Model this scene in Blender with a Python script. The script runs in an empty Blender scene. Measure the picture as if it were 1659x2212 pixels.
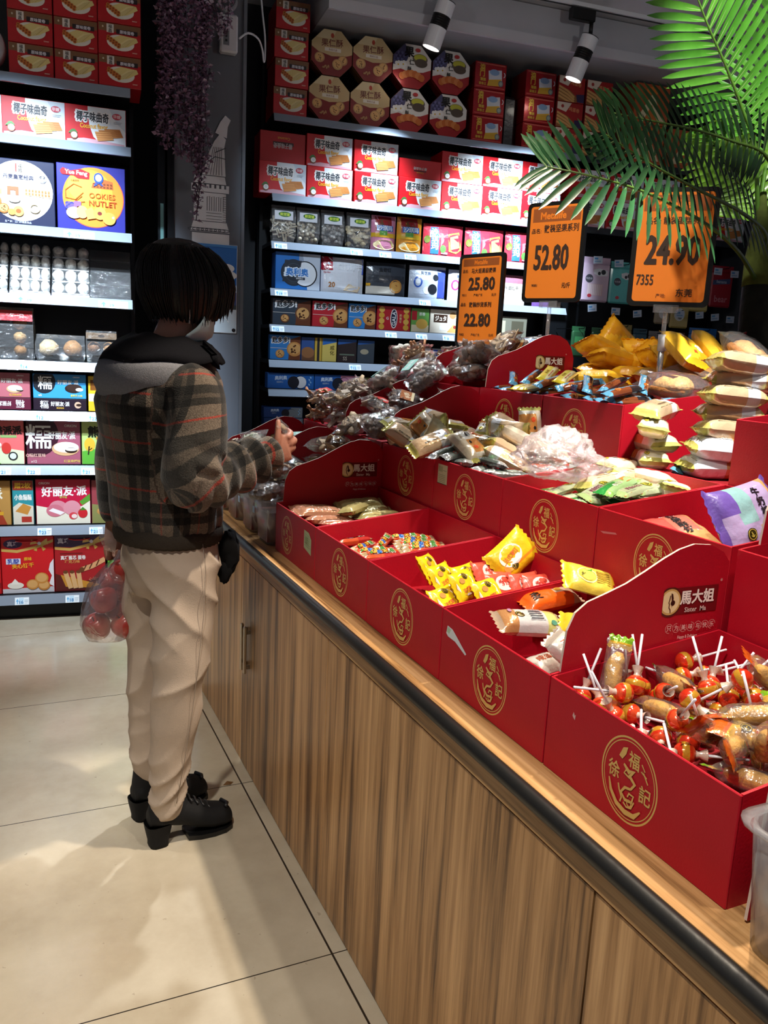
import bpy, math, random
from mathutils import Vector, Matrix, Euler, noise
from mathutils.geometry import tessellate_polygon
rnd = random.Random(7)
SC = bpy.context.scene
COL = SC.collection
PI = math.pi
# ------------------------------------------------------------------ camera
CAM_H = 1.375
YAW, PITCH, ROLL = 0.436920829, 0.197583052, -0.0494436036
FPX = 1782.72264
fw = Vector((math.sin(YAW)*math.cos(PITCH), math.cos(YAW)*math.cos(PITCH), -math.sin(PITCH)))
r0 = Vector((math.cos(YAW), -math.sin(YAW), 0)); d0 = fw.cross(r0)
rt = r0*math.cos(ROLL)+d0*math.sin(ROLL); dn = -r0*math.sin(ROLL)+d0*math.cos(ROLL)
cd = bpy.data.cameras.new('camera'); cam = bpy.data.objects.new('camera', cd); COL.objects.link(cam)
cam.matrix_world = Matrix(((rt.x, -dn.x, -fw.x, 0), (rt.y, -dn.y, -fw.y, 0), (rt.z, -dn.z, -fw.z, CAM_H), (0, 0, 0, 1)))
cd.sensor_fit = 'VERTICAL'; cd.sensor_height = 36.0; cd.lens = FPX/2212*36.0; cd.clip_start = .02
SC.camera = cam
def px(p):                                    # where a world point lands in the photograph (only used to order labels)
    v = Vector(p)-Vector((0, 0, CAM_H)); z = v.dot(fw)
    return 829.5+FPX*v.dot(rt)/z, 1106+FPX*v.dot(dn)/z
# ------------------------------------------------------------------ world, exposure
SC.view_settings.view_transform = 'Standard'; SC.view_settings.look = 'None'
SC.view_settings.gamma = 1; SC.view_settings.use_curve_mapping = False
SC.view_settings.exposure = 0.15
SC.cycles.transparent_max_bounces = 40; SC.cycles.max_bounces = 6; SC.cycles.sample_clamp_indirect = 4.0
SC.cycles.caustics_reflective = False; SC.cycles.caustics_refractive = False
w = bpy.data.worlds.new('shop'); SC.world = w; w.use_nodes = True
w.node_tree.nodes['Background'].inputs[0].default_value = (.80, .85, 1, 1)
w.node_tree.nodes['Background'].inputs[1].default_value = 0.12
# wall frame: the shelving runs 6.4 degrees off the tile grid
WYAW = -0.112169438
def wl(s, d, z):                              # along the shelving, distance to it, height
    return Vector((s*math.cos(WYAW)-d*math.sin(WYAW), s*math.sin(WYAW)+d*math.cos(WYAW), z))
# ------------------------------------------------------------------ lights
def spot(name, loc, tgt, power, col, size=45, blend=.4, rad=.04):
    l = bpy.data.lights.new(name, 'SPOT'); l.energy = power; l.color = col
    l.spot_size = math.radians(size); l.spot_blend = blend; l.shadow_soft_size = rad
    o = bpy.data.objects.new(name, l); COL.objects.link(o); o.location = loc
    o.rotation_euler = (Vector(tgt)-Vector(loc)).to_track_quat('-Z', 'Y').to_euler(); return o
def area(name, loc, tgt, power, col, sx, sy):
    l = bpy.data.lights.new(name, 'AREA'); l.shape = 'RECTANGLE'; l.size = sx; l.size_y = sy; l.energy = power; l.color = col
    o = bpy.data.objects.new(name, l); COL.objects.link(o); o.location = loc
    o.rotation_euler = (Vector(tgt)-Vector(loc)).to_track_quat('-Z', 'Y').to_euler(); return o
COOL = (.70, .85, 1.0); NEUT = (1.0, .93, .82); WARM = (1.0, .86, .68)
spot('shelf_spot', wl(-.62, 2.75, 3.05), wl(-.30, 4.15, 1.66), 600, COOL, 40, .75)
spot('shelf_spot', wl(-.3, 2.5, 3.05), wl(-.25, 4.15, .70), 300, COOL, 44, .8)
spot('shelf_spot', wl(1.655, 4.645, 2.93), wl(1.22, 4.93, .95), 135, COOL, 66, .7, .03)
spot('shelf_spot', wl(1.9, 3.3, 3.1), wl(2.36, 4.95, 1.98), 900, COOL, 34, .6)
spot('shelf_spot', wl(2.55, 4.645, 2.90), wl(2.30, 4.93, 1.4), 75, COOL, 66, .7, .03)
spot('shelf_spot', wl(.7, 3.0, 3.1), wl(1.25, 4.95, 1.75), 120, COOL, 34, .8)
spot('display_spot', (1.30, .95, 3.1), (1.56, 1.60, 1.2), 500, (1, .96, .90), 27, .45)
spot('display_spot', (1.05, .35, 3.1), (1.0, .85, .9), 75, NEUT, 56, .6)
spot('display_spot', (1.45, 3.3, 3.1), (1.3, 2.75, 1.1), 230, (.9, .95, 1), 52, .5)
spot('aisle_spot', (1.32, 1.35, 3.1), (.24, 1.35, 0), 270, WARM, 46, .2)
spot('aisle_spot', (-.25, 1.2, 3.1), (1.62, 2.22, 1.66), 190, NEUT, 24, .5)
spot('aisle_spot', (-.35, .2, 3.1), (.62, 1.1, .3), 200, NEUT, 50, .5)
spot('aisle_spot', (-.6, 2.35, 3.1), (-.1, 3.2, 0), 150, NEUT, 50, .5)
spot('palm_spot', (1.75, 1.2, 3.1), (2.05, 2.02, 2.30), 80, (1, .98, .9), 30, .5)
spot('ceiling_fill', (2.6, 1.2, 2.6), wl(2.2, 4.2, 3.2), 24, (1, .98, .96), 80, .8, .1)  # added upward fill for the ceiling and soffit, standing in for bounce
spot('ceiling_fill', (-1.6, 2.0, 2.6), wl(.6, 4.6, 2.9), 24, (1, .98, .96), 80, .8, .1)  # second added fill towards the column side, no fixture there
# ------------------------------------------------------------------ materials (colour comes from each face's own 'Col')
MAT = {}
def lin(c):
    if isinstance(c, str):
        c = c.lstrip('#'); c = [int(c[i:i+2], 16)/255 for i in (0, 2, 4)]
    return tuple((x/12.92 if x <= .04045 else ((x+.055)/1.055)**2.4) for x in c[:3])
def mat(name, rough=.5, metal=0, spec=.5, coat=0, bump=0, bscale=200, alpha=None, emit=0, sheen=0, trans=0, var=0, vscale=8):
    m = bpy.data.materials.new(name); m.use_nodes = True; nt = m.node_tree; N = nt.nodes; K = nt.links
    b = N['Principled BSDF']; at = N.new('ShaderNodeAttribute'); at.attribute_name = 'Col'
    src = at.outputs['Color']
    if var:
        no = N.new('ShaderNodeTexNoise'); no.inputs['Scale'].default_value = vscale; no.inputs['Detail'].default_value = 5
        tc = N.new('ShaderNodeTexCoord'); K.new(tc.outputs['Object'], no.inputs['Vector'])
        mx = N.new('ShaderNodeMix'); mx.data_type = 'RGBA'; mx.blend_type = 'MULTIPLY'; mx.inputs[0].default_value = 1
        mr = N.new('ShaderNodeMapRange'); mr.inputs[1].default_value = .3; mr.inputs[2].default_value = .7
        mr.inputs[3].default_value = 1-var; mr.inputs[4].default_value = 1+var*.4
        K.new(no.outputs['Fac'], mr.inputs[0]); K.new(src, mx.inputs[6]); K.new(mr.outputs[0], mx.inputs[7]); src = mx.outputs[2]
    K.new(src, b.inputs['Base Color'])
    b.inputs['Roughness'].default_value = rough; b.inputs['Metallic'].default_value = metal
    b.inputs['Specular IOR Level'].default_value = spec; b.inputs['Coat Weight'].default_value = coat
    b.inputs['Coat Roughness'].default_value = .08
    if sheen: b.inputs['Sheen Weight'].default_value = sheen
    if trans: b.inputs['Transmission Weight'].default_value = trans
    if alpha is not None: b.inputs['Alpha'].default_value = alpha
    if emit:
        K.new(at.outputs['Color'], b.inputs['Emission Color']); b.inputs['Emission Strength'].default_value = emit
    if bump:
        no = N.new('ShaderNodeTexNoise'); no.inputs['Scale'].default_value = bscale; no.inputs['Detail'].default_value = 3
        tc = N.new('ShaderNodeTexCoord'); K.new(tc.outputs['Object'], no.inputs['Vector'])
        bp = N.new('ShaderNodeBump'); bp.inputs['Strength'].default_value = bump; bp.inputs['Distance'].default_value = .004
        K.new(no.outputs['Fac'], bp.inputs['Height']); K.new(bp.outputs[0], b.inputs['Normal'])
    MAT[name] = m; return m
mat('card', .38, 0, .45, .12, .03, 300)
mat('board', .5, 0, .35, 0, .08, 260, var=.06, vscale=14)
mat('tin', .25, .35, .5, .4)
mat('foil', .22, .30, .5, .5, .5, 60)
mat('pack', .30, 0, .5, .30, .55, 45)
mat('paper', .7)
mat('matte', .8, 0, .3, 0, .05, 120)
mat('blackmetal', .38, .2, .4)
mat('steel', .25, .9, .5)
mat('rubber', .42, 0, .5, 0, .1, 60)
mat('plastic', .3, 0, .5)
mat('rail', .16, .15, .6, .5)
mat('food', .6, 0, .4, 0, .8, 90, var=.35, vscale=70)
mat('leaf', .33, 0, .55, .2, .1, 40, var=.25, vscale=20)
mat('bark', .8, 0, .3, 0, .8, 40, var=.4, vscale=25)
mat('glow', .5, emit=9)
mat('neon', .5, emit=3)
mat('skin', .5, 0, .4, 0, .15, 150, var=.08, vscale=30)
mat('paint', .55, 0, .4, 0, .05, 30, var=.10, vscale=3)
mat('fruit', .3, 0, .5, .2, .1, 60, var=.35, vscale=22)
def film(name, tint, a, rough=.12, bump=.9, bs=38):        # thin clear plastic: mostly see-through with sharp glints
    m = bpy.data.materials.new(name); m.use_nodes = True; nt = m.node_tree; N = nt.nodes; K = nt.links
    b = N['Principled BSDF']; out = N['Material Output']
    b.inputs['Base Color'].default_value = (*lin(tint), 1); b.inputs['Roughness'].default_value = rough; b.inputs['Coat Weight'].default_value = .6
    no = N.new('ShaderNodeTexNoise'); no.inputs['Scale'].default_value = bs; no.inputs['Detail'].default_value = 4; no.inputs['Distortion'].default_value = 1.2
    tc = N.new('ShaderNodeTexCoord'); K.new(tc.outputs['Object'], no.inputs['Vector'])
    bp = N.new('ShaderNodeBump'); bp.inputs['Strength'].default_value = bump; bp.inputs['Distance'].default_value = .006
    K.new(no.outputs['Fac'], bp.inputs['Height']); K.new(bp.outputs[0], b.inputs['Normal'])
    gl = N.new('ShaderNodeBsdfGlossy'); gl.inputs['Roughness'].default_value = rough; K.new(bp.outputs[0], gl.inputs['Normal'])
    tr = N.new('ShaderNodeBsdfTransparent'); tr.inputs[0].default_value = (*[.75+.25*x for x in lin(tint)], 1)
    m1 = N.new('ShaderNodeMixShader'); m1.inputs[0].default_value = a; K.new(tr.outputs[0], m1.inputs[1]); K.new(b.outputs[0], m1.inputs[2])
    lw = N.new('ShaderNodeLayerWeight'); lw.inputs[0].default_value = .25; K.new(bp.outputs[0], lw.inputs['Normal'])
    mp = N.new('ShaderNodeMath'); mp.operation = 'MULTIPLY_ADD'; mp.inputs[1].default_value = .45; mp.inputs[2].default_value = .07; K.new(lw.outputs['Fresnel'], mp.inputs[0])
    m2 = N.new('ShaderNodeMixShader'); K.new(mp.outputs[0], m2.inputs[0]); K.new(m1.outputs[0], m2.inputs[1]); K.new(gl.outputs[0], m2.inputs[2])
    K.new(m2.outputs[0], out.inputs['Surface']); MAT[name] = m
film('film', '#ffffff', .06)
film('clearbin', '#e8e8ee', .16, .25, .15, 10)
film('hazebag', '#fdf6f8', .20, .22, 1.0, 34)
film('applebag', '#ffe6ea', .13, .2, 1.0, 22)
film('acrylic', '#ffffff', .15, .1, .05, 5)
# ------------------------------------------------------------------ text
TXT = {}
_cu = bpy.data.curves.new('type', 'FONT'); _to = bpy.data.objects.new('type', _cu); COL.objects.link(_to)
def glyphs(s, bold=0):
    k = (s, bold)
    if k not in TXT:
        _cu.body = s; _cu.size = 1; _cu.offset = .018*bold; _cu.resolution_u = 2; _cu.fill_mode = 'FRONT'
        dg = bpy.context.evaluated_depsgraph_get(); dg.update()
        me = bpy.data.meshes.new_from_object(_to.evaluated_get(dg))
        vs = [(v.co.x, v.co.y) for v in me.vertices]; fs = [tuple(p.vertices) for p in me.polygons]
        bpy.data.meshes.remove(me)
        x0 = min(v[0] for v in vs); x1 = max(v[0] for v in vs); y0 = min(v[1] for v in vs); y1 = max(v[1] for v in vs)
        cx, cy = (x0+x1)/2, (y0+y1)/2; hh = max(y1-y0, 1e-6)
        TXT[k] = ([((x-cx)/hh, (y-cy)/hh) for x, y in vs], fs, (x1-x0)/hh)
    return TXT[k]
# ------------------------------------------------------------------ 2-D printing primitives; lengths in units of the face height, x as a fraction of its width
def R(x0, y0, x1, y1, c): return ('p', [(x0, y0), (x1, y0), (x1, y1), (x0, y1)], c)
def P(pts, c): return ('p', pts, c)
def E(cx, cy, rx, ry, c, rot=0, n=20): return ('e', cx, cy, rx, ry, c, rot, n)
def T(s, cx, cy, h, c, bold=1, rot=0, wmax=0): return ('t', s, cx, cy, h, c, bold, rot, wmax)
def L(pts, wd, c): return ('l', pts, wd, c)
def G(cx, cy, rx, ry, wd, c, a0=0, a1=2*PI, n=40): return ('g', cx, cy, rx, ry, wd, c, a0, a1, n)
def VT(s, cx, cy, h, c, gap=1.12, bold=1): return [T(ch, cx, cy-i*h*gap, h, c, bold) for i, ch in enumerate(s)]
def flat(ls):
    o = []
    for l in ls:
        if isinstance(l, list): o += flat(l)
        else: o.append(l)
    return o
class MB:
    def __init__(s): s.v = []; s.f = []; s.c = []; s.m = []; s.mats = []; s.sm = []
    def mi(s, mt):
        if mt not in s.mats: s.mats.append(mt)
        return s.mats.index(mt)
    def add(s, vs, fs, c, mt='card', xf=None, smooth=False):
        n = len(s.v); i = s.mi(mt)
        s.v += [tuple(xf @ Vector(v)) for v in vs] if xf is not None else [tuple(v) for v in vs]
        per = isinstance(c, list)
        for k, f in enumerate(fs):
            s.f.append(tuple(n+q for q in f)); s.c.append(lin(c[k]) if per else lin(c)); s.m.append(i); s.sm.append(smooth)
        return s
    def box(s, x0, y0, z0, x1, y1, z1, c, mt='card', xf=None, bev=0):
        if bev:
            b = bev; vs = []; 
            for (z, e) in ((z0, b), (z0+b, 0), (z1-b, 0), (z1, b)):
                for X, Y in ((x0+e, y0+b), (x0+b, y0+e), (x1-b, y0+e), (x1-e, y0+b), (x1-e, y1-b), (x1-b, y1-e), (x0+b, y1-e), (x0+e, y1-b)): vs.append((X, Y, z))
            fs = [tuple(range(7, -1, -1)), tuple(range(24, 32))]
            for k in range(3):
                for q in range(8): fs.append((k*8+q, k*8+(q+1) % 8, k*8+8+(q+1) % 8, k*8+8+q))
            return s.add(vs, fs, c, mt, xf)
        vs = [(x0, y0, z0), (x1, y0, z0), (x1, y1, z0), (x0, y1, z0), (x0, y0, z1), (x1, y0, z1), (x1, y1, z1), (x0, y1, z1)]
        return s.add(vs, [(3, 2, 1, 0), (4, 5, 6, 7), (0, 1, 5, 4), (1, 2, 6, 5), (2, 3, 7, 6), (3, 0, 4, 7)], c, mt, xf)
    def prism(s, pts, a, b, axis, c, mt='card', xf=None, edge=None):     # polygon pts (2-D) swept from a to b along axis
        def q(p, t): return {'x': (t, p[0], p[1]), 'y': (p[0], t, p[1]), 'z': (p[0], p[1], t)}[axis]
        n = len(pts); vs = [q(p, a) for p in pts]+[q(p, b) for p in pts]
        tri = tessellate_polygon([[Vector((p[0], p[1], 0)) for p in pts]])
        s.add(vs, [tuple(t) for t in tri]+[tuple(n+i for i in t[::-1]) for t in tri], c, mt, xf)
        return s.add(vs, [(i, (i+1) % n, n+(i+1) % n, n+i) for i in range(n)], edge or c, mt, xf)
    def tube(s, pts, r, c, mt='plastic', n=8, caps=True, xf=None):       # r: number or list
        pts = [Vector(p) for p in pts]; rs = r if isinstance(r, (list, tuple)) else [r]*len(pts)
        vs = []; fs = []; up = Vector((0, 0, 1)); prev = None
        for i, p in enumerate(pts):
            d = (pts[min(i+1, len(pts)-1)]-pts[max(i-1, 0)]).normalized()
            if prev is None: a = d.cross(up) if abs(d.z) < .95 else d.cross(Vector((1, 0, 0)))
            else: a = prev-d*prev.dot(d)
            a.normalize(); prev = a; b = d.cross(a)
            for k in range(n):
                t = 2*PI*k/n; vs.append(p+(a*math.cos(t)+b*math.sin(t))*rs[i])
        for i in range(len(pts)-1):
            for k in range(n): fs.append((i*n+k, i*n+(k+1) % n, (i+1)*n+(k+1) % n, (i+1)*n+k))
        if caps: fs += [tuple(range(n-1, -1, -1)), tuple((len(pts)-1)*n+k for k in range(n))]
        return s.add(vs, fs, c, mt, xf, True)
    def lathe(s, prof, c, mt='plastic', n=20, xf=None, smooth=True):     # prof: (r, z)
        vs = [(r*math.cos(2*PI*k/n), r*math.sin(2*PI*k/n), z) for r, z in prof for k in range(n)]
        fs = [(i*n+k, i*n+(k+1) % n, (i+1)*n+(k+1) % n, (i+1)*n+k) for i in range(len(prof)-1) for k in range(n)]
        return s.add(vs, fs, c, mt, xf, smooth)
    def ball(s, ctr, rx, ry, rz, c, mt='food', n=10, m=7, jit=0, xf=None, seed=0):
        vs = [(0, 0, -1)]
        for j in range(1, m):
            ph = -PI/2+PI*j/m
            for k in range(n): vs.append((math.cos(ph)*math.cos(2*PI*k/n), math.cos(ph)*math.sin(2*PI*k/n), math.sin(ph)))
        vs.append((0, 0, 1)); o = []
        for v in vs:
            q = 1+(jit*noise.noise(Vector(v)*2.3+Vector((seed, seed*.7, 0))) if jit else 0)
            o.append((ctr[0]+v[0]*rx*q, ctr[1]+v[1]*ry*q, ctr[2]+v[2]*rz*q))
        fs = [(0, 1+(k+1) % n, 1+k) for k in range(n)]
        for j in range(m-2):
            for k in range(n): fs.append((1+j*n+k, 1+j*n+(k+1) % n, 1+(j+1)*n+(k+1) % n, 1+(j+1)*n+k))
        e = 1+(m-1)*n; b = 1+(m-2)*n
        fs += [(b+k, b+(k+1) % n, e) for k in range(n)]
        return s.add(o, fs, c, mt, xf, True)
    def art(s, layers, fn, W, H, mt='card', eps=.00012, k0=1, clip=False):           # fn(x metres, y metres, lift) -> point
        A = W/H
        def cut(pts):                                                   # keep printing inside the face
            if not clip: return pts
            for ax, lim, sg in ((0, 0, 1), (0, W, -1), (1, 0, 1), (1, H, -1)):
                o = []
                for i in range(len(pts)):
                    a, b = pts[i-1], pts[i]; ia, ib = (a[ax]-lim)*sg >= 0, (b[ax]-lim)*sg >= 0
                    if ia != ib: t = (lim-a[ax])/(b[ax]-a[ax]); o.append((a[0]+(b[0]-a[0])*t, a[1]+(b[1]-a[1])*t))
                    if ib: o.append(b)
                pts = o
                if len(pts) < 3: return []
            return pts
        z = eps*(k0-1)
        for k, l in enumerate(flat(layers)):
            z += eps
            if l[0] == 'p':
                pts = cut([(x*W, y*H) for x, y in l[1]])
                if not pts: continue
                tri = tessellate_polygon([[Vector((x, y, 0)) for x, y in pts]])
                s.orient([fn(x, y, z) for x, y in pts], pts, [tuple(t) for t in tri], l[2], mt)
            elif l[0] == 'e':
                _, cx, cy, rx, ry, c, rot, n = l; ca, sa = math.cos(rot), math.sin(rot); pts = []
                for i in range(n):
                    a = 2*PI*i/n; X, Y = rx*math.cos(a), ry*math.sin(a); pts.append((cx*W+(X*ca-Y*sa)*H, cy*H+(X*sa+Y*ca)*H))
                pts = cut(pts)
                if pts: s.orient([fn(x, y, z) for x, y in pts], pts, [tuple(range(len(pts)))], c, mt)
            elif l[0] == 't':
                _, t, cx, cy, h, c, bold, rot, wmax = l; vs, fs, wd = glyphs(t, min(bold, .6)); sx = h; th = max(0, bold-.6)*.019
                if wmax and wd*h > wmax*A: sx = wmax*A/wd
                ca, sa = math.cos(rot), math.sin(rot); nk = 1 if th == 0 else (4 if bold < 1.3 else 8)
                for k_ in range(nk):                                    # heavy lettering: the same strokes printed with small shifts
                    ox, oy = (th*math.cos(2*PI*(k_+.5)/nk), th*math.sin(2*PI*(k_+.5)/nk)) if nk > 1 else (0, 0)
                    pts = [(cx*W+((x*sx+ox*h)*ca-(y+oy)*h*sa)*H, cy*H+((x*sx+ox*h)*sa+(y+oy)*h*ca)*H) for x, y in vs]
                    if k_: z += .00004 if eps else 0
                    s.orient([fn(x, y, z) for x, y in pts], pts, fs, c, mt)
            elif l[0] == 'l':
                pts = [Vector((x*W, y*H)) for x, y in l[1]]; wds = l[2] if isinstance(l[2], (list, tuple)) else [l[2]]*len(pts); q = []
                for i, p in enumerate(pts):
                    d = (pts[min(i+1, len(pts)-1)]-pts[max(i-1, 0)]); d = d.normalized() if d.length > 1e-9 else Vector((1, 0))
                    nn = Vector((-d.y, d.x))*wds[i]*H/2; q += [(p.x+nn.x, p.y+nn.y), (p.x-nn.x, p.y-nn.y)]
                for i in range(len(pts)-1):
                    u = cut([q[2*i], q[2*i+1], q[2*i+3], q[2*i+2]])
                    if u: s.orient([fn(x, y, z) for x, y in u], u, [tuple(range(len(u)))], l[3], mt)
            elif l[0] == 'g':
                _, cx, cy, rx, ry, wd, c, a0, a1, n = l; q = []
                for i in range(n+1):
                    a = a0+(a1-a0)*i/n
                    for e in (0, wd): q.append((cx*W+(rx-e)*math.cos(a)*H, cy*H+(ry-e)*math.sin(a)*H))
                s.orient([fn(x, y, z) for x, y in q], q, [(2*i, 2*i+1, 2*i+3, 2*i+2) for i in range(n)], c, mt)
        return s
    def orient(s, v3, v2, fs, c, mt):
        o = []
        for f in fs:
            a = sum(v2[f[i]][0]*v2[f[(i+1) % len(f)]][1]-v2[f[(i+1) % len(f)]][0]*v2[f[i]][1] for i in range(len(f)))
            o.append(tuple(f) if a >= 0 else tuple(f[::-1]))
        s.add(v3, o, c, mt)
    def face(s, layers, O, U, V, W, H, mt='card', eps=.00012):
        O = Vector(O); U = Vector(U).normalized(); V = Vector(V).normalized(); n = U.cross(V)
        return s.art(layers, lambda x, y, z: O+U*x+V*y+n*z, W, H, mt, eps, 1, True)
    def mesh(s, name):
        me = bpy.data.meshes.new(name); me.from_pydata(s.v, [], s.f)
        for q in s.mats: me.materials.append(MAT[q])
        me.polygons.foreach_set('material_index', s.m); me.polygons.foreach_set('use_smooth', s.sm)
        a = me.color_attributes.new('Col', 'FLOAT_COLOR', 'CORNER'); d = []
        for f, c in zip(s.f, s.c): d += [c[0], c[1], c[2], 1.0]*len(f)
        a.data.foreach_set('color', d); me.update(); return me
    def obj(s, name, parent=None, loc=None, rot=None, **kw):
        return link(name, s.mesh(name), parent, loc, rot, **kw)
def link(name, me, parent=None, loc=None, rot=None, label=None, cat=None, group=None, kind=None):
    o = bpy.data.objects.new(name, me); COL.objects.link(o)
    if parent: o.parent = parent
    if loc is not None: o.location = loc
    if rot is not None: o.rotation_euler = rot
    return tag(o, label, cat, group, kind)
def tag(o, label=None, cat=None, group=None, kind=None):
    if label: o['label'] = label
    if cat: o['category'] = cat
    if group: o['group'] = group
    if kind: o['kind'] = kind
    return o
def dup(o, loc=None, rot=None, label=None, group=None, parent=None):
    c = o.copy(); COL.objects.link(c)
    if parent: c.parent = parent
    if loc is not None: c.location = loc
    if rot is not None: c.rotation_euler = rot
    if label: c['label'] = label
    if group: c['group'] = group
    for ch in o.children: dup(ch, parent=c)
    return c
NTH = ['first', 'second', 'third', 'fourth', 'fifth', 'sixth', 'seventh', 'eighth', 'ninth', 'tenth', 'eleventh', 'twelfth', 'thirteenth', 'fourteenth', 'fifteenth', 'sixteenth', 'seventeenth', 'eighteenth', 'nineteenth', 'twentieth']
NTH += ['twenty-'+n for n in NTH[:9]]+['thirtieth']+['thirty-'+n for n in NTH[:9]]+['fortieth']+['forty-'+n for n in NTH[:9]]+['fiftieth']
# ================================================================== the setting
def nodes(name):
    m = bpy.data.materials.new(name); m.use_nodes = True; MAT[name] = m
    return m, m.node_tree.nodes, m.node_tree.links
def floor_mat():
    m, N, K = nodes('floor_tile'); b = N['Principled BSDF']; tc = N.new('ShaderNodeTexCoord'); sp = N.new('ShaderNodeSeparateXYZ'); K.new(tc.outputs['Object'], sp.inputs[0])
    def mth(op, a, bb=None, cc=None):
        n = N.new('ShaderNodeMath'); n.operation = op
        for i, q in enumerate((a, bb, cc)):
            if q is None: continue
            if isinstance(q, (int, float)): n.inputs[i].default_value = q
            else: K.new(q, n.inputs[i])
        return n.outputs[0]
    def line(ax, off, wd):
        f = mth('FRACT', mth('DIVIDE', mth('SUBTRACT', sp.outputs[ax], off), .8))
        return mth('LESS_THAN', mth('MINIMUM', f, mth('SUBTRACT', 1.0, f)), wd)
    g = mth('MAXIMUM', line(0, .641, .0031), line(1, .7355, .0019))
    n1 = N.new('ShaderNodeTexNoise'); n1.inputs['Scale'].default_value = 2.2; n1.inputs['Detail'].default_value = 8; n1.inputs['Roughness'].default_value = .65; K.new(tc.outputs['Object'], n1.inputs['Vector'])
    r = N.new('ShaderNodeValToRGB'); r.color_ramp.elements[0].position = .3; r.color_ramp.elements[0].color = (*lin('#a89b86'), 1); r.color_ramp.elements[1].position = .72; r.color_ramp.elements[1].color = (*lin('#c9bfab'), 1); K.new(n1.outputs['Fac'], r.inputs[0])
    n2 = N.new('ShaderNodeTexNoise'); n2.inputs['Scale'].default_value = 60; n2.inputs['Detail'].default_value = 2; K.new(tc.outputs['Object'], n2.inputs['Vector'])
    sp2 = mth('GREATER_THAN', n2.outputs['Fac'], .735)
    mx = N.new('ShaderNodeMix'); mx.data_type = 'RGBA'; K.new(mth('MULTIPLY', sp2, .35), mx.inputs[0]); K.new(r.outputs[0], mx.inputs[6]); mx.inputs[7].default_value = (*lin('#6f6452'), 1)
    mg = N.new('ShaderNodeMix'); mg.data_type = 'RGBA'; K.new(g, mg.inputs[0]); K.new(mx.outputs[2], mg.inputs[6]); mg.inputs[7].default_value = (*lin('#2c2721'), 1)
    K.new(mg.outputs[2], b.inputs['Base Color'])
    rr = N.new('ShaderNodeMapRange'); K.new(n1.outputs['Fac'], rr.inputs[0]); rr.inputs[3].default_value = .22; rr.inputs[4].default_value = .12
    K.new(rr.outputs[0], b.inputs['Roughness']); b.inputs['Specular IOR Level'].default_value = .45
    n3 = N.new('ShaderNodeTexNoise'); n3.inputs['Scale'].default_value = 7; n3.inputs['Detail'].default_value = 4; K.new(tc.outputs['Object'], n3.inputs['Vector'])
    bp = N.new('ShaderNodeBump'); bp.inputs['Strength'].default_value = .06; bp.inputs['Distance'].default_value = .01; K.new(n3.outputs['Fac'], bp.inputs['Height']); K.new(bp.outputs[0], b.inputs['Normal'])
floor_mat()
def wood_mat(name, axis, dark, mid, light, sc=34.0, rough=.36):
    # veneer in vertical stripes: bands of random tone across the grain, stretched along it
    m, N, K = nodes(name); b = N['Principled BSDF']; tc = N.new('ShaderNodeTexCoord'); mp = N.new('ShaderNodeMapping')
    K.new(tc.outputs['Object'], mp.inputs['Vector']); s = [1.0, 1.0, 1.0]; s[axis] = .035; mp.inputs['Scale'].default_value = s
    def no(scale, det, rgh, dist=0):
        n = N.new('ShaderNodeTexNoise'); n.inputs['Scale'].default_value = scale; n.inputs['Detail'].default_value = det; n.inputs['Roughness'].default_value = rgh; n.inputs['Distortion'].default_value = dist
        K.new(mp.outputs[0], n.inputs['Vector']); return n.outputs['Fac']
    a = no(sc, 3, .6, .15); c = no(sc*4.5, 4, .7, .3)
    ad = N.new('ShaderNodeMath'); ad.operation = 'MULTIPLY_ADD'; K.new(c, ad.inputs[0]); ad.inputs[1].default_value = .42; K.new(a, ad.inputs[2])
    r = N.new('ShaderNodeValToRGB'); e = r.color_ramp.elements; e[0].position = .53; e[0].color = (*lin(dark), 1); e[1].position = .93; e[1].color = (*lin(light), 1)
    q = e.new(.69); q.color = (*lin(mid), 1); K.new(ad.outputs[0], r.inputs[0]); K.new(r.outputs[0], b.inputs['Base Color'])
    b.inputs['Roughness'].default_value = rough; b.inputs['Specular IOR Level'].default_value = .35
    bp = N.new('ShaderNodeBump'); bp.inputs['Strength'].default_value = .12; bp.inputs['Distance'].default_value = .002; K.new(c, bp.inputs['Height']); K.new(bp.outputs[0], b.inputs['Normal'])
wood_mat('veneer', 2, '#5c3f26', '#a87e52', '#d6aa78', 26)
wood_mat('rail_wood', 1, '#6f4f30', '#b08656', '#cfa574', 40)
def struct(m, name, **k): return m.obj(name, kind='structure', **k)
m = MB(); m.add([(-4, -3, 0), (7, -3, 0), (7, 8, 0), (-4, 8, 0)], [(0, 1, 2, 3)], '#c0b39c', 'floor_tile'); struct(m, 'floor')
SF = dict(loc=(0, 0, 0), rot=(0, 0, WYAW))                             # things laid out in the shelving's frame
m = MB(); m.box(-4, 5.42, 0, 7, 5.5, 3.4, '#1b1d22', 'paint'); struct(m, 'wall_back', **SF)
m = MB(); m.box(-4, -1.2, 3.335, 7, 5.5, 3.41, '#c9c9cc', 'paint'); struct(m, 'ceiling', **SF)
m = MB(); m.box(1.13, 4.70, 3.135, 6.5, 5.415, 3.33, '#b4b4b8', 'paint'); m.box(1.13, 4.68, 3.115, 6.5, 4.70, 3.17, '#c2c2c6', 'paint'); m.box(1.13, 4.70, 3.12, 6.5, 5.415, 3.135, '#a2a2a6', 'paint'); struct(m, 'trim_1', **SF)
m = MB(); m.box(4.26, 4.62, 0, 4.9, 5.4, 3.33, '#4a4f58', 'paint'); m.box(4.245, 4.6, 0, 4.262, 4.64, 3.33, '#7c828a', 'paint'); struct(m, 'wall_right', **SF)
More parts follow.
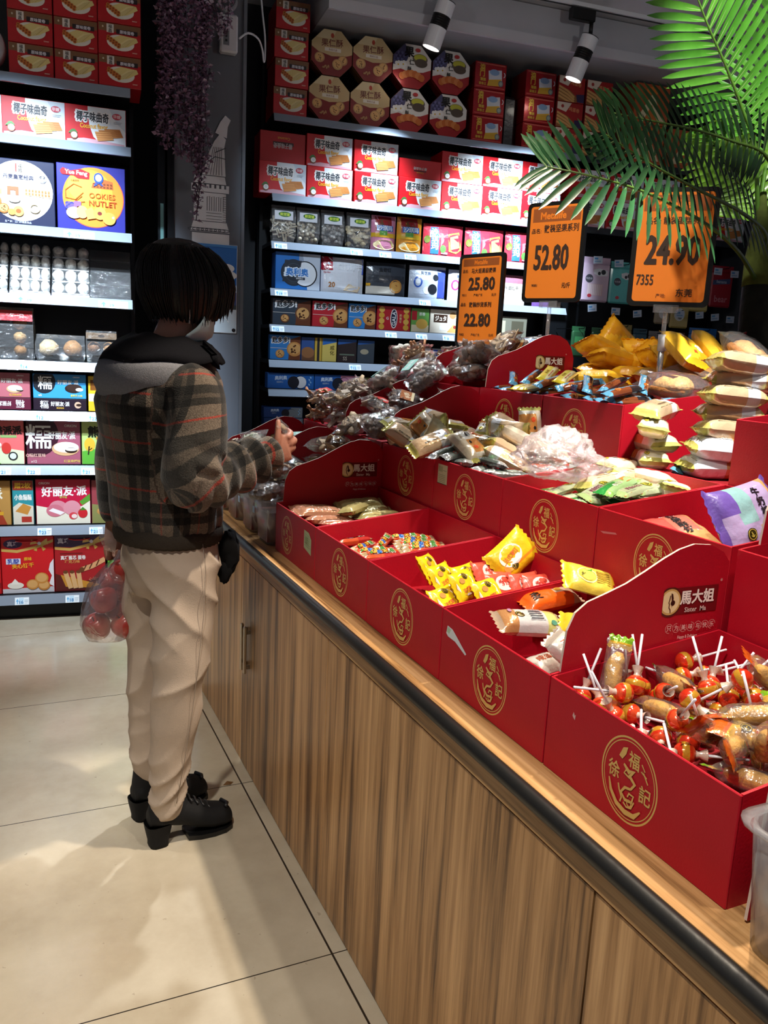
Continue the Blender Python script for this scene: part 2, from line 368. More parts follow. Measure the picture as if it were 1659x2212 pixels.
# painted column between the two shelving bays, with dark glossy jambs
m = MB(); m.box(.318, 4.45, 0, .648, 5.0, 3.33, '#6c717a', 'paint'); struct(m, 'wall_column', **SF)
m = MB(); m.box(.648, 4.43, 0, .664, 5.0, 3.33, '#6b7078', 'paint'); struct(m, 'trim_2', **SF)
m = MB(); m.box(.285, 4.44, 0, .317, 4.98, 3.33, '#14161a', 'blackmetal'); struct(m, 'trim_3', **SF)
m = MB(); m.box(.24, 4.48, 0, .275, 4.95, 3.33, '#1f262c', 'blackmetal'); m.box(.252, 4.474, 1.30, .268, 4.481, 2.02, '#8fc7c4', 'tin'); struct(m, 'trim_4', **SF)
# a generic robed statue on a tall plinth, painted in white line-work straight on the column
WH = '#e9ebf0'; GK = '#4a4f58'
st = [P([(.06, .0), (.97, .0), (.97, .075), (.06, .075)], WH), P([(.02, .085), (.98, .085), (.90, .16), (.09, .16)], WH)]
st += [G(.10+.105*i, .10, .045, .013, .005, GK, n=14) for i in range(8)]
st += [P([(.10, .165), (.88, .165), (.88, .37), (.10, .37)], WH), P([(.04, .375), (.95, .375), (.95, .405), (.04, .405)], WH)]
st += [P([(.04+.12*i, .405), (.11+.12*i, .405), (.11+.12*i, .43), (.04+.12*i, .43)], WH) for i in range(8)]
for i in range(4): st += [L([(.42+.11*i, .24), (.42+.11*i, .34), (.48+.11*i, .345), (.48+.11*i, .24)], .004, GK)]
for i in range(3): st += [L([(.40, .18+.022*i), (.78, .18+.022*i)], .003, GK)]
st += [L([(.80, .17+.016*i), (.88, .17+.016*i)], .003, GK) for i in range(12)]
st += [P([(.08, .435), (.88, .435), (.84, .49), (.12, .49)], WH), P([(.30, .495), (.86, .495), (.84, .60), (.82, .70), (.86, .76), (.72, .80), (.58, .74), (.46, .66), (.38, .58)], WH)]
st += [P([(.60, .80), (.88, .77), (.90, .85), (.97, .90), (.84, .93), (.72, .88)], WH)]
st += [L([(.42+.07*i, .50), (.50+.05*i, .60), (.56+.04*i, .70)], .004, GK) for i in range(6)]+[L([(.35, .57), (.60, .63), (.86, .62)], .006, GK), L([(.60, .66), (.86, .70)], .006, GK)]
m = MB(); m.face(st, (.392, 4.4495, 1.845), (1, 0, 0), (0, 0, 1), .205, .66, 'paint', .0002); struct(m, 'trim_5', **SF)
# posters and little fittings on the column
m = MB(); m.box(.372, 4.443, 1.405, .632, 4.4495, 1.845, '#f2f4f6', 'card')
sky = [R(0, .42, 1, 1, '#2f74c8'), R(0, .36, 1, .55, '#9fc6ec'), R(0, 0, 1, .38, '#cfdde6'), P([(0, .36), (.3, .44), (.6, .38), (1, .47), (1, .30), (0, .30)], '#3b4d86'), R(0, .27, 1, .32, '#39454a')]
sky += [E(.55+.05*i, .66+.04*(i % 3), .09, .05, '#f4f7fb') for i in range(7)]+[E(.16+.06*i, .83+.02*(i % 2), .07, .03, '#e6eefa') for i in range(4)]+[L([(.1+.12*i, .22), (.25+.12*i, .12)], .01, '#f6fafc') for i in range(6)]
sky += [E(.1+.09*i, .30, .05, .03, '#4b5a55') for i in range(9)]+[E(.95, .03, .022, .022, '#111111'), R(0, .97, 1, 1, '#4b90d8')]
m.face(sky, (.374, 4.4428, 1.407), (1, 0, 0), (0, 0, 1), .256, .436, 'card', .0001)
m.obj('poster', label='landscape photo poster with blue sky and clouds taped to grey column', cat='poster', **SF)
e = link('wall_speaker', None, loc=wl(.555, 4.40, 2.955), rot=(0, 0, WYAW), label='round grey wall speaker above the white thermostat on the column', cat='speaker')
m = MB(); m.lathe([(.0, 0), (.05, 0), (.055, .02), (.05, .045), (0, .045)], '#8b8f94', 'plastic', 24, Matrix.Rotation(PI/2, 4, 'X')); m.obj('housing', e)
m = MB(); m.lathe([(.0, .0455), (.038, .0455), (.042, .05), (.03, .053), (.026, .048), (.018, .056), (.0, .056)], '#4d5156', 'plastic', 24, Matrix.Rotation(PI/2, 4, 'X')); m.obj('cone', e)
e = link('switch_box', None, loc=wl(.575, 4.395, 2.735), rot=(0, 0, WYAW), label='white plastic control box with three buttons high on grey column', cat='switch')
m = MB(); m.box(-.045, 0, 0, .04, .052, .17, '#d7d9de', 'plastic', None, .008); m.obj('case', e)
m = MB(); m.box(-.03, -.002, .03, -.002, .001, .14, '#7d8288', 'plastic'); m.obj('panel', e)
for k in range(3): m = MB(); m.box(-.021, -.005, .045+.02*k, -.011, -.0015, .055+.02*k, '#2a2d31', 'plastic'); m.obj('button', e)
m = MB(); cp = [wl(*p) for p in ((.62, 4.39, 2.80), (.665, 4.40, 2.835), (.72, 4.44, 2.83), (.752, 4.5, 2.80), (.768, 4.55, 2.765), (.782, 4.6, 2.80), (.78, 4.6, 2.90), (.76, 4.6, 3.05), (.735, 4.6, 3.33))]
m.tube([q for k in range(len(cp)-1) for q in [.5*((2*cp[k])+(cp[k+1]-cp[max(k-1, 0)])*t+(2*cp[max(k-1, 0)]-5*cp[k]+4*cp[k+1]-cp[min(k+2, len(cp)-1)])*t*t+(3*cp[k]-cp[max(k-1, 0)]-3*cp[k+1]+cp[min(k+2, len(cp)-1)])*t**3) for t in (0, .25, .5, .75)]], .005, '#d8dade', 'plastic', 6)
m.obj('power_cable', label='thin white cable looping from the control box up to the ceiling', cat='cable')
# blue and red lit sign seen past the far end of the shelving
e = link('neon_sign', None, loc=wl(4.55, 5.9, 1.93), rot=(0, 0, WYAW), label='small blue and red glowing sign far behind the shelving', cat='sign')
m = MB(); m.box(-.16, .0, -.32, .16, .03, .18, '#15171c', 'plastic'); m.obj('backing', e)
m = MB(); m.face([T('M', .5, .72, .26, '#4a8cff', 2), ], (-.14, -.004, -.3), (1, 0, 0), (0, 0, 1), .28, .46, 'neon', .002); m.obj('letter', e)
m = MB(); m.face([R(.1, .1, .9, .2, '#ff2030'), R(.1, .26, .6, .34, '#ff2030')], (-.14, -.004, -.3), (1, 0, 0), (0, 0, 1), .28, .46, 'neon', .002); m.obj('text_bars', e)
# ceiling track and spot heads
TD = 4.58
e = link('light_track', None, loc=(0, 0, 0), rot=(0, 0, WYAW), label='thin track rail fixed along the pale ceiling', cat='track')
m = MB(); m.box(.9, TD-.018, 3.313, 4.4, TD+.018, 3.3345, '#dfe0e2', 'plastic'); m.obj('rail', e)
m = MB(); m.box(.9, TD-.005, 3.309, 4.4, TD+.005, 3.314, '#151515', 'rubber'); m.obj('slot', e)
def head(lab, s, z, ds):
    e = link('track_light', None, loc=wl(s, TD, 3.309), rot=(0, 0, WYAW), label=lab, cat='spotlight', group='track spotlights')
    m = MB(); m.box(-.11, -.022, -.066, .045, .022, -.001, '#161616', 'blackmetal', None, .006); m.obj('adapter', e)
    drop = 3.309-z
    m = MB(); m.tube([(.03, 0, -.055), (.03, 0, -drop+.01)], .012, '#161616', 'blackmetal', 8); m.obj('stem', e)
    q = Vector((ds, .20, -1)).normalized()
    X = Matrix.Translation((.03, 0, -drop)) @ (-q).to_track_quat('Z', 'Y').to_matrix().to_4x4()
    m = MB(); m.lathe([(.0, .004), (.050, .004), (.050, .0)], '#1b1b1b', 'blackmetal', 28, X, False); m.obj('cap', e)
    m = MB(); m.lathe([(.0, .0), (.050, .0), (.050, -.07), (.0, -.07)], '#e8e9ec', 'plastic', 28, X, False); m.obj('upper_shell', e)
    m = MB(); m.lathe([(.048, -.07)]+[(.050-.002*(i % 2), -.072-.006*i) for i in range(10)]+[(.048, -.13)], '#101010', 'blackmetal', 28, X, False); m.obj('heat_sink', e)
    m = MB(); m.lathe([(.0, -.13), (.050, -.13), (.050, -.235), (.046, -.235), (.042, -.21)], '#e8e9ec', 'plastic', 28, X, False); m.obj('lower_shell', e)
    m = MB(); m.lathe([(.043, -.226), (0, -.226)], '#fff6e6', 'glow', 24, X, False); m.obj('lens', e)
head('left white track spotlight with black middle band and bright lens', 1.725, 3.208, -.27)
head('right white track spotlight with black middle band under the ceiling', 2.616, 3.170, -.28)
m = MB(); m.box(3.0, 3.2, 3.275, 3.8, 3.95, 3.334, '#b9bbc0', 'plastic', None, .01); m.face([R(.1, .1, .9, .9, '#6a6d72')]+[R(.12, .14+.1*i, .88, .19+.1*i, '#a0a3a8') for i in range(8)], (3.02, 3.93, 3.274), (1, 0, 0), (0, -1, 0), .76, .7, 'plastic')
m.obj('ceiling_vent', label='pale square ceiling vent above the palm fronds', cat='vent', **SF)
# ================================================================== display counter
CT = .765                                                              # counter-top height
e = link('display_counter', None, loc=(0, 0, 0), label='long wood-veneer display counter with black rubber bumper holding red candy trays', cat='counter')
m = MB(); m.box(.685, -.6, 0, 2.75, 3.14, .70, '#a58258', 'veneer'); m.obj('body', e)
m = MB(); m.box(.672, -.6, .700, 2.75, 3.14, CT, '#a58258', 'rail_wood'); m.obj('worktop', e)
yy = [-.6, .742, 1.72, 2.50, 3.14]
for i in range(4):
    m = MB(); m.box(.676, yy[i]+.002, .004, .686, yy[i+1]-.002, .694, '#a58258', 'veneer'); d = m.obj('door', e)
    if i == 2:
        for k, y in enumerate((2.425, 2.39)):
            m = MB(); m.box(.655, y-.006, .345, .664, y+.006, .50, '#b9ac97', 'steel', None, .002); m.box(.662, y-.004, .36, .677, y+.004, .37, '#8d8272', 'steel'); m.box(.662, y-.004, .475, .677, y+.004, .485, '#8d8272', 'steel'); m.obj('handle', d)
m = MB(); m.tube([(.666, y, .752) for y in (-.6, .3, 1.0, 1.8, 2.6, 3.14)], .0135, '#141414', 'rubber', 14); m.obj('bumper', e)
# stepped platform inside the display
for a, b, z0, z1, lb in ((1.062, 2.75, CT+.0005, .936, 'lower'), (1.397, 2.6, .9365, 1.111, 'middle'), (1.735, 2.4, 1.1115, 1.286, 'upper')):
    m = MB(); m.box(a, -.6, z0, b, 3.06, z1, '#7d1219', 'board'); m.obj('display_riser', label=lb+' red riser step under the candy trays on the wood counter', cat='riser')
# ------------------------------------------------------------------ red cardboard trays
RED = '#ad0c22'; RED2 = '#9a0b1e'; GOLD = '#cfa860'
def emblem(c=GOLD):                                                     # unit square: double ring, three characters, a dragon and a brush arc
    o = [G(.5, .5, .5, .5, .022, c, n=56), G(.5, .5, .455, .455, .012, c, n=56), T('福', .56, .76, .19, c, 1), T('徐', .23, .53, .20, c, 1), T('記', .80, .45, .20, c, 1)]
    o += [P([(.30, .72), (.36, .84), (.44, .87), (.42, .78), (.36, .70)], c), L([(.70, .78), (.76, .72), (.70, .70), (.80, .66)], .02, c), L([(.74, .70), (.83, .60)], .02, c)]
    o += [L([(.40, .66), (.50, .60), (.58, .64), (.52, .56), (.62, .50), (.56, .42)], [.03, .06, .07, .06, .05, .03], c), L([(.46, .62), (.42, .56), (.52, .54)], .025, c), L([(.56, .42), (.46, .40), (.40, .32), (.48, .26), (.60, .28), (.62, .36), (.54, .36), (.52, .31)], [.03, .035, .04, .04, .035, .03, .025, .02], c)]
    o += [L([(.34, .40), (.37, .33), (.42, .26), (.40, .20)], .025, c), L([(.64, .30), (.60, .21), (.52, .19), (.46, .22)], .022, c), G(.56, .25, .045, .045, .016, c, n=14)]
    o += [L([(.17, .40), (.22, .27), (.34, .16), (.50, .12), (.66, .14), (.76, .24)], [.02, .05, .06, .065, .06, .02], c)]
    return o
def tray(x, y0, y1, z, H, Hb, D, lab, logo=None, extra=(), fill=0):
    # open cardboard tray: front panel (faces the aisle), two sides rising to the back, back panel, base
    e = link('display_tray', None, loc=(x, (y0+y1)/2, z), label=lab, cat='tray', group='red candy trays')
    w = (y1-y0)/2-.0015; t = .004
    m = MB(); m.box(0, -w, 0, t, w, H, RED, 'board', None, .0012)
    if logo:
        ly, lz, s = logo; m.face(emblem(), (-.0002, ly+s*.36, lz-s/2), (0, -1, 0), (0, 0, 1), s*.72, s, 'card', .00005) if False else m.art(emblem(), lambda a, b, k: Vector((-.0002-k, ly+s*.45-a*.90, lz-s/2+b)), s, s, 'card', .00006)
    for q in extra: q(m, w, H)
    m.obj('front_panel', e)
    for sgn in (-1, 1):
        m = MB(); ya, yb = (sgn*w, sgn*(w-t)) if sgn > 0 else (-w, -w+t)
        m.prism([(t, 0), (D, 0), (D, Hb), (t, H)], min(ya, yb), max(ya, yb), 'y', RED, 'board'); m.obj('side_panel', e)
    m = MB(); m.box(D-t, -w+t, 0, D, w-t, Hb, RED, 'board'); m.obj('back_panel', e)
    m = MB(); m.box(t, -w+t, 0, D-t, w-t, max(.004, fill), RED2, 'board'); m.obj('base', e)
    return e
def torn(y, z, pts, c): return lambda m, w, H: m.art([P(pts, c)], lambda a, b, k: Vector((-.0004-k, y-a, z+b)), .06, .03, 'paper')
TY = [2.31, 1.965, 1.622, 1.275, .94, .583]
names = ['chocolate and wafer biscuits', 'rainbow candy sticks', 'yellow and red cake sachets', 'mixed soft cakes', 'lollipops and corn cakes']
def sticker(y, z): return lambda m, w, H: m.art([R(0, 0, 1, 1, '#b9c39a'), R(.08, .62, .5, .9, '#98a67c'), R(.55, .70, .92, .72, '#5c6650')]+[R(.1, .1+.09*i, .85, .12+.09*i, '#7e8a66') for i in range(5)]+[R(0, 0, 1, .03, '#28301f')], lambda a, b, k: Vector((-.0004-k, y-a, z+b)), .052, .052, 'paper')
for i in range(5):
    ex = []
    if i == 0: ex = [lambda m, w, H: m.art([P([(0, .18), (0, 1), (.65, .97), (1, .72), (1, 0), (.9, .02)], '#aab48a')]+[L([(.12, .85-.1*k), (.82, .78-.1*k)], .014, '#76825e') for k in range(6)]+[R(.15, .45, .5, .7, '#8d996e')], lambda a, b, k: Vector((-.0004-k, -.085-a, .058+b)), .058, .060, 'paper')]
    if i == 3: ex = [lambda m, w, H: m.art([P([(0, .5), (.05, .95), (.3, .9), (.55, .62), (1, .1), (.95, 0), (.45, .35), (.1, .38)], '#cfd2d6'), P([(.02, .6), (.08, .9), (.22, .82), (.15, .55)], '#a9c2a5')], lambda a, b, k: Vector((-.0004-k, .148-a, .083+b)), .075, .035, 'paper')]
    if i == 4: ex = [lambda m, w, H: m.art([P([(.1, .5), (.3, .9), (.5, .6), (.7, .75), (.6, .2), (.3, .35)], '#c9a3a0')], lambda a, b, k: Vector((-.0004-k, .12-a, .098+b)), .012, .016, 'paper')]
    tray(.725, TY[i+1], TY[i], CT, .143, .182, .33, 'front-row red tray with gold emblem holding '+names[i], ((-.005, .070, .118) if i else (.062, .068, .110)), ex, (.112, .096, .075, .03, .095)[i])
names2 = ['small crisp-rice cake packets', 'silver and rainbow candy sticks', 'crumpled plastic bag and green wafer packets', 'purple milk cake bags']
for i in range(4):
    ex = []
    if i == 1: ex = [sticker(.148, .085)]
    if i == 3: ex = [lambda m, w, H: m.art([P([(0, .3), (.9, .9), (1, .6), (.2, 0)], '#c06a70')], lambda a, b, k: Vector((-.0004-k, .155-a, .10+b)), .05, .01, 'paper')]
    tray(1.062, TY[i+1], TY[i], .937, .148, .185, .33, 'second-tier red tray with gold emblem holding '+names2[i], (.0, .072, .118), ex, (.118, .128, .108, .045)[i])
tray(1.062, .56, .93, .937, .148, .185, .33, 'second-tier red tray at the right edge beside the tall red header')
tray(1.397, 1.965, 2.31, 1.112, .150, .187, .33, 'top-tier red tray beside the rear header with blue and yellow bars', (.02, .066, .118), (), .138)
tray(1.397, 1.622, 1.962, 1.112, .150, .187, .33, 'top-tier red tray at the step corner full of blue bars', (.02, .066, .118), (), .138)
tray(1.397, .92, 1.272, 1.112, .150, .187, .33, 'top-tier plain red tray at the far right above the purple bags')
k = 0
for r, (x, z) in enumerate(((.725, CT), (1.062, .937), (1.397, 1.112))):
    for j, (a, b) in enumerate(((2.30, 2.675), (2.68, 3.055))):
        if r: tray(x, a+.015, b, z, .08 if r == 0 else .148, .182, .33, 'buried red tray in the %s tier, %s bagged snacks' % (['front', 'second', 'top'][r], ['under the nearer', 'under the farther'][j]), None, (), .135)
# wavy header boards
HS = [(0, 0), (.008, .16), (.012, .205), (.024, .232), (.045, .247), (.08, .258), (.115, .27), (.15, .287), (.185, .305), (.215, .318), (.245, .325), (.28, .322), (.31, .308), (.33, .285), (.343, .25), (.343, 0)]
MAR = '#6d0f16'; CRM = '#ead9a6'
def sister():
    o = [R(.10, .50, 1.0, .98, MAR), E(.13, .74, .27, .27, '#4d1a10', n=28), E(.13, .74, .235, .235, '#c9a862', n=28), E(.13, .74, .20, .20, CRM, n=24)]
    o += [P([(.135, .90), (.165, .88), (.185, .80), (.175, .70), (.165, .62), (.155, .74), (.14, .84)], '#2c120a'), E(.178, .72, .05, .05, '#2c120a', n=12), L([(.125, .86), (.115, .78), (.105, .73), (.118, .70), (.116, .64), (.14, .60)], .022, '#4a2010'), L([(.14, .60), (.145, .55)], .02, '#4a2010')]
    o += [T('馬大姐', .615, .80, .25, '#f3ede6', 1.6, 0, .62), T('Sister  Ma', .60, .575, .09, '#e7d6cf', .6, 0, .62), T('®', 1.03, 1.06, .05, '#e7c9c4', 0)]
    for i, ch in enumerate('只为美味与快乐'): o += [G(.155+.13*i, .26, .085, .085, .007, '#d9a9a4', .4+i, 4.9+i, 16), T(ch, .155+.13*i, .26, .10, '#e9cfca', 0)]
    return o+[T('Happy & Delicious', .50, .08, .08, '#e9cfca', .3, 0, .36)]
def header(x, y, z, lab, sc=1.0, show=1, tilt=0, sx=1.0):
    e = link('header_board', None, loc=(x, y, z), rot=(tilt, 0, 0), label=lab, cat='sign board', group='wavy red header boards')
    m = MB(); m.prism([(a*sx, b*sc) for a, b in HS], 0, .004, 'y', RED, 'board', None, '#cbb9ae'); m.obj('board', e)
    if show: m = MB(); m.face(sister(), (.192*sx, -.0006, .165*sc), (1, 0, 0), (0, 0, 1), .115, .092, 'card', .00008); m.obj('printed_emblem', e)
    return e
header(.738, .942, CT+.004, 'wavy red header board behind the lollipop tray, with gold cameo')
header(.738, 2.305, CT+.004, 'wavy red header board behind the chocolate wafer biscuit tray, with gold cameo')
header(1.408, 2.305, 1.116, 'wavy red header board in the top tier beside the blue bars')
header(.738, 2.678, CT+.004, 'wavy red header board between bagged snacks near the reaching hand', show=0)
header(.738, 3.056, CT+.004, 'wavy red header board at the far end of the counter behind the hand')
header(1.075, 2.305, .941, 'wavy red header mostly buried between rice cakes and bagged dried fruit', show=0)
header(1.075, 2.678, .941, 'wavy red header poking out of the bagged snacks in the second tier', show=0)
header(1.408, 2.678, 1.116, 'wavy red header at the top of the far snack heap', show=0)
header(1.100, .925, .941, 'tall wavy red header right of the purple milk cake bags', show=0)
header(.730, .558, CT+.004, 'wavy red header leaning at the right edge behind the clear tub', show=0)
header(2.02, 1.93, 1.29, 'red header with gold cameo standing behind the palm trunk', sc=.70)
# ================================================================== wall shelving
BLK = '#0d0f12'
def shelving(s0, s1, d, zs, lab, rails=True, zt=3.1):
    e = link('shelving_unit', None, loc=wl((s0+s1)/2, d, 0), rot=(0, 0, WYAW), label=lab, cat='shelving')
    w = (s1-s0)/2
    m = MB(); m.box(-w, .37, .0, w, .38, zt, BLK, 'blackmetal'); m.obj('back_panel', e)
    for a in (-w, w-.018): m = MB(); m.box(a, .29, .0, a+.018, .37, zt, BLK, 'blackmetal'); m.obj('upright', e)
    m = MB(); m.box(-w, .05, 0, w, .09, .085, '#090a0c', 'blackmetal'); m.obj('kick_plate', e)
    for z in zs:
        m = MB(); m.box(-w+.019, .006, z-.022, w-.019, .36, z-.001, '#17191d', 'blackmetal'); sh = m.obj('shelf', e)
        m = MB(); m.prism([(.004, z-.001), (.0, z-.001), (-.022, z-.043), (-.016, z-.045), (.004, z-.012)], -w+.02, w-.02, 'x', '#8d99a8' if rails else '#30353c', 'rail'); m.obj('price_rail', sh)
    return e
ZL = [2.44, 2.195, 1.825, 1.530, 1.236, 1.008, .755, .466, .129]
ZR = [2.625, 2.200, 1.940, 1.678, 1.473, 1.268, 1.098, .87, .60, .30]
shelving(-1.15, .125, 4.12, ZL, 'black wall shelving left of the column with bright silver price rails')
shelving(.872, 2.86, 4.92, ZR, 'long black wall shelving behind the counter full of boxed biscuits')
shelving(2.87, 4.22, 4.92, [2.625, 2.2], 'black wall bay at far right with hanging snack bags', False)
def place(o, s, d, z, lab=None, dz=0): o.location = wl(s, d, z+.0005); o.rotation_euler = (0, 0, WYAW+dz); return tag(o, lab) if lab else o
def carton(name, W, H, D, col, front, side=None, top=None, mt='card', bev=.002, label=None, cat='box', group=None, sideart=None):
    m = MB(); m.box(-W/2, 0, 0, W/2, D, H, col, mt, None, bev)
    m.face(front, (-W/2+bev, -.0003, bev), (1, 0, 0), (0, 0, 1), W-2*bev, H-2*bev, mt)
    if sideart: m.face(sideart, (-W/2-.0003, D-bev, bev), (0, -1, 0), (0, 0, 1), D-2*bev, H-2*bev, mt)
    return m.obj(name, label=label, cat=cat, group=group)
def series(proto, spots, labels, group=None):
    for i, ((s, d, z), lb) in enumerate(zip(spots, labels)):
        o = proto if i == 0 else dup(proto)
        place(o, s, d, z); o['label'] = lb
        if group: o['group'] = group
# ------------------------------------------------------------------ art
def cookie(cx, cy, r, c='#c98a4b', chip='#5a3217', n=6, sd=0):
    q = random.Random(sd); return [E(cx, cy, r, r*.92, c), E(cx-r*.02, cy+r*.06, r*.8, r*.7, '#d9a565')]+[E(cx+q.uniform(-.5, .5)*r*.6, cy+q.uniform(-.5, .5)*r, r*.13, r*.11, chip, 0, 8) for _ in range(n)]
def small(x0, x1, y, n, c, h=.012): return [R(x0, y-i*h*1.8, x1-(.05 if i % 2 else 0)*(x1-x0), y+h-i*h*1.8, c) for i in range(n)]
EGG = [R(0, 0, 1, 1, '#b5121b'), R(0, .74, 1, 1, '#7c5636'), R(.19, .70, .36, .98, '#ddd6cc'), VT('福昌', .275, .90, .12, '#2b2018'), E(.10, .87, .03, .035, '#c9b99d'), R(.42, .69, .93, .84, '#241a1c'), T('原味蛋卷', .675, .765, .12, '#e8e4ea', 1.2, 0, .46)]
EGG += [E(.52, .40, .47, .26, '#e4e0d2', -.05, 26), P([(.24, .47), (.52, .66), (.90, .62), (.94, .50), (.70, .30), (.48, .22)], '#e3cf86')]+[L([(.42+.055*i, .26+.01*i), (.70+.045*i, .56+.015*i)], .045, '#ecdc9c') for i in range(4)]+[L([(.46+.055*i, .25+.012*i), (.73+.042*i, .54+.02*i)], .008, '#b59a52') for i in range(4)]
EGG += [E(.22+.062*i+.01*j, .48-.055*i+.075*j, .06, .055, '#c8742a') for j in range(2) for i in range(5)]+[E(.22+.062*i+.01*j, .48-.055*i+.075*j, .028, .026, '#8a3f12') for j in range(2) for i in range(5)]+small(.80, .92, .12, 2, '#e0b9a8')
def coco(inv=0):
    o = [R(0, 0, 1, 1, '#c9101c'), P([(.37, 1), (1, 1), (1, 0), (.60, 0), (.46, .18), (.40, .45), (.37, .75)], '#e8edf2'), P([(.72, 1), (1, 1), (1, .4), (.85, .62)], '#cfdbe6'), P([(.02, 0), (.98, 0), (.98, .05), (.6, .11), (.3, .13), (.02, .06)], '#d8a7b4')]
    o += [T('椰子味曲奇', .45, .72, .285, '#f6f4f2', 7, 0, .56), T('椰子味曲奇', .45, .72, .265, '#34353b', 1.6, 0, .53), T('Coconut flavor', .47, .475, .13, '#f2b21c', 1.5, .03, .46)]
    o += [E(.855, .80, .13, .085, '#c43a4c'), T('华嫂', .855, .80, .10, '#f2dcde', 1), R(.80, .64, .94, .652, '#9aa3ad'), R(.80, .60, .92, .612, '#9aa3ad')]
    for k, (a, b, s) in enumerate(((.74, .30, 1), (.64, .27, .9), (.58, .20, 1.0))):
        q = [(a-.10, b+.13*s), (a+.16, b+.16*s), (a+.22, b-.05), (a-.05, b-.12*s)]; o += [P(q, ['#c98043', '#d08a4a', '#dd9a58'][k])]
        o += [L([(q[0][0]+(q[3][0]-q[0][0])*t, q[0][1]+(q[3][1]-q[0][1])*t), (q[1][0]+(q[2][0]-q[1][0])*t, q[1][1]+(q[2][1]-q[1][1])*t)], .014, '#b26a30') for t in (.2, .4, .6, .8)]
    o += [P([(.04, .22), (.10, .33), (.15, .34), (.2, .25)], '#3f7a3a'), E(.135, .17, .105, .105, '#7c4a2c'), E(.14, .18, .085, .08, '#f4f0ea'), E(.14, .185, .05, .045, '#d5dbe0')]
    return o
COCO = coco()
COCOB = [R(0, 0, 1, 1, '#b8111c'), T('Coconut', .52, .80, .09, '#e3a531', 1, PI, .3), R(.28, .56, .74, .68, '#3a1216'), T('椰子味曲奇', .5, .55, .18, '#c9bcbf', 1.5, PI, .42)]
COCOS = [R(0, 0, 1, 1, '#c5101b'), R(.35, .35, .65, .41, '#3a1216'), T('椰子味曲奇', .5, .52, .16, '#d5c7c9', 1.5, PI, .36), T('Coconut', .5, .28, .09, '#e3a531', 1, PI, .3)]
def nutbox(): # brown octagon tin
    o = [P(OCT, '#7b1d1a'), P([(.29, 1), (.71, 1), (1, .71), (1, .52), (.86, .47), (.5, .43), (.16, .50), (0, .60), (0, .71)], '#c4a878'), P([(.29, 1), (.6, 1), (.5, .8), (.1, .8)], '#d8c398')]
    o += [E(.5, .88, .04, .055, '#b0402a'), T('果仁酥', .5, .72, .17, '#6b2f25', .8, .06, .62), R(.32, .53, .72, .61, '#e3d7c4'), T('休闲食品', .52, .57, .05, '#7b3b2c', .5)]
    o += cookie(.20, .37, .125, '#b28a5c', '#7d5836', 7, 1)+cookie(.77, .36, .12, '#a8804f', '#7d5836', 7, 2)+cookie(.64, .26, .13, '#b9925f', '#7d5836', 7, 3)
    return o+[E(.30+.04*i, .16+.03*(i % 2), .035, .02, '#a97d4e', .6*i) for i in range(4)]
OCT = [(.29, 0), (.71, 0), (1, .29), (1, .71), (.71, 1), (.29, 1), (0, .71), (0, .29)]
def nutbox2():
    o = [P(OCT, '#e9e4dc'), P([(.29, 0), (.71, 0), (1, .29), (1, .48), (.8, .40), (.5, .36), (.2, .42), (0, .36), (0, .29)], '#a31c1f'), P([(0, .5), (0, .71), (.29, 1), (.42, .8), (.36, .62), (.12, .5)], '#514f74')]
    o += [E(.08+.05*(i % 5), .62+.07*(i//5)+.02*(i % 2), .035, .035, ['#3e3d63', '#6a689a'][i % 2]) for i in range(14)]+[E(.70, .69, .20, .12, '#6d5f50'), E(.70, .72, .17, .08, '#c6c23c'), E(.73, .60, .17, .10, '#57493c')]
    o += [E(.13+.13*j+.055*math.cos(1.257*i), .50+.02*j+.055*math.sin(1.257*i), .042, .042, '#f6f4ee') for j in range(2) for i in range(5)]+[E(.13+.13*j, .50+.02*j, .02, .02, '#d8b13a') for j in range(2)]
    o += [T('果', .41, .82, .23, '#1a1512', 1.8), T('仁', .48, .60, .13, '#1a1512', 1), T('酥', .43, .44, .10, '#1a1512', 1), E(.63, .885, .07, .045, '#c23a3a')]
    return o+[E(.24+.085*i, .235+.10*math.sin(PI*(i+.5)/7), .085, .085, ['#c7682a', '#d98242'][i % 2]) for i in range(7)]
MACAU = [R(0, 0, 1, 1, '#a5141b'), R(.04, .93, .96, .97, '#d06a5a'), R(.03, .05, .97, .09, '#c95145'), P([(.45, .25), (.42, .70), (.85, .78), (.88, .30)], '#dfe3ea'), E(.62, .66, .22, .12, '#8fb0d8'), P([(.40, .12), (.44, .36), (.86, .44), (.84, .16)], '#e8b93e')]+[L([(.44, .16+.05*i), (.84, .22+.05*i)], .012, '#b5801f') for i in range(4)]
MACAU += [E(.84, .26, .11, .12, '#6f7a80'), E(.84, .26, .07, .08, '#a7b2a0'), VT('澳门', .22, .80, .24, '#e9c046', 1.0, 2), T('薄脆', .25, .34, .13, '#e9c046', 1), T('蛋卷王', .24, .18, .11, '#e9c046', 1, 0, .36), G(.92, .60, .07, .10, .03, '#e6e8ee', -1.6, 1.6, 12)]
STICK = [R(0, 0, 1, 1, '#9c1a18'), P([(0, 1), (.55, 1), (.35, .62), (0, .72)], '#d9c6b4'), T('鸡蛋卷', .66, .74, .17, '#d88b5a', 1, -.1, .5), E(.20, .84, .07, .07, '#a2322c'), P([(.0, .62), (.45, .44), (.80, .14), (.70, 0), (0, 0)], '#8a5a2c')]+[L([(0, .58-.13*i), (.35, .42-.13*i), (.62, .2-.1*i)], .085, '#cf9d5e') for i in range(4)]+[P([(.68, .32), (1, .36), (1, .02), (.74, .02)], '#33264d')]
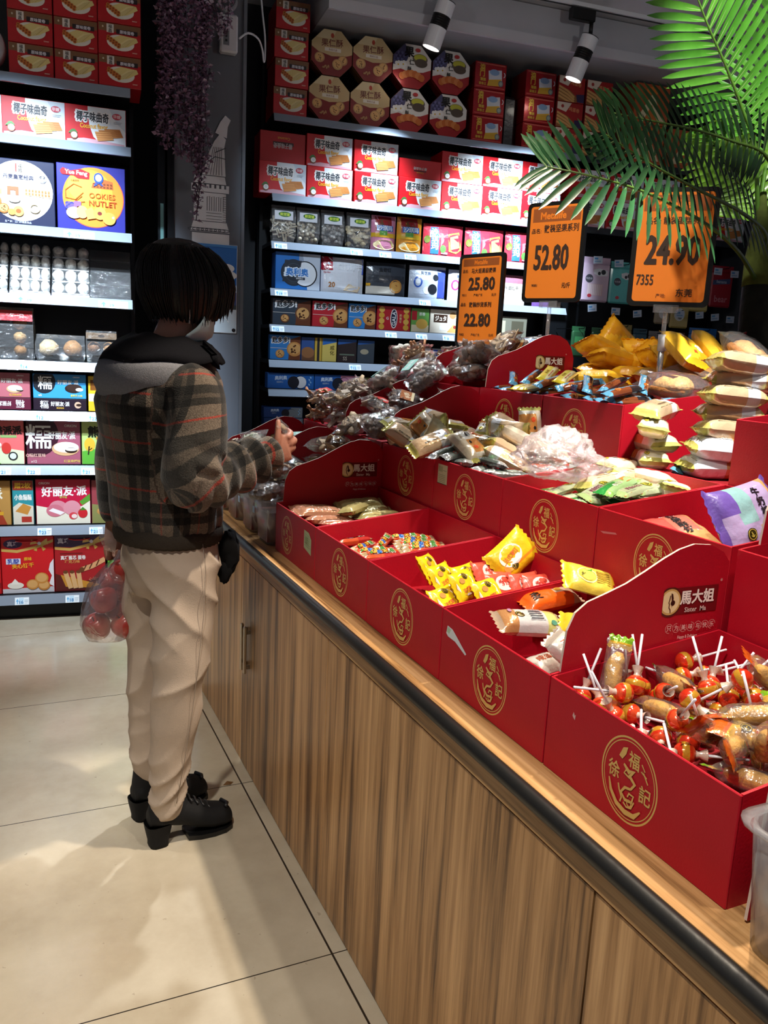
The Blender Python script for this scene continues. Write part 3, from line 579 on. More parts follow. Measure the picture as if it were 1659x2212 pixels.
GIFT2 = [R(0, 0, 1, 1, '#b4552a'), P([(.1, .1), (.5, .8), (.9, .1)], '#e3cfa4'), P([(.3, .1), (.5, .5), (.7, .1)], '#c9702c'), E(.5, .85, .2, .1, '#d9752e')]
# ------------------------------------------------------------------ left bay products
dl = 4.145
WIDS = {0: 'left', 1: 'middle', 2: 'right'}
p = carton('egg_roll_carton', .178, .126, .24, '#a8131b', EGG, group='egg roll cartons on the left top shelf')
sp = []; lb = []
for c, s in enumerate((-.2985, -.116, .064)):
    for r in range(3): sp.append((s, dl-.02*(c == 2), 2.44+.1275*r)); lb.append('red egg roll carton, %s column, %s on the left top shelf' % (WIDS[c], ['bottom of its stack', 'middle of its stack', 'top of its stack'][r]))
series(p, sp, lb); 
for o in [p]+[x for x in COL.objects if x.name.startswith('egg_roll_carton.')]: o['category'] = 'box'
m = MB(); m.lathe([(0, 0), (.10, 0), (.10, .004), (.095, .05), (0, .05)], '#d9dbe0', 'tin', 32, Matrix.Rotation(PI/2, 4, 'X')); m.obj('round_tin', loc=wl(-.50, dl+.06, 2.545), rot=(0, 0, WYAW), label='pale round tin at the left frame edge beside egg roll cartons', cat='tin')
p = carton('coconut_biscuit_carton', .256, .156, .20, '#c2101b', COCO, group='coconut biscuit cartons on the left shelves')
series(p, [(-.55, dl, 2.195), (-.296, dl, 2.195), (-.042, dl, 2.195)], ['red and white coconut biscuit carton cut by the left photo edge', 'red and white coconut biscuit carton, middle of the left row', 'red and white coconut biscuit carton nearest the column on left shelf'])
DAN = [R(0, 0, 1, 1, '#1b2140'), E(.5, .52, .49, .47, '#f1ece2', 0, 40), E(.5, .5, .47, .45, '#f7f3ea', 0, 40), R(.43, .80, .57, .945, '#eee6da'), VT('福昌', .5, .905, .06, '#32231a'), R(.43, .81, .45, .94, '#b03a30'), T('丹麦皇室经典', .47, .735, .075, '#3a3a52', 1.3, 0, .52), T('曲奇饼干', .47, .665, .04, '#b8a688', .6), T('名扬', .83, .75, .04, '#33334a', .5), T('食品', .83, .70, .04, '#33334a', .5), G(.83, .725, .06, .06, .006, '#33334a')]
DAN += [P([(.05, .45), (.07, .62), (.09, .69), (.12, .60), (.22, .52), (.22, .45)], '#c8a06a'), P([(.30, .45), (.30, .58), (.47, .58), (.47, .45), (.42, .45), (.42, .52), (.35, .52), (.35, .45)], '#b06a4a'), P([(.55, .46), (.56, .55), (.68, .60), (.95, .58), (.97, .44)], '#d9bb8e')]+[R(.57+.048*i, .465+.05*j, .595+.048*i, .50+.05*j, '#a87848') for i in range(8) for j in range(2)]
DAN += cookie(.12, .34, .095, '#b9763c', '#7d4a20', 5, 4)+cookie(.24, .23, .085, '#a8672f', '#6b3c18', 7, 5)+[E(.46, .20, .08, .08, '#dba85e'), E(.46, .20, .04, .035, '#b55a2c'), G(.70, .27, .085, .08, .03, '#d7c7a6'), E(.40, .38, .09, .05, '#d3dadf'), E(.40, .40, .075, .035, '#eef2f4'), E(.36, .18, .06, .05, '#c88a4a'), T('生产商：江门市福昌食品', .45, .03, .035, '#c8cde0', .3, 0, .7)]
place(carton('danish_cookie_box', .278, .272, .10, '#1c2342', DAN, label='navy cookie box with round white landmark picture on left shelf', cat='box'), -.359, dl, 1.825)
YUE = [R(0, 0, 1, 1, '#2a2a86'), P([(.0, .5), (0, 1), (.45, 1), (.2, .7)], '#353496'), E(.53, .51, .475, .47, '#f08a2e', 0, 44), E(.47, .60, .36, .34, '#f6a73a', 0, 36), E(.40, .68, .26, .24, '#fbc04a', 0, 30), G(.53, .51, .475, .47, .012, '#e8543a', -2.6, .6), P([(.50, .66), (.52, .74), (.70, .81), (.82, .78), (.83, .66)], '#b5602c')]+[R(.53+.05*i, .675+.045*j, .56+.05*i, .70+.045*j, '#7d3c1c') for i in range(6) for j in range(2)]
YUE += [E(.10, .88, .055, .05, '#b5131f'), P([(.08, .94), (.20, .90), (.34, .94), (.48, .89), (.47, .79), (.30, .79), (.24, .83), (.08, .83)], '#b5131f'), T('Yue Feng', .28, .868, .085, '#f5e8dc', 1.4, -.02, .34), T('经典曲奇', .26, .755, .03, '#7a3416', .5), E(.61, .82, .075, .085, '#2f4fc0'), E(.61, .825, .05, .055, '#eef2fa'), P([(.56, .75), (.54, .69), (.60, .72)], '#2f4fc0'), P([(.65, .75), (.68, .70), (.62, .72)], '#2f4fc0')]
YUE += [L([(.36, .66), (.24, .70), (.12, .60), (.12, .48), (.26, .46), (.38, .58)], .012, '#c8641e'), T('OOKIES', .66, .545, .085, '#c8601c', .8, 0, .55), L([(.24, .42), (.36, .52), (.22, .40), (.40, .44)], .012, '#b8561c'), T('NUTLET', .67, .425, .085, '#b04c18', .8, 0, .55)]
YUE += [E(.14+.035*(i % 3), .39-.03*(i//3), .03, .03, ['#3c3f9a', '#6a55b0'][i % 2]) for i in range(8)]+[E(.26+.03*(i % 3), .41-.03*(i//3), .026, .026, '#8a62b8') for i in range(7)]+[E(.24, .25, .12, .09, '#f0d8a8'), E(.36, .27, .09, .10, '#eebf72'), P([(.44, .16), (.40, .30), (.50, .36), (.60, .20)], '#e9ae5c')]+[E(.62, .27, .10, .10, '#e5a350'), E(.62, .27, .035, .03, '#7a2c28'), E(.76, .20, .105, .10, '#dd9a4a'), E(.82, .22, .02, .02, '#f2d7a0')]
place(carton('nut_cookie_box', .290, .278, .10, '#26267c', YUE, label='indigo cookie box with orange disc and blue rosette', cat='box'), -.066, dl, 1.825)
# clear trays of filled balls and an empty one
def pastry_tray(name, W, balls, lab, group='clear pastry trays'):
    e = link(name, None, label=lab, cat='tray', group=group)
    m = MB(); m.box(-W/2, .02, 0, W/2, .24, .008, '#d7dbe2' if balls else '#191b1f', 'plastic'); m.obj('base', e)
    m = MB(); rws = 4
    for j in range(rws):
        z = .01+.055*j; m.box(-W/2+.004, .02+.035*j, z, W/2-.004, .026+.035*j+.05, z+.004, '#20242a' if not balls else '#e6e9ee', 'plastic')
    m.obj('insert', e)
    if balls:
        for j in range(rws):
            for i in range(balls):
                m = MB(); m.ball((-W/2+W*(i+.5)/balls, .045+.035*j, .038+.055*j), W/balls*.47, .026, .027, ['#e9e6dd', '#e2ddd0', '#efece6'][(i+j) % 3], 'food', 10, 7, .15, None, i+7*j); m.obj('ball', e)
    m = MB(); m.add([(-W/2, .0, .0), (W/2, .0, .0), (W/2, .15, .225), (-W/2, .15, .225), (W/2, .25, .23), (-W/2, .25, .23), (W/2, .25, 0), (-W/2, .25, 0)], [(0, 1, 2, 3), (3, 2, 4, 5), (1, 6, 4, 2), (7, 0, 3, 5)], '#ffffff', 'film'); m.obj('clear_lid', e)
    return e
place(pastry_tray('pastry_tray', .155, 4, 'clear tray of white sugar balls at the left photo edge'), -.507, dl, 1.53)
place(pastry_tray('pastry_tray', .170, 4, 'clear tray of bright white rice balls on left shelf, second from left'), -.337, dl, 1.53)
place(pastry_tray('pastry_tray', .163, 3, 'clear tray of crumb-coated balls on left shelf, third from left'), -.164, dl, 1.53)
place(pastry_tray('pastry_tray', .180, 0, 'nearly empty black pastry tray at the right end of left shelf'), .010, dl, 1.53)
# bread and cake bags
def cake_bag(W, H, D, items, head, lab, rows, cols, c='#b98a55'):
    e = link('cake_bag', None, label=lab, cat='bag', group='clear cake bags on the left shelf')
    for j in range(rows):
        for i in range(cols):
            m = MB(); r = min(W/cols, H/rows*.85)*.47
            m.ball((-W/2+W*(i+.5)/cols, D*.45, .008+H*.85/rows*(j+.5)), r, D*.36, r*.92, [c, '#a9753f', '#c79a62'][(i+j) % 3], 'food', 12, 8, .25, None, i*3+j); m.obj('cake', e)
    m = MB(); vs = []; 
    for (z, y0, y1, x) in ((0, .01, D-.01, W/2*.96), (H*.25, -.004, D+.004, W/2*1.02), (H*.7, 0, D, W/2*1.02), (H*.92, D*.35, D*.62, W/2), (H*1.08, D*.47, D*.52, W/2*1.0)): vs += [(-x, y0, z), (x, y0, z), (x, y1, z), (-x, y1, z)]
    m.add(vs, [(4*k+q, 4*k+(q+1) % 4, 4*k+4+(q+1) % 4, 4*k+4+q) for k in range(4) for q in range(4)], '#ffffff', 'film', None, False); m.obj('clear_wrap', e)
    if head:
        m = MB(); m.face(head, (-W/2, -.006, H*.80), (1, 0, 0), (0, .25, 1), W, H*.22, 'pack'); m.obj('header_label', e)
    return e
place(cake_bag(.235, .215, .12, 6, [R(0, 0, 1, 1, '#c8202a'), T('每一口', .72, .5, .4, '#f5dcd6', 1, 0, .3)], 'clear bag of six round nut cakes with red header', 3, 2), -.447, dl, 1.236)
place(cake_bag(.21, .11, .13, 2, None, 'clear bag of two pale flat cakes on left shelf', 1, 2, '#d9b98a'), -.215, dl, 1.236)
place(cake_bag(.135, .135, .12, 2, [R(0, 0, 1, 1, '#5b4630'), E(.5, .5, .5, .22, '#2a1c12')], 'clear bag of brown cakes behind the shopper\'s shoulder', 1, 2, '#8c5c34'), -.035, dl, 1.236)
# pie boxes
def pie(cx, cy, r, crust, fill, cut='#2c1a12'): return [E(cx, cy, r, r*.55, crust), E(cx+r*.05, cy+r*.12, r*.92, r*.42, fill), E(cx+r*.35, cy-r*.12, r*.45, r*.22, cut), E(cx+r*.35, cy-r*.05, r*.42, r*.12, '#f3ece0')]
def orion(bg, blob, name, extra, dark='#1f1420', big='糯', bx=.22):
    return [R(0, 0, 1, 1, bg), E(.20, .68, .46, .50, blob, 0, 26) if big else R(0, .99, 1, 1, bg), T(big, bx, .64, .56, '#f1efe8', .75) if big else R(0, 0, .01, .01, bg), T(name, .66, .68, .19, '#f1efe8', 1.4, 0, .50), T('ORION', .82, .90, .06, '#f1efe8', .8)]+extra
zf = 1.008
pu = pie(.70, .34, .30, '#c9a27c', '#ede4da')
def pbox(name, W, H, D, col, art, lab): return carton(name, W, H, D, col, art, label=lab, cat='box')
flatart = [R(0, 0, 1, 1, '#241623'), T('糯', .20, .5, .72, '#efece6', .6), T('好丽友·派', .50, .58, .42, '#efece6', 1.2, 0, .36), T('甜甜糯糯', .5, .2, .15, '#d8a740', .3), E(.84, .5, .30, .30, '#c9a68c'), E(.86, .5, .25, .12, '#35201a')]
flat2 = [R(0, 0, 1, 1, '#5c1c30'), T('糯', .80, .5, .72, '#efece6', .6, PI), T('好丽友·派', .45, .5, .42, '#efece6', 1.2, PI, .36)]
place(pbox('pie_box', .225, .055, .14, '#4a1a2a', flat2, 'flat maroon pie box lying upside down under the rosy pie box'), -.460, dl, zf)
place(pbox('pie_box', .232, .055, .14, '#1f1420', flatart, 'flat dark pie box lying under the blue pie box'), -.222, dl, zf)
place(pbox('pie_box', .222, .113, .13, '#a8525a', orion('#b0616a', '#4a2030', '好丽友·派', pu+[T('红豆糯米味', .72, .10, .09, '#d9b040', .6)]), 'rosy pie box above the flat maroon box at left'), -.460, dl, zf+.056)
place(pbox('pie_box', .230, .113, .13, '#2f86c4', orion('#3a93cf', '#20222a', '好丽友·派', pie(.76, .42, .34, '#2b1d18', '#3a2620', '#f0eadc')+[T('x6', .12, .12, .10, '#e6f0f8', 1), T('香草芝士味', .82, .12, .09, '#e4d23a', 1)]), 'bright blue pie box stacked on a flat dark box'), -.222, dl, zf+.056)
place(pbox('pie_box', .20, .165, .14, '#c9a21c', [R(0, 0, 1, 1, '#dbb32a'), R(0, .28, .4, .5, '#f2ead2'), R(.04, .6, .2, .9, '#7d4a1a')], 'yellow pie box half hidden behind the shopper\'s back'), .002, dl, zf)
zg = .755
PANDA = [R(0, 0, 1, 1, '#e26a6a'), P([(0, 0), (1, 0), (1, .30), (.6, .36), (.25, .42), (0, .40)], '#dbe0b8'), P([(0, 0), (.5, 0), (.35, .12), (0, .16)], '#79b04a'), T('熊猫派派', .56, .76, .20, '#2a1a1a', 2.5, .04, .8), R(.5, .60, .85, .66, '#8fae6a')]+pie(.34, .42, .18, '#e0a090', '#f2d8d0', '#c86a70')+[E(.76, .18, .10, .10, '#2b2b2b'), E(.76, .18, .07, .07, '#d8ded0'), E(.62, .36, .10, .13, '#cf3a34')]
place(pbox('pie_box', .20, .207, .14, '#d56060', PANDA, 'coral red pie box at the left photo edge, third shelf up'), -.483, dl, zg)
place(pbox('pie_box', .237, .205, .14, '#54202f', orion('#a8596c', '#3c1626', '好丽友·派', pie(.72, .36, .30, '#d8a97c', '#f0e8de')+[T('Q糯红豆味', .16, .2, .09, '#e6b6a6', .6), T('x12', .12, .06, .06, '#f0e0d8', .6), T('红豆麻糬味', .84, .07, .07, '#e0c060', .6)]), 'plum pie box with large white character and filled bun'), -.255, dl, zg)
GRN = [R(0, 0, 1, 1, '#bcd07c'), P([(0, 0), (1, 0), (1, .2), (.4, .38), (0, .30)], '#5fae3c'), T('熊猫', .36, .76, .26, '#22261a', 2.5), R(.28, .58, .55, .64, '#c98a2c'), E(.15, .46, .12, .16, '#e9b53a'), L([(.12, .22), (.14, .42)], .03, '#2c2a1c'), L([(.13, .32), (.2, .38)], .02, '#2c2a1c')]+pie(.42, .24, .18, '#d9a04a', '#e9bf6a', '#5a3018')
place(pbox('pie_box', .225, .207, .14, '#a9c068', GRN, 'lime green pie box half hidden behind the shopper'), -.019, dl, zg)
zh = .466
place(pbox('pie_box', .155, .212, .12, '#b8843c', [R(0, 0, 1, 1, '#b98a48'), T('派', .6, .72, .26, '#f0ead8', 2), P([(.1, 0), (.9, 0), (.7, .35), (.3, .4)], '#a33a24'), R(.2, .22, .8, .3, '#d8a02c')], 'tan pie box at the left photo edge, second shelf up'), -.528, dl, zh)
place(pbox('pie_box', .092, .214, .10, '#28808a', [R(0, 0, 1, 1, '#2f8f98'), R(0, .78, 1, 1, '#a03a2a'), T('赠2枚', .5, .89, .13, '#f0c23a', 1.6, 0, .8), T('小鱼糯糯', .5, .62, .13, '#f2f0e8', 1.5, 0, .85), P([(.0, 0), (1, 0), (1, .42), (.3, .5), (0, .4)], '#dcd4c2'), P([(.1, .3), (.5, .48), (.9, .40), (.7, .22)], '#c98a3c'), R(.4, .05, .9, .18, '#b0342a')], 'narrow teal snack box beside the strawberry pie box'), -.397, dl, zh)
STR = [R(0, 0, 1, 1, '#c4123e'), P([(0, 0), (1, 0), (1, .52), (.85, .40), (.5, .30), (0, .42)], '#ece5d2'), P([(.8, .5), (1, .68), (1, .52), (.85, .42)], '#5a9a34'), T('ORION', .15, .92, .05, '#f5e6ea', .8), T('好丽友·派', .52, .74, .22, '#f6f0f0', 1.8, .03, .84), T('草莓味', .5, .60, .05, '#b8d060', .6)]
STR += [E(.40, .36, .19, .17, '#d98a98'), E(.34, .30, .18, .14, '#cf7284'), P([(.22, .30), (.44, .20), (.52, .26), (.30, .36)], '#f6eeee'), E(.66, .36, .18, .17, '#dd93a0'), E(.68, .18, .09, .08, '#d8404c'), E(.70, .17, .06, .05, '#f3dcd8'), E(.86, .24, .10, .11, '#cc1f2c'), P([(.8, .30), (.86, .38), (.93, .31)], '#3f8a2c')]
place(pbox('pie_box', .243, .218, .14, '#b81238', STR, 'crimson strawberry pie box with two pink pies'), -.220, dl, zh)
place(pbox('pie_box', .215, .214, .14, '#8a3040', [R(0, 0, 1, 1, '#9a4048'), T('熊猫', .35, .70, .24, '#241414', 2), P([(0, 0), (1, 0), (1, .3), (0, .45)], '#8a8a52')]+pie(.3, .28, .2, '#c08a4a', '#d9a860', '#4a2418'), 'dull red pie box half hidden behind the jacket hem'), .014, dl, zh)
zi = .129
def rope(c): return lambda e, W, H: None
def giftbox(W, H, bg, ribbon, art, lab):
    e = link('gift_box', None, label=lab, cat='box', group='gift boxes on the lowest shelf')
    m = MB(); m.box(-W/2, 0, 0, W/2, .10, H, bg, 'card', None, .002); m.face(art, (-W/2+.002, -.0003, .002), (1, 0, 0), (0, 0, 1), W-.004, H-.004); m.obj('carton', e)
    m = MB(); m.tube([(-W*.22, -.004, H*.93), (-W*.1, -.009, H*.915), (W*.05, -.010, H*.915), (W*.2, -.006, H*.93)], .0035, ribbon, 'rubber', 6); m.obj('carry_cord', e)
    return e
BOW = [P([(0, .80), (.30, .77), (.7, .85), (1, .95), (1, .90), (.7, .80), (.3, .72), (0, .75)], '#cfa85a'), P([(.72, .88), (.58, .95), (.55, .86)], '#d9b76a'), P([(.74, .88), (.88, .97), (.90, .86)], '#d9b76a'), P([(.70, .86), (.62, .76), (.68, .74)], '#c29a4a'), P([(.75, .86), (.86, .78), (.80, .74)], '#c29a4a'), E(.73, .88, .03, .03, '#ded6e6')]
G1 = [R(0, 0, 1, 1, '#cf1420'), P([(0, 0), (1, 0), (1, .10), (0, .08)], '#c8c6cc'), E(.22, .88, .15, .08, '#3a2058'), T('真巧', .22, .88, .09, '#e3d6ee', 1)]+BOW+[R(.08, .52, .36, .62, '#d8dcf0'), T('乳酸', .22, .57, .09, '#3a4aa8', 1.5), T('原味', .50, .61, .06, '#f2c02c', 1), T('夹心饼干', .40, .49, .085, '#f2a52c', 2, .08, .5), P([(1, .6), (.93, .52), (.9, .4), (.96, .3), (.9, .15), (1, .1)], '#e6e2ea')]
G1 += [E(.25, .14, .13, .06, '#e8e2d6'), P([(.15, .16), (.24, .26), (.34, .16)], '#f4efe6')]+cookie(.58, .15, .10, '#c9883c', '#a3662a', 0)+cookie(.80, .13, .10, '#bf7c34', '#a3662a', 0)+cookie(.76, .26, .11, '#c9883c', '#a3662a', 0)
G2 = [R(0, 0, 1, 1, '#a8151f'), P([(0, .80), (.4, .78), (1, .92), (1, 1), (0, 1)], '#3a1c50'), P([(0, 0), (1, 0), (1, .25), (.5, .15), (0, .32)], '#5a1414'), T('真巧', .18, .90, .10, '#d8cfe6', 1)]+BOW+[T('真巧酱芯 蛋卷', .36, .60, .075, '#f3e8e4', 1.4, 0, .5), T('巧克力味', .34, .53, .06, '#d99a54', .8), R(.1, .67, .55, .685, '#7a1014')]
G2 += [L([(.52, .38), (.74, .44), (1, .56)], .085, '#d9a070'), L([(.56, .36), (.62, .46)], .02, '#5a2c18'), L([(.68, .39), (.74, .49)], .02, '#5a2c18'), L([(.82, .44), (.88, .55)], .02, '#5a2c18'), E(.53, .38, .04, .045, '#6b3a1c'), P([(.1, .3), (.9, .1), (.7, .05), (.2, .08)], '#c98a2c')]+[L([(.30+.10*i, .05), (.20+.13*i, .34)], .075, '#dcae78') for i in range(3)]+[E(.20+.13*i, .345, .04, .03, '#6a3c1e') for i in range(3)]+[T('心动一刻', .82, .22, .06, '#e8a078', 0, .15), T('巧克力味', .85, .14, .06, '#e8a078', 0, .15)]
place(giftbox(.232, .280, '#c2131e', '#d2232c', G1, 'bright red gift box with sandwich biscuits on lowest left shelf'), -.386, dl, zi)
place(giftbox(.232, .284, '#9a131c', '#c4222a', G2, 'dark red gift box with egg rolls and purple band'), -.151, dl, zi)
place(giftbox(.14, .27, '#5cae2c', '#8ac84a', [R(0, 0, 1, 1, '#6cc23a'), R(0, .0, 1, .3, '#e4da4a'), E(.5, .7, .25, .1, '#f1f6e6')], 'lime green gift box behind the hand holding the bag'), .045, dl, zi)
place(giftbox(.20, .28, '#c2131e', '#d2232c', [R(0, 0, 1, 1, '#c2131e'), R(0, .1, 1, .2, '#8a0f18')], 'red gift box cut off by the left photo edge'), -.605, dl, zi)
# price tags clipped on the rails
def ptag(s, d, z, txt, lab, c='#e9f1f7', W=.062, arrow='#5aa7d8'):
    m = MB(); m.box(-W/2, 0, 0, W/2, .0015, .036, c, 'paper')
    m.face([R(.28, .08, .62, .92, '#bcdcf0'), P([(.08, .45), (.18, .85), (.28, .45), (.21, .45), (.21, .12), (.15, .12), (.15, .45)], arrow), T(txt, .46, .36, .44, '#2f6fa8', 1), R(.68, .6, .95, .66, '#9db4c6'), R(.68, .4, .92, .46, '#9db4c6'), R(.68, .2, .9, .25, '#b6c6d2')], (-W/2, -.0004, 0), (1, 0, 0), (0, 0, 1), W, .036, 'paper')
    o = m.obj('price_tag', label=lab, cat='price tag', group='price tags on the shelf rails'); o.location = wl(s, d-.0225, z-.0425); o.rotation_euler = (-.46, 0, WYAW); return o
for s, z, t, n in ((-.36, 1.236, '14', 'left of the pale cake bag'), (-.30, 1.008, '12', 'under the flat dark pie box'), (-.07, 1.008, '22', 'left of the shopper\'s back, fourth shelf up'), (-.47, .755, '21', 'under the coral red pie box'), (-.345, .755, '22', 'under the plum pie box'), (-.105, .755, '21', 'under the lime green pie box'), (-.305, .466, '23', 'under the crimson strawberry pie box'), (-.075, .466, '21', 'left of the jacket hem'), (-.415, .129, '16', 'under the bright red gift box'), (-.19, .129, '18', 'under the dark red gift box'), (-.02, .129, '18', 'under the lime green gift box')):
    ptag(s, 4.12, z, t, 'white price tag reading %s on left rail, %s' % (t, n))
for s, z, n in ((-.12, 1.825, 'under the round-picture cookie boxes'), (.02, 1.53, 'under the nearly empty tray'), (-.33, 1.53, 'under the white rice balls')):
    ptag(s, 4.12, z, '19', 'blank-looking white price strip on left rail %s' % n, '#f2f5f8', .13)
# ------------------------------------------------------------------ right bay products
dr = 4.945
p = carton('egg_roll_carton', .192, .145, .24, '#a8131b', EGG, cat='box', group='egg roll cartons on the right top shelf')
series(p, [(.988+.006*(r % 2), dr, 2.625+.1475*r) for r in range(4)], ['red egg roll carton, %s of the right-hand stack beside octagonal tins' % n for n in ('bottom', 'second', 'third', 'top')])
def octo(art, col, S):
    m = MB(); m.prism([((x-.5)*S, (y)*S) for x, y in OCT], 0, .09, 'y', col, 'tin'); m.face(art, (-S/2, -.0004, 0), (1, 0, 0), (0, 0, 1), S, S, 'tin'); m.prism([((x-.5)*S*1.012, (y-.5)*S*1.012+S/2) for x, y in OCT], .02, .028, 'y', '#6b3a22', 'tin')
    return m.obj('octagonal_tin', cat='tin', group='octagonal biscuit tins')
p = octo(nutbox(), '#7a5a34', .236); series(p, [(1.213, dr, 2.625), (1.456, dr, 2.625), (1.220, dr, 2.866), (1.462, dr, 2.866)], ['brown octagonal nut biscuit tin, %s of four' % n for n in ('lower left', 'lower right', 'upper left', 'upper right')])
p = octo(nutbox2(), '#8a1c1f', .234); series(p, [(1.700, dr, 2.625), (1.946, dr, 2.625), (1.702, dr, 2.864), (1.948, dr, 2.864)], ['white and red octagonal biscuit tin with flowers, %s of four' % n for n in ('lower left', 'lower right', 'upper left', 'upper right')])
p = carton('egg_roll_tin', .205, .148, .20, '#a0141b', MACAU, mt='tin', cat='tin', group='yellow-lettered egg roll tins'); 
series(p, [(2.205, dr, 2.625+.150*r) for r in range(3)]+[(2.545, dr, 2.625+.150*r) for r in range(3)], ['red yellow-lettered egg roll tin, %s of the stack %s' % (n, w) for w in ('beside the octagonal tins', 'right of the dark gap') for n in ('bottom', 'middle', 'top')])
p = carton('biscuit_stick_carton', .185, .148, .20, '#8f1816', STICK, cat='box', group='biscuit stick cartons')
series(p, [(2.76+.2*c, dr, 2.625+.150*r) for c in range(2) for r in range(3)], ['brown and red biscuit stick carton, %s in the %s column' % (n, w) for w in ('left', 'right') for n in ('bottom', 'middle', 'top')])
p = carton('orange_gift_carton', .26, .24, .2, '#a84c26', GIFT2, cat='box', group='orange gift cartons'); series(p, [(3.34, dr, 2.625), (3.64, dr, 2.625), (3.35, dr, 2.867)], ['orange patterned gift carton behind palm leaves, %s' % n for n in ('lower left', 'lower right', 'upper')])
p = carton('hanging_snack_pack', .10, .30, .10, '#222327', [R(0, 0, 1, 1, '#2a2b30'), R(.1, .3, .9, .7, '#3d3f47')], mt='pack', bev=.02, label='dark wrapped pack in the gap between red egg roll tins', cat='pack'); place(p, 2.375, dr+.06, 2.625)
p = carton('coconut_biscuit_carton', .272, .174, .20, '#c2101b', COCO, cat='box', group='coconut biscuit cartons on the right shelf')
cs = [.956, 1.233, 1.516, 1.793, 2.068, 2.339, 2.61, 2.95, 3.23, 3.51, 3.79, 4.06]
sp = [(s, dr, 2.200) for s in cs]; lb = ['red coconut biscuit carton, lower row of the right shelf, %s from left' % NTH[i] for i in range(12)]
top = [1, 2, 4, 5, 6, 7, 8, 9]
sp += [(cs[i]-.004, dr+.012, 2.376) for i in top]; lb += ['red coconut biscuit carton stacked on the %s carton from left' % NTH[i] for i in top]
series(p, sp, lb)
p = carton('coconut_biscuit_carton', .262, .165, .20, '#b9111c', COCOB, label='coconut carton showing its plain red back, leftmost on the upper row', cat='box'); place(p, .958, dr+.03, 2.376)
p = carton('coconut_biscuit_carton', .268, .105, .20, '#c2101b', COCOS, label='low coconut carton showing its red side with inverted lettering', cat='box'); place(p, 1.79, dr+.01, 2.376)
# bags of dried snacks with green oval labels
def nutbag(W, H, kind, lab):
    e = link('nut_bag', None, label=lab, cat='bag', group='clear dried snack bags with green labels'); q = random.Random(kind)
    m = MB()
    for k in range(46 if kind else 52):
        x = q.uniform(-W*.42, W*.42); z = q.uniform(.026, H*.62); y = q.uniform(.012, .05)
        if kind == 0: X = Matrix.Translation((x, y, z)) @ Euler((q.uniform(-1, 1), q.uniform(-3, 3), 0)).to_matrix().to_4x4(); m.box(-.022, -.004, -.004, .022, .004, .004, ['#c9bda4', '#b9a98c', '#ddd3bf'][k % 3], 'food', X)
        elif kind == 3: X = Matrix.Translation((x, y, z)) @ Euler((q.uniform(-.8, .8), q.uniform(-.8, .8), 0)).to_matrix().to_4x4(); m.ball((0, 0, 0), .020, .004, .014, ['#cbb890', '#bda87e', '#d8c9a6'][k % 3], 'food', 8, 5, .3, X, k)
        else: m.ball((x, y*.8, z), .0125, .0125, .0125, (['#b4a68c', '#a5967c', '#c4b8a0'] if kind == 1 else ['#8f8a84', '#7d7872', '#a09a92'])[k % 3], 'food', 8, 6)
    m.obj('contents', e, kind='stuff')
    m = MB(); m.face([R(0, 0, 1, 1, '#d3d6dc'), E(.55, .62, .75, .30, '#2c6a2a'), T('鲜货铺', .55, .62, .36, '#cfe04a', 1.5, 0, .7)], (-W*.4, -.0035, H*.60), (1, 0, 0), (0, .05, 1), W*.78, H*.24, 'pack'); m.obj('label', e)
    m = MB(); vs = []
    for (z, y0, y1, x) in ((0, .01, .06, W/2*.9), (H*.3, -.002, .068, W/2), (H*.7, 0, .06, W/2), (H, .03, .034, W/2)): vs += [(-x, y0, z), (x, y0, z), (x, y1, z), (-x, y1, z)]
    m.add(vs, [(4*k+j, 4*k+(j+1) % 4, 4*k+4+(j+1) % 4, 4*k+4+j) for k in range(3) for j in range(4)], '#ffffff', 'film'); m.obj('clear_wrap', e)
    return e
for k, (s, W, n) in enumerate(((.969, .138, 'pale sticks'), (1.114, .134, 'cream round nuts'), (1.262, .138, 'grey round nuts'), (1.422, .146, 'flat cream flakes'))): place(nutbag(W, .205, k, 'clear bag of %s with green oval label' % n), s, dr, 1.940)
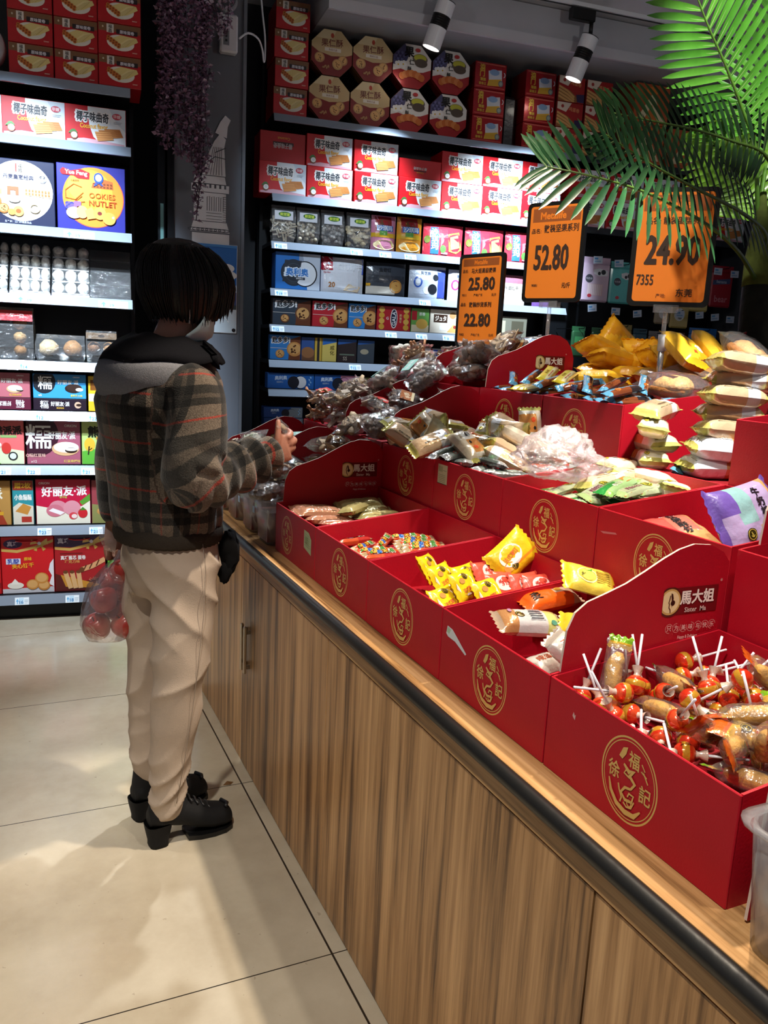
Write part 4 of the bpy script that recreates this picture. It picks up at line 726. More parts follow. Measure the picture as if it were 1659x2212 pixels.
def softbag(name, W, H, D, art, col, lab, mt='pack', cat='bag', cls=.0):
    # plump printed bag standing on a shelf: bulging front, flat crimped top
    m = MB(); nx, nz = 10, 12
    def pos(u, v, k, s):
        u = min(max(u, 0), 1); v = min(max(v, 0), 1)
        b = (max(0, math.sin(PI*min(max(u, 0), 1)))**.55)*(max(0, 1-max(0, (v-.5)/.5)**2.2))*(1 if v > .06 else .75+v*4)
        wob = .004*noise.noise(Vector((u*4, v*5, len(lab)*.37+s)))*(1 if .05 < u < .95 else 0)
        return Vector(((u-.5)*W*(.96+.04*b), D/2-s*(D/2*b+wob)-s*k, v*H))
    for s in (1, -1):
        vs = [pos(i/nx, j/nz, 0, s) for j in range(nz+1) for i in range(nx+1)]
        m.add(vs, [((j*(nx+1)+i, j*(nx+1)+i+1, (j+1)*(nx+1)+i+1, (j+1)*(nx+1)+i)[::s]) for j in range(nz) for i in range(nx)], col, mt, None, True)
    def grid(l):
        x0, y0 = l[1][0]; x1, y1 = l[1][2]; n = 7; o = []
        for i in range(n):
            for j in range(n): o.append(P([(x0+(x1-x0)*i/n, y0+(y1-y0)*j/n), (x0+(x1-x0)*(i+1)/n, y0+(y1-y0)*j/n), (x0+(x1-x0)*(i+1)/n, y0+(y1-y0)*(j+1)/n), (x0+(x1-x0)*i/n, y0+(y1-y0)*(j+1)/n)], l[2]))
        return o
    k = 0
    for l in flat(art):
        k += 1; z = .0007+.0004*k
        big = l[0] == 'p' and len(l[1]) == 4 and abs(l[1][0][1]-l[1][1][1]) < 1e-6 and abs(l[1][1][0]-l[1][2][0]) < 1e-6
        m.art(grid(l) if big else [l], lambda x, y, kk, z=z: pos(x/W, y/H, z, 1), W, H, mt, 0)
    return m.obj(name, label=lab, cat=cat, group='bags on the right shelf')
SAQ = lambda bg, bd: [R(0, 0, 1, 1, bg), R(.14, .55, .80, .97, '#9c2a2c'), E(.5, .80, .16, .10, '#6d4a30'), R(.2, .56, .85, .72, '#2f6fc0'), T('沙琪玛', .52, .64, .15, '#f1f4f6', 1.5, 0, .58), R(.0, .38, 1, .50, '#e3b32c'), R(.3, .44, .6, .56, '#68a848'), P([(.15, .04), (.3, .30), (.8, .30), (.9, .04)], '#e2c27e'), E(.5, .17, .34, .14, '#ecd6a4')]
place(softbag('crisp_rice_bag', .160, .205, .07, SAQ('#d78aa8', 0), '#d78aa8', 'pink bag with blue nameplate on right shelf'), 1.582, dr, 1.940)
place(softbag('crisp_rice_bag', .165, .210, .07, SAQ('#e59a2c', 0), '#e59a2c', 'orange bag with blue nameplate beside the pink bag'), 1.748, dr, 1.940)
SAR = [R(0, 0, 1, 1, '#c93446'), R(.17, .05, .36, .90, '#2f6fc0'), VT('沙琪玛', .265, .75, .22, '#eef3f8', 1.05, 1.6), E(.09, .5, .10, .12, '#7d8a3c'), P([(.42, .06), (.40, .62), (.62, .70), (.58, .05)], '#d97a88'), E(.46, .22, .10, .12, '#58a044'), P([(.60, .15), (.58, .70), (.88, .80), (.97, .25), (.8, .1)], '#d69c52'), P([(.64, .2), (.62, .6), (.84, .70), (.9, .3)], '#e5b873')]
pr = softbag('crisp_rice_bag', .272, .188, .08, SAR, '#c93446', 'red bag with upright blue nameplate right of orange bag')
place(pr, 1.973, dr, 1.940)
for s, n in ((2.252, 'second red bag with upright blue nameplate left of price sign'), (2.53, 'third red bag with upright blue nameplate, partly behind orange price sign')): o = dup(pr); place(o, s, dr, 1.940); o['label'] = n
OREO = lambda bg, fc: [R(0, 0, 1, 1, bg), R(.52, .62, 1, 1, '#8b98ac'), P([(.72, 0), (1, 0), (1, 1), (.6, 1)], '#b9c3d2'), E(.40, .46, .37, .37, '#1d2430', 0, 30), E(.40, .46, .33, .33, '#2c3440', 0, 30), E(.66, .44, .36, .36, '#10151d', 0, 30), E(.655, .44, .33, .33, fc, 0, 30), P([(.15, .2), (.5, .2), (.58, .8), (.2, .8)], '#262e3a')]+[G(.40, .46, .26, .26, .02, '#3a4452')]+[T('奥利奥', .48, .48, .24, '#dfe9f5', 6, 0, .62), T('奥利奥', .48, .48, .21, '#2f7ac8', 2, 0, .58), R(.42, .27, .66, .34, '#2a3442'), T('原味夹心', .54, .305, .05, '#f0f2f4', .5)]
place(pbox('sandwich_cookie_box', .268, .208, .12, '#1c5fae', OREO('#1e6ab8', '#dfe4ea'), 'large blue box with split black sandwich cookie'), 1.059, dr, 1.678)
SODA = [R(0, 0, 1, 1, '#e4e8f0'), R(0, .62, .26, 1, '#b91c34'), P([(.22, .96), (.99, .99), (.99, .56), (.24, .50)], '#2a52b8'), T('梳打饼干', .64, .74, .19, '#f2f5fa', 2, 0, .64), G(.13, .72, .08, .10, .02, '#f6e8ea'), T('Garden', .13, .56, .05, '#b91c34', .5), T('20', .24, .22, .14, '#b5763a', 2), P([(.5, .08), (.62, .26), (.92, .20), (.85, .04)], '#e6cfae'), P([(.55, .12), (.66, .24), (.84, .18)], '#f3e6cf')]
place(softbag('cracker_bag', .272, .206, .07, SODA, '#e4e8f0', 'large white and blue soda cracker bag beside the cookie box'), 1.336, dr, 1.678)
GREYB = [R(0, 0, 1, 1, '#3a3f48'), R(.05, .40, .95, .62, '#2a2e36'), R(0, .04, .7, .28, '#d5cfc2'), E(.72, .30, .22, .20, '#c98a3c'), E(.72, .30, .17, .15, '#dba558'), E(.72, .30, .05, .05, '#b3602a'), R(0, .28, .1, .36, '#d8a020'), T('曲奇饼', .45, .78, .13, '#1d2026', 1.5, 0, .5)]
place(softbag('biscuit_bag', .262, .196, .07, GREYB, '#3a3f48', 'dark grey biscuit bag with round cookie picture'), 1.612, dr, 1.678)
OREOW = lambda acc: [R(0, 0, 1, 1, '#c4cfe0'), R(.74, .05, 1, .92, '#3a4a9a'), G(.22, .50, .14, .17, .05, acc), E(.22, .52, .08, .08, '#f2f5f8'), E(.68, .66, .10, .10, '#20242c'), E(.45, .26, .12, .12, '#e2e6ea'), E(.60, .30, .16, .16, '#181c24'), T('黑芝麻', .42, .78, .11, '#53607a', 1, 0, .4)]
place(softbag('biscuit_bag', .250, .196, .07, OREOW('#2d5cb8'), '#c4cfe0', 'pale blue bag with heart and dark cookies'), 1.884, dr, 1.678)
place(softbag('biscuit_bag', .20, .190, .07, OREOW('#cf3a78'), '#dfc9d8', 'pale bag with pink heart left of the tall price sign'), 2.12, dr, 1.678)
place(softbag('biscuit_bag', .26, .185, .07, [R(0, 0, 1, 1, '#e8e4da'), R(0, .72, 1, 1, '#b06a7a'), T('猴头菇饼干', .5, .55, .13, '#4a4038', 1.2, 0, .7)], '#e8e4da', 'cream bag with pink top band right of the tall price sign'), 2.44, dr, 1.678)
place(softbag('biscuit_bag', .13, .17, .06, [R(0, 0, 1, 1, '#6a4a8a')], '#6a4a8a', 'violet bag behind the orange 52.80 price sign'), 2.68, dr, 1.678)
def ahoy(bg, ck): return [R(0, 0, 1, 1, bg), R(0, 0, 1, .40, bg), P([(.60, 0), (1, 0), (1, 1), (.66, .85)], '#6d3a22'), T('趣多多!', .34, .80, .26, '#f0f2f4', 5, .04, .60), T('趣多多!', .34, .80, .22, '#20242a', 2.2, .04, .56), R(.0, .46, .62, .475, '#e8e0d8')]+cookie(.80, .45, .33, ck, '#4a2410', 9, 7)+cookie(.32, .24, .19, ck, '#4a2410', 6, 8)
z4 = 1.473
place(pbox('cookie_box', .230, .150, .06, '#3a241c', ahoy('#33404e', '#6d4028'), 'dark chocolate cookie box at the left end of right shelf'), 1.028, dr, z4)
place(pbox('cookie_box', .218, .150, .06, '#b8202c', ahoy('#bf2431', '#c98a4a'), 'red cookie box with chip cookie on right shelf'), 1.262, dr, z4)
place(pbox('cookie_box', .170, .148, .06, '#2a7cc4', ahoy('#2f86d0', '#c98a4a'), 'light blue cookie box with chip cookie on right shelf'), 1.463, dr, z4)
GALA = [R(0, 0, 1, 1, '#b81f2a'), E(.5, .5, .16, .42, '#f3ede8'), E(.5, .5, .13, .37, '#18223e'), T('GALA', .5, .5, .17, '#f2f2f4', 1.2, PI/2)]+[E(x, .14+.24*i, .13, .12, ['#d9a43a', '#e4b552'][i % 2]) for x in (.13, .87) for i in range(4)]+[VT('奶香饼', .70, .65, .11, '#f0d8a0', 1.2, .8), T('G', .30, .5, .12, '#f3e6e6', 1)]
place(pbox('cracker_box', .218, .146, .06, '#a81a26', GALA, 'red cracker box with gold round crackers and dark oval'), 1.667, dr, z4)
place(pbox('cracker_box', .118, .144, .06, '#5a9a48', [R(0, 0, 1, 1, '#6aa850'), R(0, .5, .3, .9, '#b8202c'), R(0, .0, 1, .3, '#e0d2ae'), E(.6, .35, .28, .22, '#e0b352'), T('葱香', .6, .78, .14, '#f2f4e8', 1)], 'small green cracker box on right shelf'), 1.840, dr, z4)
place(pbox('puff_box', .210, .146, .07, '#e2d8c6', [R(0, 0, 1, 1, '#e6dcca'), R(.10, .45, .55, .80, '#3a2418'), T('ジュタ', .33, .63, .22, '#f2e8da', 1.5, 0, .36), P([(.55, .05), (.75, .4), (.98, .25), (.9, .03)], '#d8b06a'), E(.72, .78, .16, .14, '#b58a5a'), E(.80, .28, .07, .07, '#a03a34'), R(.3, .12, .52, .3, '#efeae2')], 'cream puff pastry box with dark nameplate'), 2.012, dr, z4)
place(pbox('biscuit_pack', .22, .13, .07, '#6b6a5c', [R(0, 0, 1, 1, '#6b6a5c'), R(.1, .2, .3, .8, '#a9a48c'), R(.5, .2, .9, .8, '#4a4638')], 'grey-brown pack right of the tall price sign'), 2.47, dr, z4)
z5 = 1.268
place(pbox('cookie_box', .185, .145, .06, '#2a72b8', ahoy('#2f80c8', '#c98a4a'), 'light blue cookie box at the left end, second row from sale heap'), .995, dr, z5)
place(pbox('cookie_box', .080, .140, .06, '#2f4f86', [R(0, 0, 1, 1, '#34589a'), R(0, 0, 1, .4, '#6d4a34'), E(.5, .35, .3, .24, '#9a6a44')], 'narrow navy cookie pack beside the light blue cookie box'), 1.132, dr, z5)
place(pbox('wafer_box', .042, .140, .06, '#c9a43c', [R(0, 0, 1, 1, '#d3b04a'), R(.3, 0, .7, 1, '#2a2a30')], 'very narrow gold and black wafer pack'), 1.196, dr, z5)
place(pbox('wafer_box', .090, .140, .06, '#d8c05a', [R(0, 0, 1, 1, '#dcc76a'), P([(0, .7), (1, .85), (1, 1), (0, 1)], '#2f6fc0'), VT('威化', .7, .6, .2, '#5a4a1c', 1.1)], 'yellow wafer pack with blue top on right shelf'), 1.265, dr, z5)
place(pbox('wafer_box', .120, .140, .06, '#2c2424', [R(0, 0, 1, 1, '#33292a'), P([(0, .75), (1, .9), (1, 1), (0, 1)], '#2f5fa8'), R(.1, .3, .9, .36, '#6a7a6a'), T('SS', .4, .16, .16, '#b8b0a0', .5)], 'dark brown wafer pack right of the yellow one'), 1.376, dr, z5)
place(pbox('wafer_box', .108, .138, .06, '#3b4450', [R(0, 0, 1, 1, '#414b56'), P([(0, .8), (1, .9), (1, 1), (0, 1)], '#2f5fa8'), E(.4, .5, .2, .12, '#b0a890')], 'grey wafer pack at the right of the wafer row'), 1.497, dr, z5)
SODA2 = [R(0, 0, 1, 1, '#dfe4ec'), R(.20, .45, .32, .98, '#b91c34'), R(.34, .52, .95, .92, '#2a52b8'), T('梳打饼干', .65, .72, .22, '#f2f5fa', 1.8, 0, .55), P([(.5, .06), (.62, .34), (.9, .22), (.8, .04)], '#dcbf98')]
place(softbag('cracker_bag', .165, .105, .06, [R(0, 0, 1, 1, '#8f979f')], '#8f979f', 'dull grey clear-topped bag beside small soda cracker bag'), 1.79, dr, z5)
place(softbag('cracker_bag', .218, .110, .06, SODA2, '#dfe4ec', 'small white and blue soda cracker bag above the snack heap'), 1.982, dr, z5)
place(softbag('cracker_bag', .150, .105, .06, [R(0, 0, 1, 1, '#dfe4ec'), R(.28, .3, .42, 1, '#b91c34'), R(.45, .5, 1, .9, '#2c8a4a')], '#dfe4ec', 'white bag with green block beside the small soda cracker bag'), 2.175, dr, z5)
OL = lambda bg, half, cr: [R(0, 0, 1, 1, bg), P([(half, 0), (1, 0), (1, 1), (half, 1)], cr if cr != '#e8ecf2' else bg), E(.56, .42, .42, .42, '#161b24', 0, 26), E(.70, .44, .44, .44, '#10151d', 0, 26), E(.71, .44, .40, .40, cr if cr != bg else '#e8ecf2', 0, 26), E(.56, .42, .38, .40, '#1d2430', 0, 26), T('奥利奥', .28, .70, .27, '#cfe0f4', 2.2, .05, .42), T('轻甜夹心', .26, .42, .11, '#b8cde4', .8, .05, .3)]+[E(.90+.03*(i % 2), .3+.16*i, .05, .08, '#8fc0ea', .5) for i in range(4)]
place(pbox('sandwich_cookie_box', .284, .092, .09, '#1d5aa6', OL('#1f66b8', .6, '#e8ecf2'), 'long low blue sandwich cookie box just above the snack heap'), 1.034, dr, 1.098)
place(pbox('sandwich_cookie_box', .264, .092, .09, '#1d5aa6', OL('#1f5aa8', .62, '#c88aa6'), 'long low blue and pink sandwich cookie box'), 1.312, dr, 1.098)
place(pbox('biscuit_pack', .20, .085, .08, '#5a5a34', [R(0, 0, 1, 1, '#63633a'), R(.2, .3, .8, .7, '#8a8a4a')], 'olive pack right of the long blue and pink box'), 1.56, dr, 1.098)
place(pbox('sandwich_cookie_box', .240, .052, .09, '#163f78', OL('#184a8c', .7, '#7d8790'), 'lower of two flat dark blue cookie boxes near the floor shelf'), .995, dr, .87)
place(pbox('sandwich_cookie_box', .238, .064, .09, '#163f78', OL('#184a8c', .7, '#7d8790'), 'upper of two flat dark blue cookie boxes near the red header'), .992, dr, .9235)
for s, z, t, n in ((.945, 1.94, '10', 'under the pale stick bag'), (1.40, 1.94, '12', 'under the flat flake bag'), (1.58, 1.94, '13', 'under the pink bag'), (1.74, 1.94, '13', 'under the orange bag'), (2.05, 1.94, '16', 'under the first red bag'), (.955, 1.678, '19', 'under the large blue cookie box'), (1.85, 1.678, '13', 'under the pale blue heart bag'), (.94, 1.473, '12', 'under the dark chocolate cookie box'), (1.64, 1.473, '9', 'under the red cracker box'), (1.84, 1.473, '8', 'under the green cracker box'), (2.02, 1.473, '8', 'under the cream puff box'), (1.42, 1.268, '12', 'under the dark wafer packs'), (1.70, 1.268, '12', 'under the dull grey bag'), (1.97, 1.268, '7', 'under the small soda bag'), (2.55, 1.473, '9', 'right of the tall price sign')):
    ptag(s, 4.92, z, t, 'white price tag reading %s on right rail, %s' % (t, n), W=.075)
# ------------------------------------------------------------------ far right bay: bags on hooks
def hookbag(s, z, W, H, col, art, lab, d=4.955):
    e = link('hanging_bag', None, loc=wl(s, d, z), rot=(0, 0, WYAW), label=lab, cat='bag', group='snack bags hanging on hooks')
    m = MB(); m.box(-W/2, 0, 0, W/2, .028, H*.86, col, 'pack', None, .010); m.face(art, (-W/2+.01, -.0006, .012), (1, 0, 0), (0, 0, 1), W-.02, H*.86-.02, 'pack'); m.obj('pouch', e)
    m = MB(); m.box(-W/2, .011, H*.85, W/2, .016, H, col, 'pack'); m.obj('header_strip', e)
    m = MB(); m.tube([(0, .305, H*.93), (0, -.05, H*.93), (0, -.06, H*.97)], .003, '#3a3c42', 'steel', 6); m.obj('hook', e)
    return e
def cow(bg, x=.5): return [R(0, 0, 1, 1, bg), P([(.40, .86), (.62, .90), (.95, .84), (.95, .70), (.62, .68), (.42, .74)], '#e9ebef'), E(.78, .80, .08, .07, '#1d1f24'), E(.62, .76, .05, .05, '#1d1f24'), E(.25, .60, .13, .12, '#4a4852'), T('牛奶棒', .25, .60, .07, '#c9c6cf', .6), R(.2, .12, .8, .46, '#e6c4cc')]+[R(.22+.07*i, .14, .26+.07*i, .44, '#f2dfe0') for i in range(8)]+[E(.3, .12, .07, .05, '#cf3a4a')]
hookbag(3.065, 1.735, .215, .285, '#d2b6cc', cow('#d8bfd2'), 'pale pink milk snack bag hanging between the two big price signs')
d2 = hookbag(3.275, 1.735, .19, .27, '#5fc4c0', [x for x in cow('#68ccc8') if not (x[0] == 'p' and x[-1] in ('#e6c4cc', '#f2dfe0'))], 'turquoise milk snack bag hanging beside the pink one')
hookbag(2.922, 1.735, .06, .26, '#c3a9bf', [R(0, 0, 1, 1, '#b9a0b8')], 'pale pink bag turned edge-on left of the pink milk bag', 4.97)
hookbag(3.90, 1.72, .17, .29, '#d8c06a', [R(0, 0, 1, 1, '#dcc878'), E(.4, .75, .2, .12, '#8a5a2c'), R(.1, .4, .9, .6, '#6a90b0'), E(.3, .2, .16, .12, '#e8e8e0'), E(.35, .2, .07, .06, '#202020')], 'yellow snack bag hanging right of the 24.90 price sign')
hookbag(4.08, 1.76, .18, .28, '#a81f30', [R(0, 0, 1, 1, '#b02434'), P([(0, .62), (.9, .68), (.9, .84), (0, .76)], '#4a5a86'), T('banana', .45, .73, .10, '#c8d0e4', 1), T('bear', .5, .2, .2, '#d88a94', 1)], 'dark red snack bag hanging at the far right of the bay')
hookbag(3.62, 1.62, .12, .16, '#9a8a6c', [R(0, 0, 1, 1, '#a8987a'), E(.5, .5, .3, .3, '#e4e4de'), E(.6, .45, .1, .1, '#1d1d1d')], 'small tan bag hanging below the 24.90 price sign')
hookbag(3.76, 1.60, .15, .19, '#c7ad5c', [R(0, 0, 1, 1, '#cfb86a'), E(.45, .55, .3, .3, '#e8e8e2'), E(.62, .7, .09, .08, '#1d1d1d'), E(.5, .42, .12, .1, '#8a8a86')], 'yellow and white spotted bag hanging below the 24.90 price sign')
for i, (s, W, H, c, a, lab) in enumerate(((2.98, .10, .2, '#2a5a38', '#3f8a52', 'dark green bag in the lowest hanging row, leftmost'), (3.14, .12, .2, '#35663e', '#5a9a5c', 'green and clear bag in the lowest hanging row'), (3.31, .16, .23, '#a08a3c', '#c9b04a', 'olive gold pouch with slot handle in the lowest hanging row'), (3.46, .11, .21, '#2f5a6c', '#3f7a8c', 'slate blue bag in the lowest hanging row'), (3.60, .14, .20, '#8a8684', '#b4b0ac', 'grey clear bag of white sticks in the lowest hanging row'), (3.76, .13, .20, '#5a2028', '#7a2c34', 'maroon bag in the lowest hanging row'))):
    hookbag(s, 1.37, W, H, c, [R(0, 0, 1, 1, c), R(.1, .25, .9, .8, a)], lab)
hookbag(3.975, 1.34, .23, .27, '#2f7ac8', [R(0, 0, 1, 1, '#3a8ad8'), E(.5, .80, .30, .10, '#d8963a'), T('ポップ', .5, .80, .12, '#f6e6a8', 1.5), P([(.1, .0), (.9, 0), (.8, .3), (.2, .3)], '#8ac4f0'), E(.2, .3, .14, .1, '#6ab0ec'), E(.8, .4, .12, .1, '#6ab0ec')], 'large glossy blue candy bag with gold nameplate, far right')
k = 0
for z, ss in ((1.985, (3.03, 3.19, 3.40, 3.78, 3.98, 4.12)), (1.68, (3.02, 3.20, 3.37, 3.71, 3.87, 4.00, 4.13))):
    for i, s in enumerate(ss):
        m = MB(); m.box(-.033, 0, -.02, .033, .002, .026, '#c9d6e6', 'paper'); m.face([R(.1, .55, .5, .8, '#5a9ad0'), R(.1, .2, .8, .4, '#8fb0d0')], (-.033, -.0006, -.02), (1, 0, 0), (0, 0, 1), .066, .046, 'paper')
        m.obj('price_tag', loc=wl(s, 4.89, z+.01*math.sin(7*s)), rot=(0, rnd.uniform(-.15, .15), WYAW), label='pale blue price tag on a hook, %s row, %s from the left' % (('upper', 'lower')[z < 1.9], NTH[i]), cat='price tag', group='price tags on hooks')
# ================================================================== packets, sweets and bags
def pillow(L, W, T, col, mt='pack', crimp=.11, wr=.0016, seed=0, nu=26, nv=12, art=None, zig=.0022, m=None, sq=3.0, back=None):
    m = m or MB(); b = 1-crimp
    def pos(u, w, s, k=0):
        a = min(abs(u)/b, 1); th = T/2*max(0, 1-a**5)**.6; ed = max(0, 1-abs(w)**sq)**.55
        n = noise.noise(Vector((u*3.1+seed, w*2.3, s*.7+seed*1.7)))*1.0+.5*noise.noise(Vector((u*9+seed, w*5, s+3.3)))
        q = th*ed+wr*n*(ed**.5)*(1 if a < 1 else .7)
        y = w*W/2*((.93-.05*(1-a**2)) if a < 1 else 1.0)
        return Vector((u*L/2, y, s*(q+k)+ (wr*.9*noise.noise(Vector((u*2, w*3+seed, 9.1))) if a > .8 else 0)))
    for s in (1, -1):
        vs = []; fs = []; cs = []
        for i in range(nu+1):
            for j in range(nv+1):
                u = -1+2*i/nu; p = pos(u, -1+2*j/nv, s)
                if i in (0, nu): p.x += (zig if j % 2 else -zig)*(1 if i else -1)
                vs.append(p)
        for i in range(nu):
            for j in range(nv):
                f = (i*(nv+1)+j, (i+1)*(nv+1)+j, (i+1)*(nv+1)+j+1, i*(nv+1)+j+1); fs.append(f if s > 0 else f[::-1])
                cs.append(col(-1+2*(i+.5)/nu, -1+2*(j+.5)/nv, s) if callable(col) else col)
        m.add(vs, fs, cs, mt, None, True)
    if art: m.art(art, lambda x, y, z: pos(2*x/L-1, 2*y/W-1, 1, z+.0005), L, W, mt, .00012)
    if back: m.art(back, lambda x, y, z: pos(1-2*x/L, 2*y/W-1, -1, z+.0005), L, W, mt, .00012)
    return m
def seal(x, y, r, dark='#3a3414', gold='#b8a04a'): return [E(x, y, r, r, dark, 0, 16), G(x, y, r*.86, r*.86, r*.12, gold, n=16), L([(x-.01, y+r*.4), (x, y-.0), (x+.004, y-r*.45)], r*.2, gold), L([(x-.012, y-r*.1), (x+.012, y+r*.1)], r*.18, gold), G(x, y, r*.45, r*.45, r*.12, gold, 3.4, 6, 10)]
PROTO = {}
def proto(key, kind, cat, group, lab, parts, dims): PROTO[key] = dict(kind=kind, cat=cat, group=group, lab=lab, parts=parts, dims=dims, n=0)
def whole(m): return [('', m, None)]
def ends(base, end, at=.80): return lambda u, w, s: end if abs(u) > at else base
tx = '#5a5030'
BK = [T('配料：小麦粉 白砂糖 食用植物油', .5, .66, .10, tx, .2, 0, .62), T('净含量 计量称重 保质期', .46, .48, .09, tx, .2, 0, .5), T('生产日期见包装', .52, .30, .09, tx, .2, 0, .5), R(.70, .16, .80, .2, tx)]
proto('pinkbis', 'biscuit_packet', 'biscuit', 'pinkish wafer biscuit packets', 'copper-pink wrapped wafer biscuit', whole(pillow(.155, .062, .030, '#b98468', 'foil', .10, .0012, 1, art=BK)), (.155, .062, .030))
proto('pinkbisT', 'biscuit_packet', 'biscuit', 'pinkish wafer biscuit packets', 'copper-pink biscuit with dark lettering', whole(pillow(.155, .062, .030, lambda u, w, s: '#a87058' if w < -.3 else '#bd8a70', 'foil', .10, .0012, 2, art=[T('威化饼干', .42, .5, .30, '#f0e8e2', 4, 0, .5), T('威化饼干', .42, .5, .28, '#2c2020', 1.5, 0, .48), E(.78, .5, .14, .3, '#6b4636')])), (.155, .062, .030))
proto('olivebis', 'biscuit_packet', 'biscuit', 'olive wafer biscuit packets', 'olive green wrapped biscuit with small print', whole(pillow(.155, .058, .032, ends('#b9ad74', '#a9a068', .82), 'foil', .12, .0014, 3, art=BK)), (.155, .058, .032))
RB = ['#d8552a', '#3f7fc8', '#e0a030', '#4f9a3c', '#c83a2c', '#3f7fc8']
def stick(foil, seed): return pillow(.135, .030, .023, lambda u, w, s: foil if abs(u) > .70 else ('#c9542f' if u < .1 else ('#b8332c' if w < 0 else '#d2672f')), 'foil', .15, .0013, seed, 22, 10, art=[T('香', .40, .5, .62, '#f4f0e6', 4), T('香', .40, .5, .56, '#2a6ac0', 2.4), T('米', .54, .55, .58, '#2a2018', 3), T('米', .54, .55, .52, '#e9a52c', 2), T('果', .68, .5, .62, '#f4f0e6', 4), T('果', .68, .5, .56, '#3c8a34', 2), E(.28, .55, .30, .26, '#e5a33a'), E(.27, .6, .06, .08, '#2a2018'), P([(.17, .2), (.25, .45), (.2, .7)], '#4a8a3a')])
proto('rstick', 'candy_stick', 'candy', 'gold foil rainbow candy sticks', 'gold foil candy stick with rainbow lettering', whole(stick('#b7a07c', 4)), (.135, .030, .024))
proto('sstick', 'candy_stick', 'candy', 'silver foil rainbow candy sticks', 'silver foil candy stick with rainbow lettering', whole(stick('#b4b6ba', 5)), (.135, .030, .024))
proto('dstick', 'candy_stick', 'candy', 'dark silver candy sticks', 'dark silver and green foil candy stick', whole(pillow(.135, .032, .022, lambda u, w, s: '#9da1a4' if abs(u) > .6 else ('#57615c' if w > 0 else '#7d8884'), 'foil', .16, .0018, 6, art=[E(.4, .5, .3, .25, '#c04a3c'), E(.6, .5, .3, .25, '#4f8a4a')])), (.135, .032, .024))
YA = [E(.42, .52, .40, .38, '#efe6dc', .1, 16), T('法式薄饼', .42, .36, .16, '#c8603a', .9, .12, .46), E(.30, .66, .13, .10, '#b98a4a')]+seal(.50, .80, .12)
proto('ysach', 'cake_sachet', 'cake', 'yellow cake sachets', 'bright yellow cake sachet with white oval', whole(pillow(.092, .078, .026, lambda u, w, s: '#e6c61c' if abs(u) < .85 else '#dcb614', 'pack', .10, .0016, 7, 20, 12, YA)), (.092, .078, .026))
proto('rsach', 'cake_sachet', 'cake', 'coral red cake sachets', 'coral red cake sachet', whole(pillow(.088, .072, .022, '#d94f3c', 'pack', .10, .0013, 8, 20, 12, [E(.5, .56, .34, .30, '#efd9d2', 0, 16), T('薄饼', .5, .56, .22, '#c0392f', .9, .1)]+seal(.2, .2, .08))), (.088, .072, .022))
proto('bigsach', 'cake_sachet', 'cake', 'large yellow cake sachet', 'large golden-yellow cake sachet leaning in the tray corner', whole(pillow(.125, .095, .030, lambda u, w, s: '#e08a24' if -.62 < w < -.42 else '#e2b81c', 'pack', .09, .0016, 9, 22, 14, [E(.42, .55, .34, .30, '#f0e6dc', .1, 18), T('法式薄饼', .42, .55, .15, '#cf6a3a', .9, .1, .38), E(.25, .34, .16, .13, '#e3a04a')]+seal(.36, .26, .10))), (.125, .095, .030))
proto('cakeA', 'soft_cake', 'cake', 'mixed soft cakes', 'white wrapped cone cake with pale green patch', whole(pillow(.150, .068, .042, lambda u, w, s: '#b9a08a' if abs(u) > .84 else ('#c08a58' if u < -.45 else ('#d9e08a' if u > .42 else '#dcdcde')), 'foil', .10, .0018, 10, art=seal(.32, .5, .15)+[R(.45, .25, .66, .85, '#c4c6cc')]+[R(.46, .30+.11*i, .64, .34+.11*i, '#4a4c56') for i in range(5)]+[E(.78, .2, .1, .08, '#5aa08a'), E(.2, .7, .06, .1, '#c08ab0')])), (.150, .068, .042))
proto('cakeO', 'soft_cake', 'cake', 'mixed soft cakes', 'orange wrapped soft cake with clear end', whole(pillow(.150, .058, .040, lambda u, w, s: '#e25a14' if u < .1 or (w < -.2 and u < .6) else '#b59a86', 'pack', .10, .0018, 11, art=[T('麦', .22, .5, .42, '#2a1a12', 1.6), E(.62, .62, .14, .12, '#e6b84a')])), (.150, .058, .040))
proto('cakeY', 'soft_cake', 'cake', 'mixed soft cakes', 'yellow wrapped cake printed with a pear', whole(pillow(.125, .062, .040, lambda u, w, s: '#e0b42a' if (u < -.3 or u > .75) else ('#c98a2c' if w < -.4 else '#e6dcc0'), 'pack', .12, .0018, 12, art=[E(.56, .55, .26, .24, '#ecc43a'), E(.62, .62, .12, .10, '#8fb04a'), T('凤梨', .36, .7, .12, '#7a4a14', .6), P([(.1, .9), (.2, .7), (.25, .95)], '#6a9a3a')])), (.125, .062, .040))
proto('cakeW', 'soft_cake', 'cake', 'mixed soft cakes', 'grey-white wrapped cake with orange side stripe', whole(pillow(.125, .062, .038, lambda u, w, s: '#b8aca0' if abs(u) > .75 else ('#c9642c' if .1 < u < .5 else '#d5d0c8'), 'foil', .12, .0022, 13, art=[T('咸蛋', .33, .5, .3, '#b85a3a', 1)]+seal(.75, .6, .16))), (.125, .062, .038))
proto('lemon', 'soft_cake', 'cake', 'mixed soft cakes', 'lemon yellow sachet with green leaf and lemon slice', whole(pillow(.125, .082, .030, lambda u, w, s: '#dcb92a' if abs(u) > .7 else '#d9c24a', 'pack', .12, .0018, 14, art=[G(.40, .5, .28, .28, .04, '#f1e7a6'), E(.40, .5, .20, .20, '#e6d05a'), P([(.36, .62), (.5, .78), (.46, .55)], '#4f9a30'), T('柠檬', .40, .48, .16, '#5a5a18', 1)]+[R(.56, .30+.08*i, .80, .335+.08*i, '#a0862c') for i in range(6)])), (.125, .082, .030))
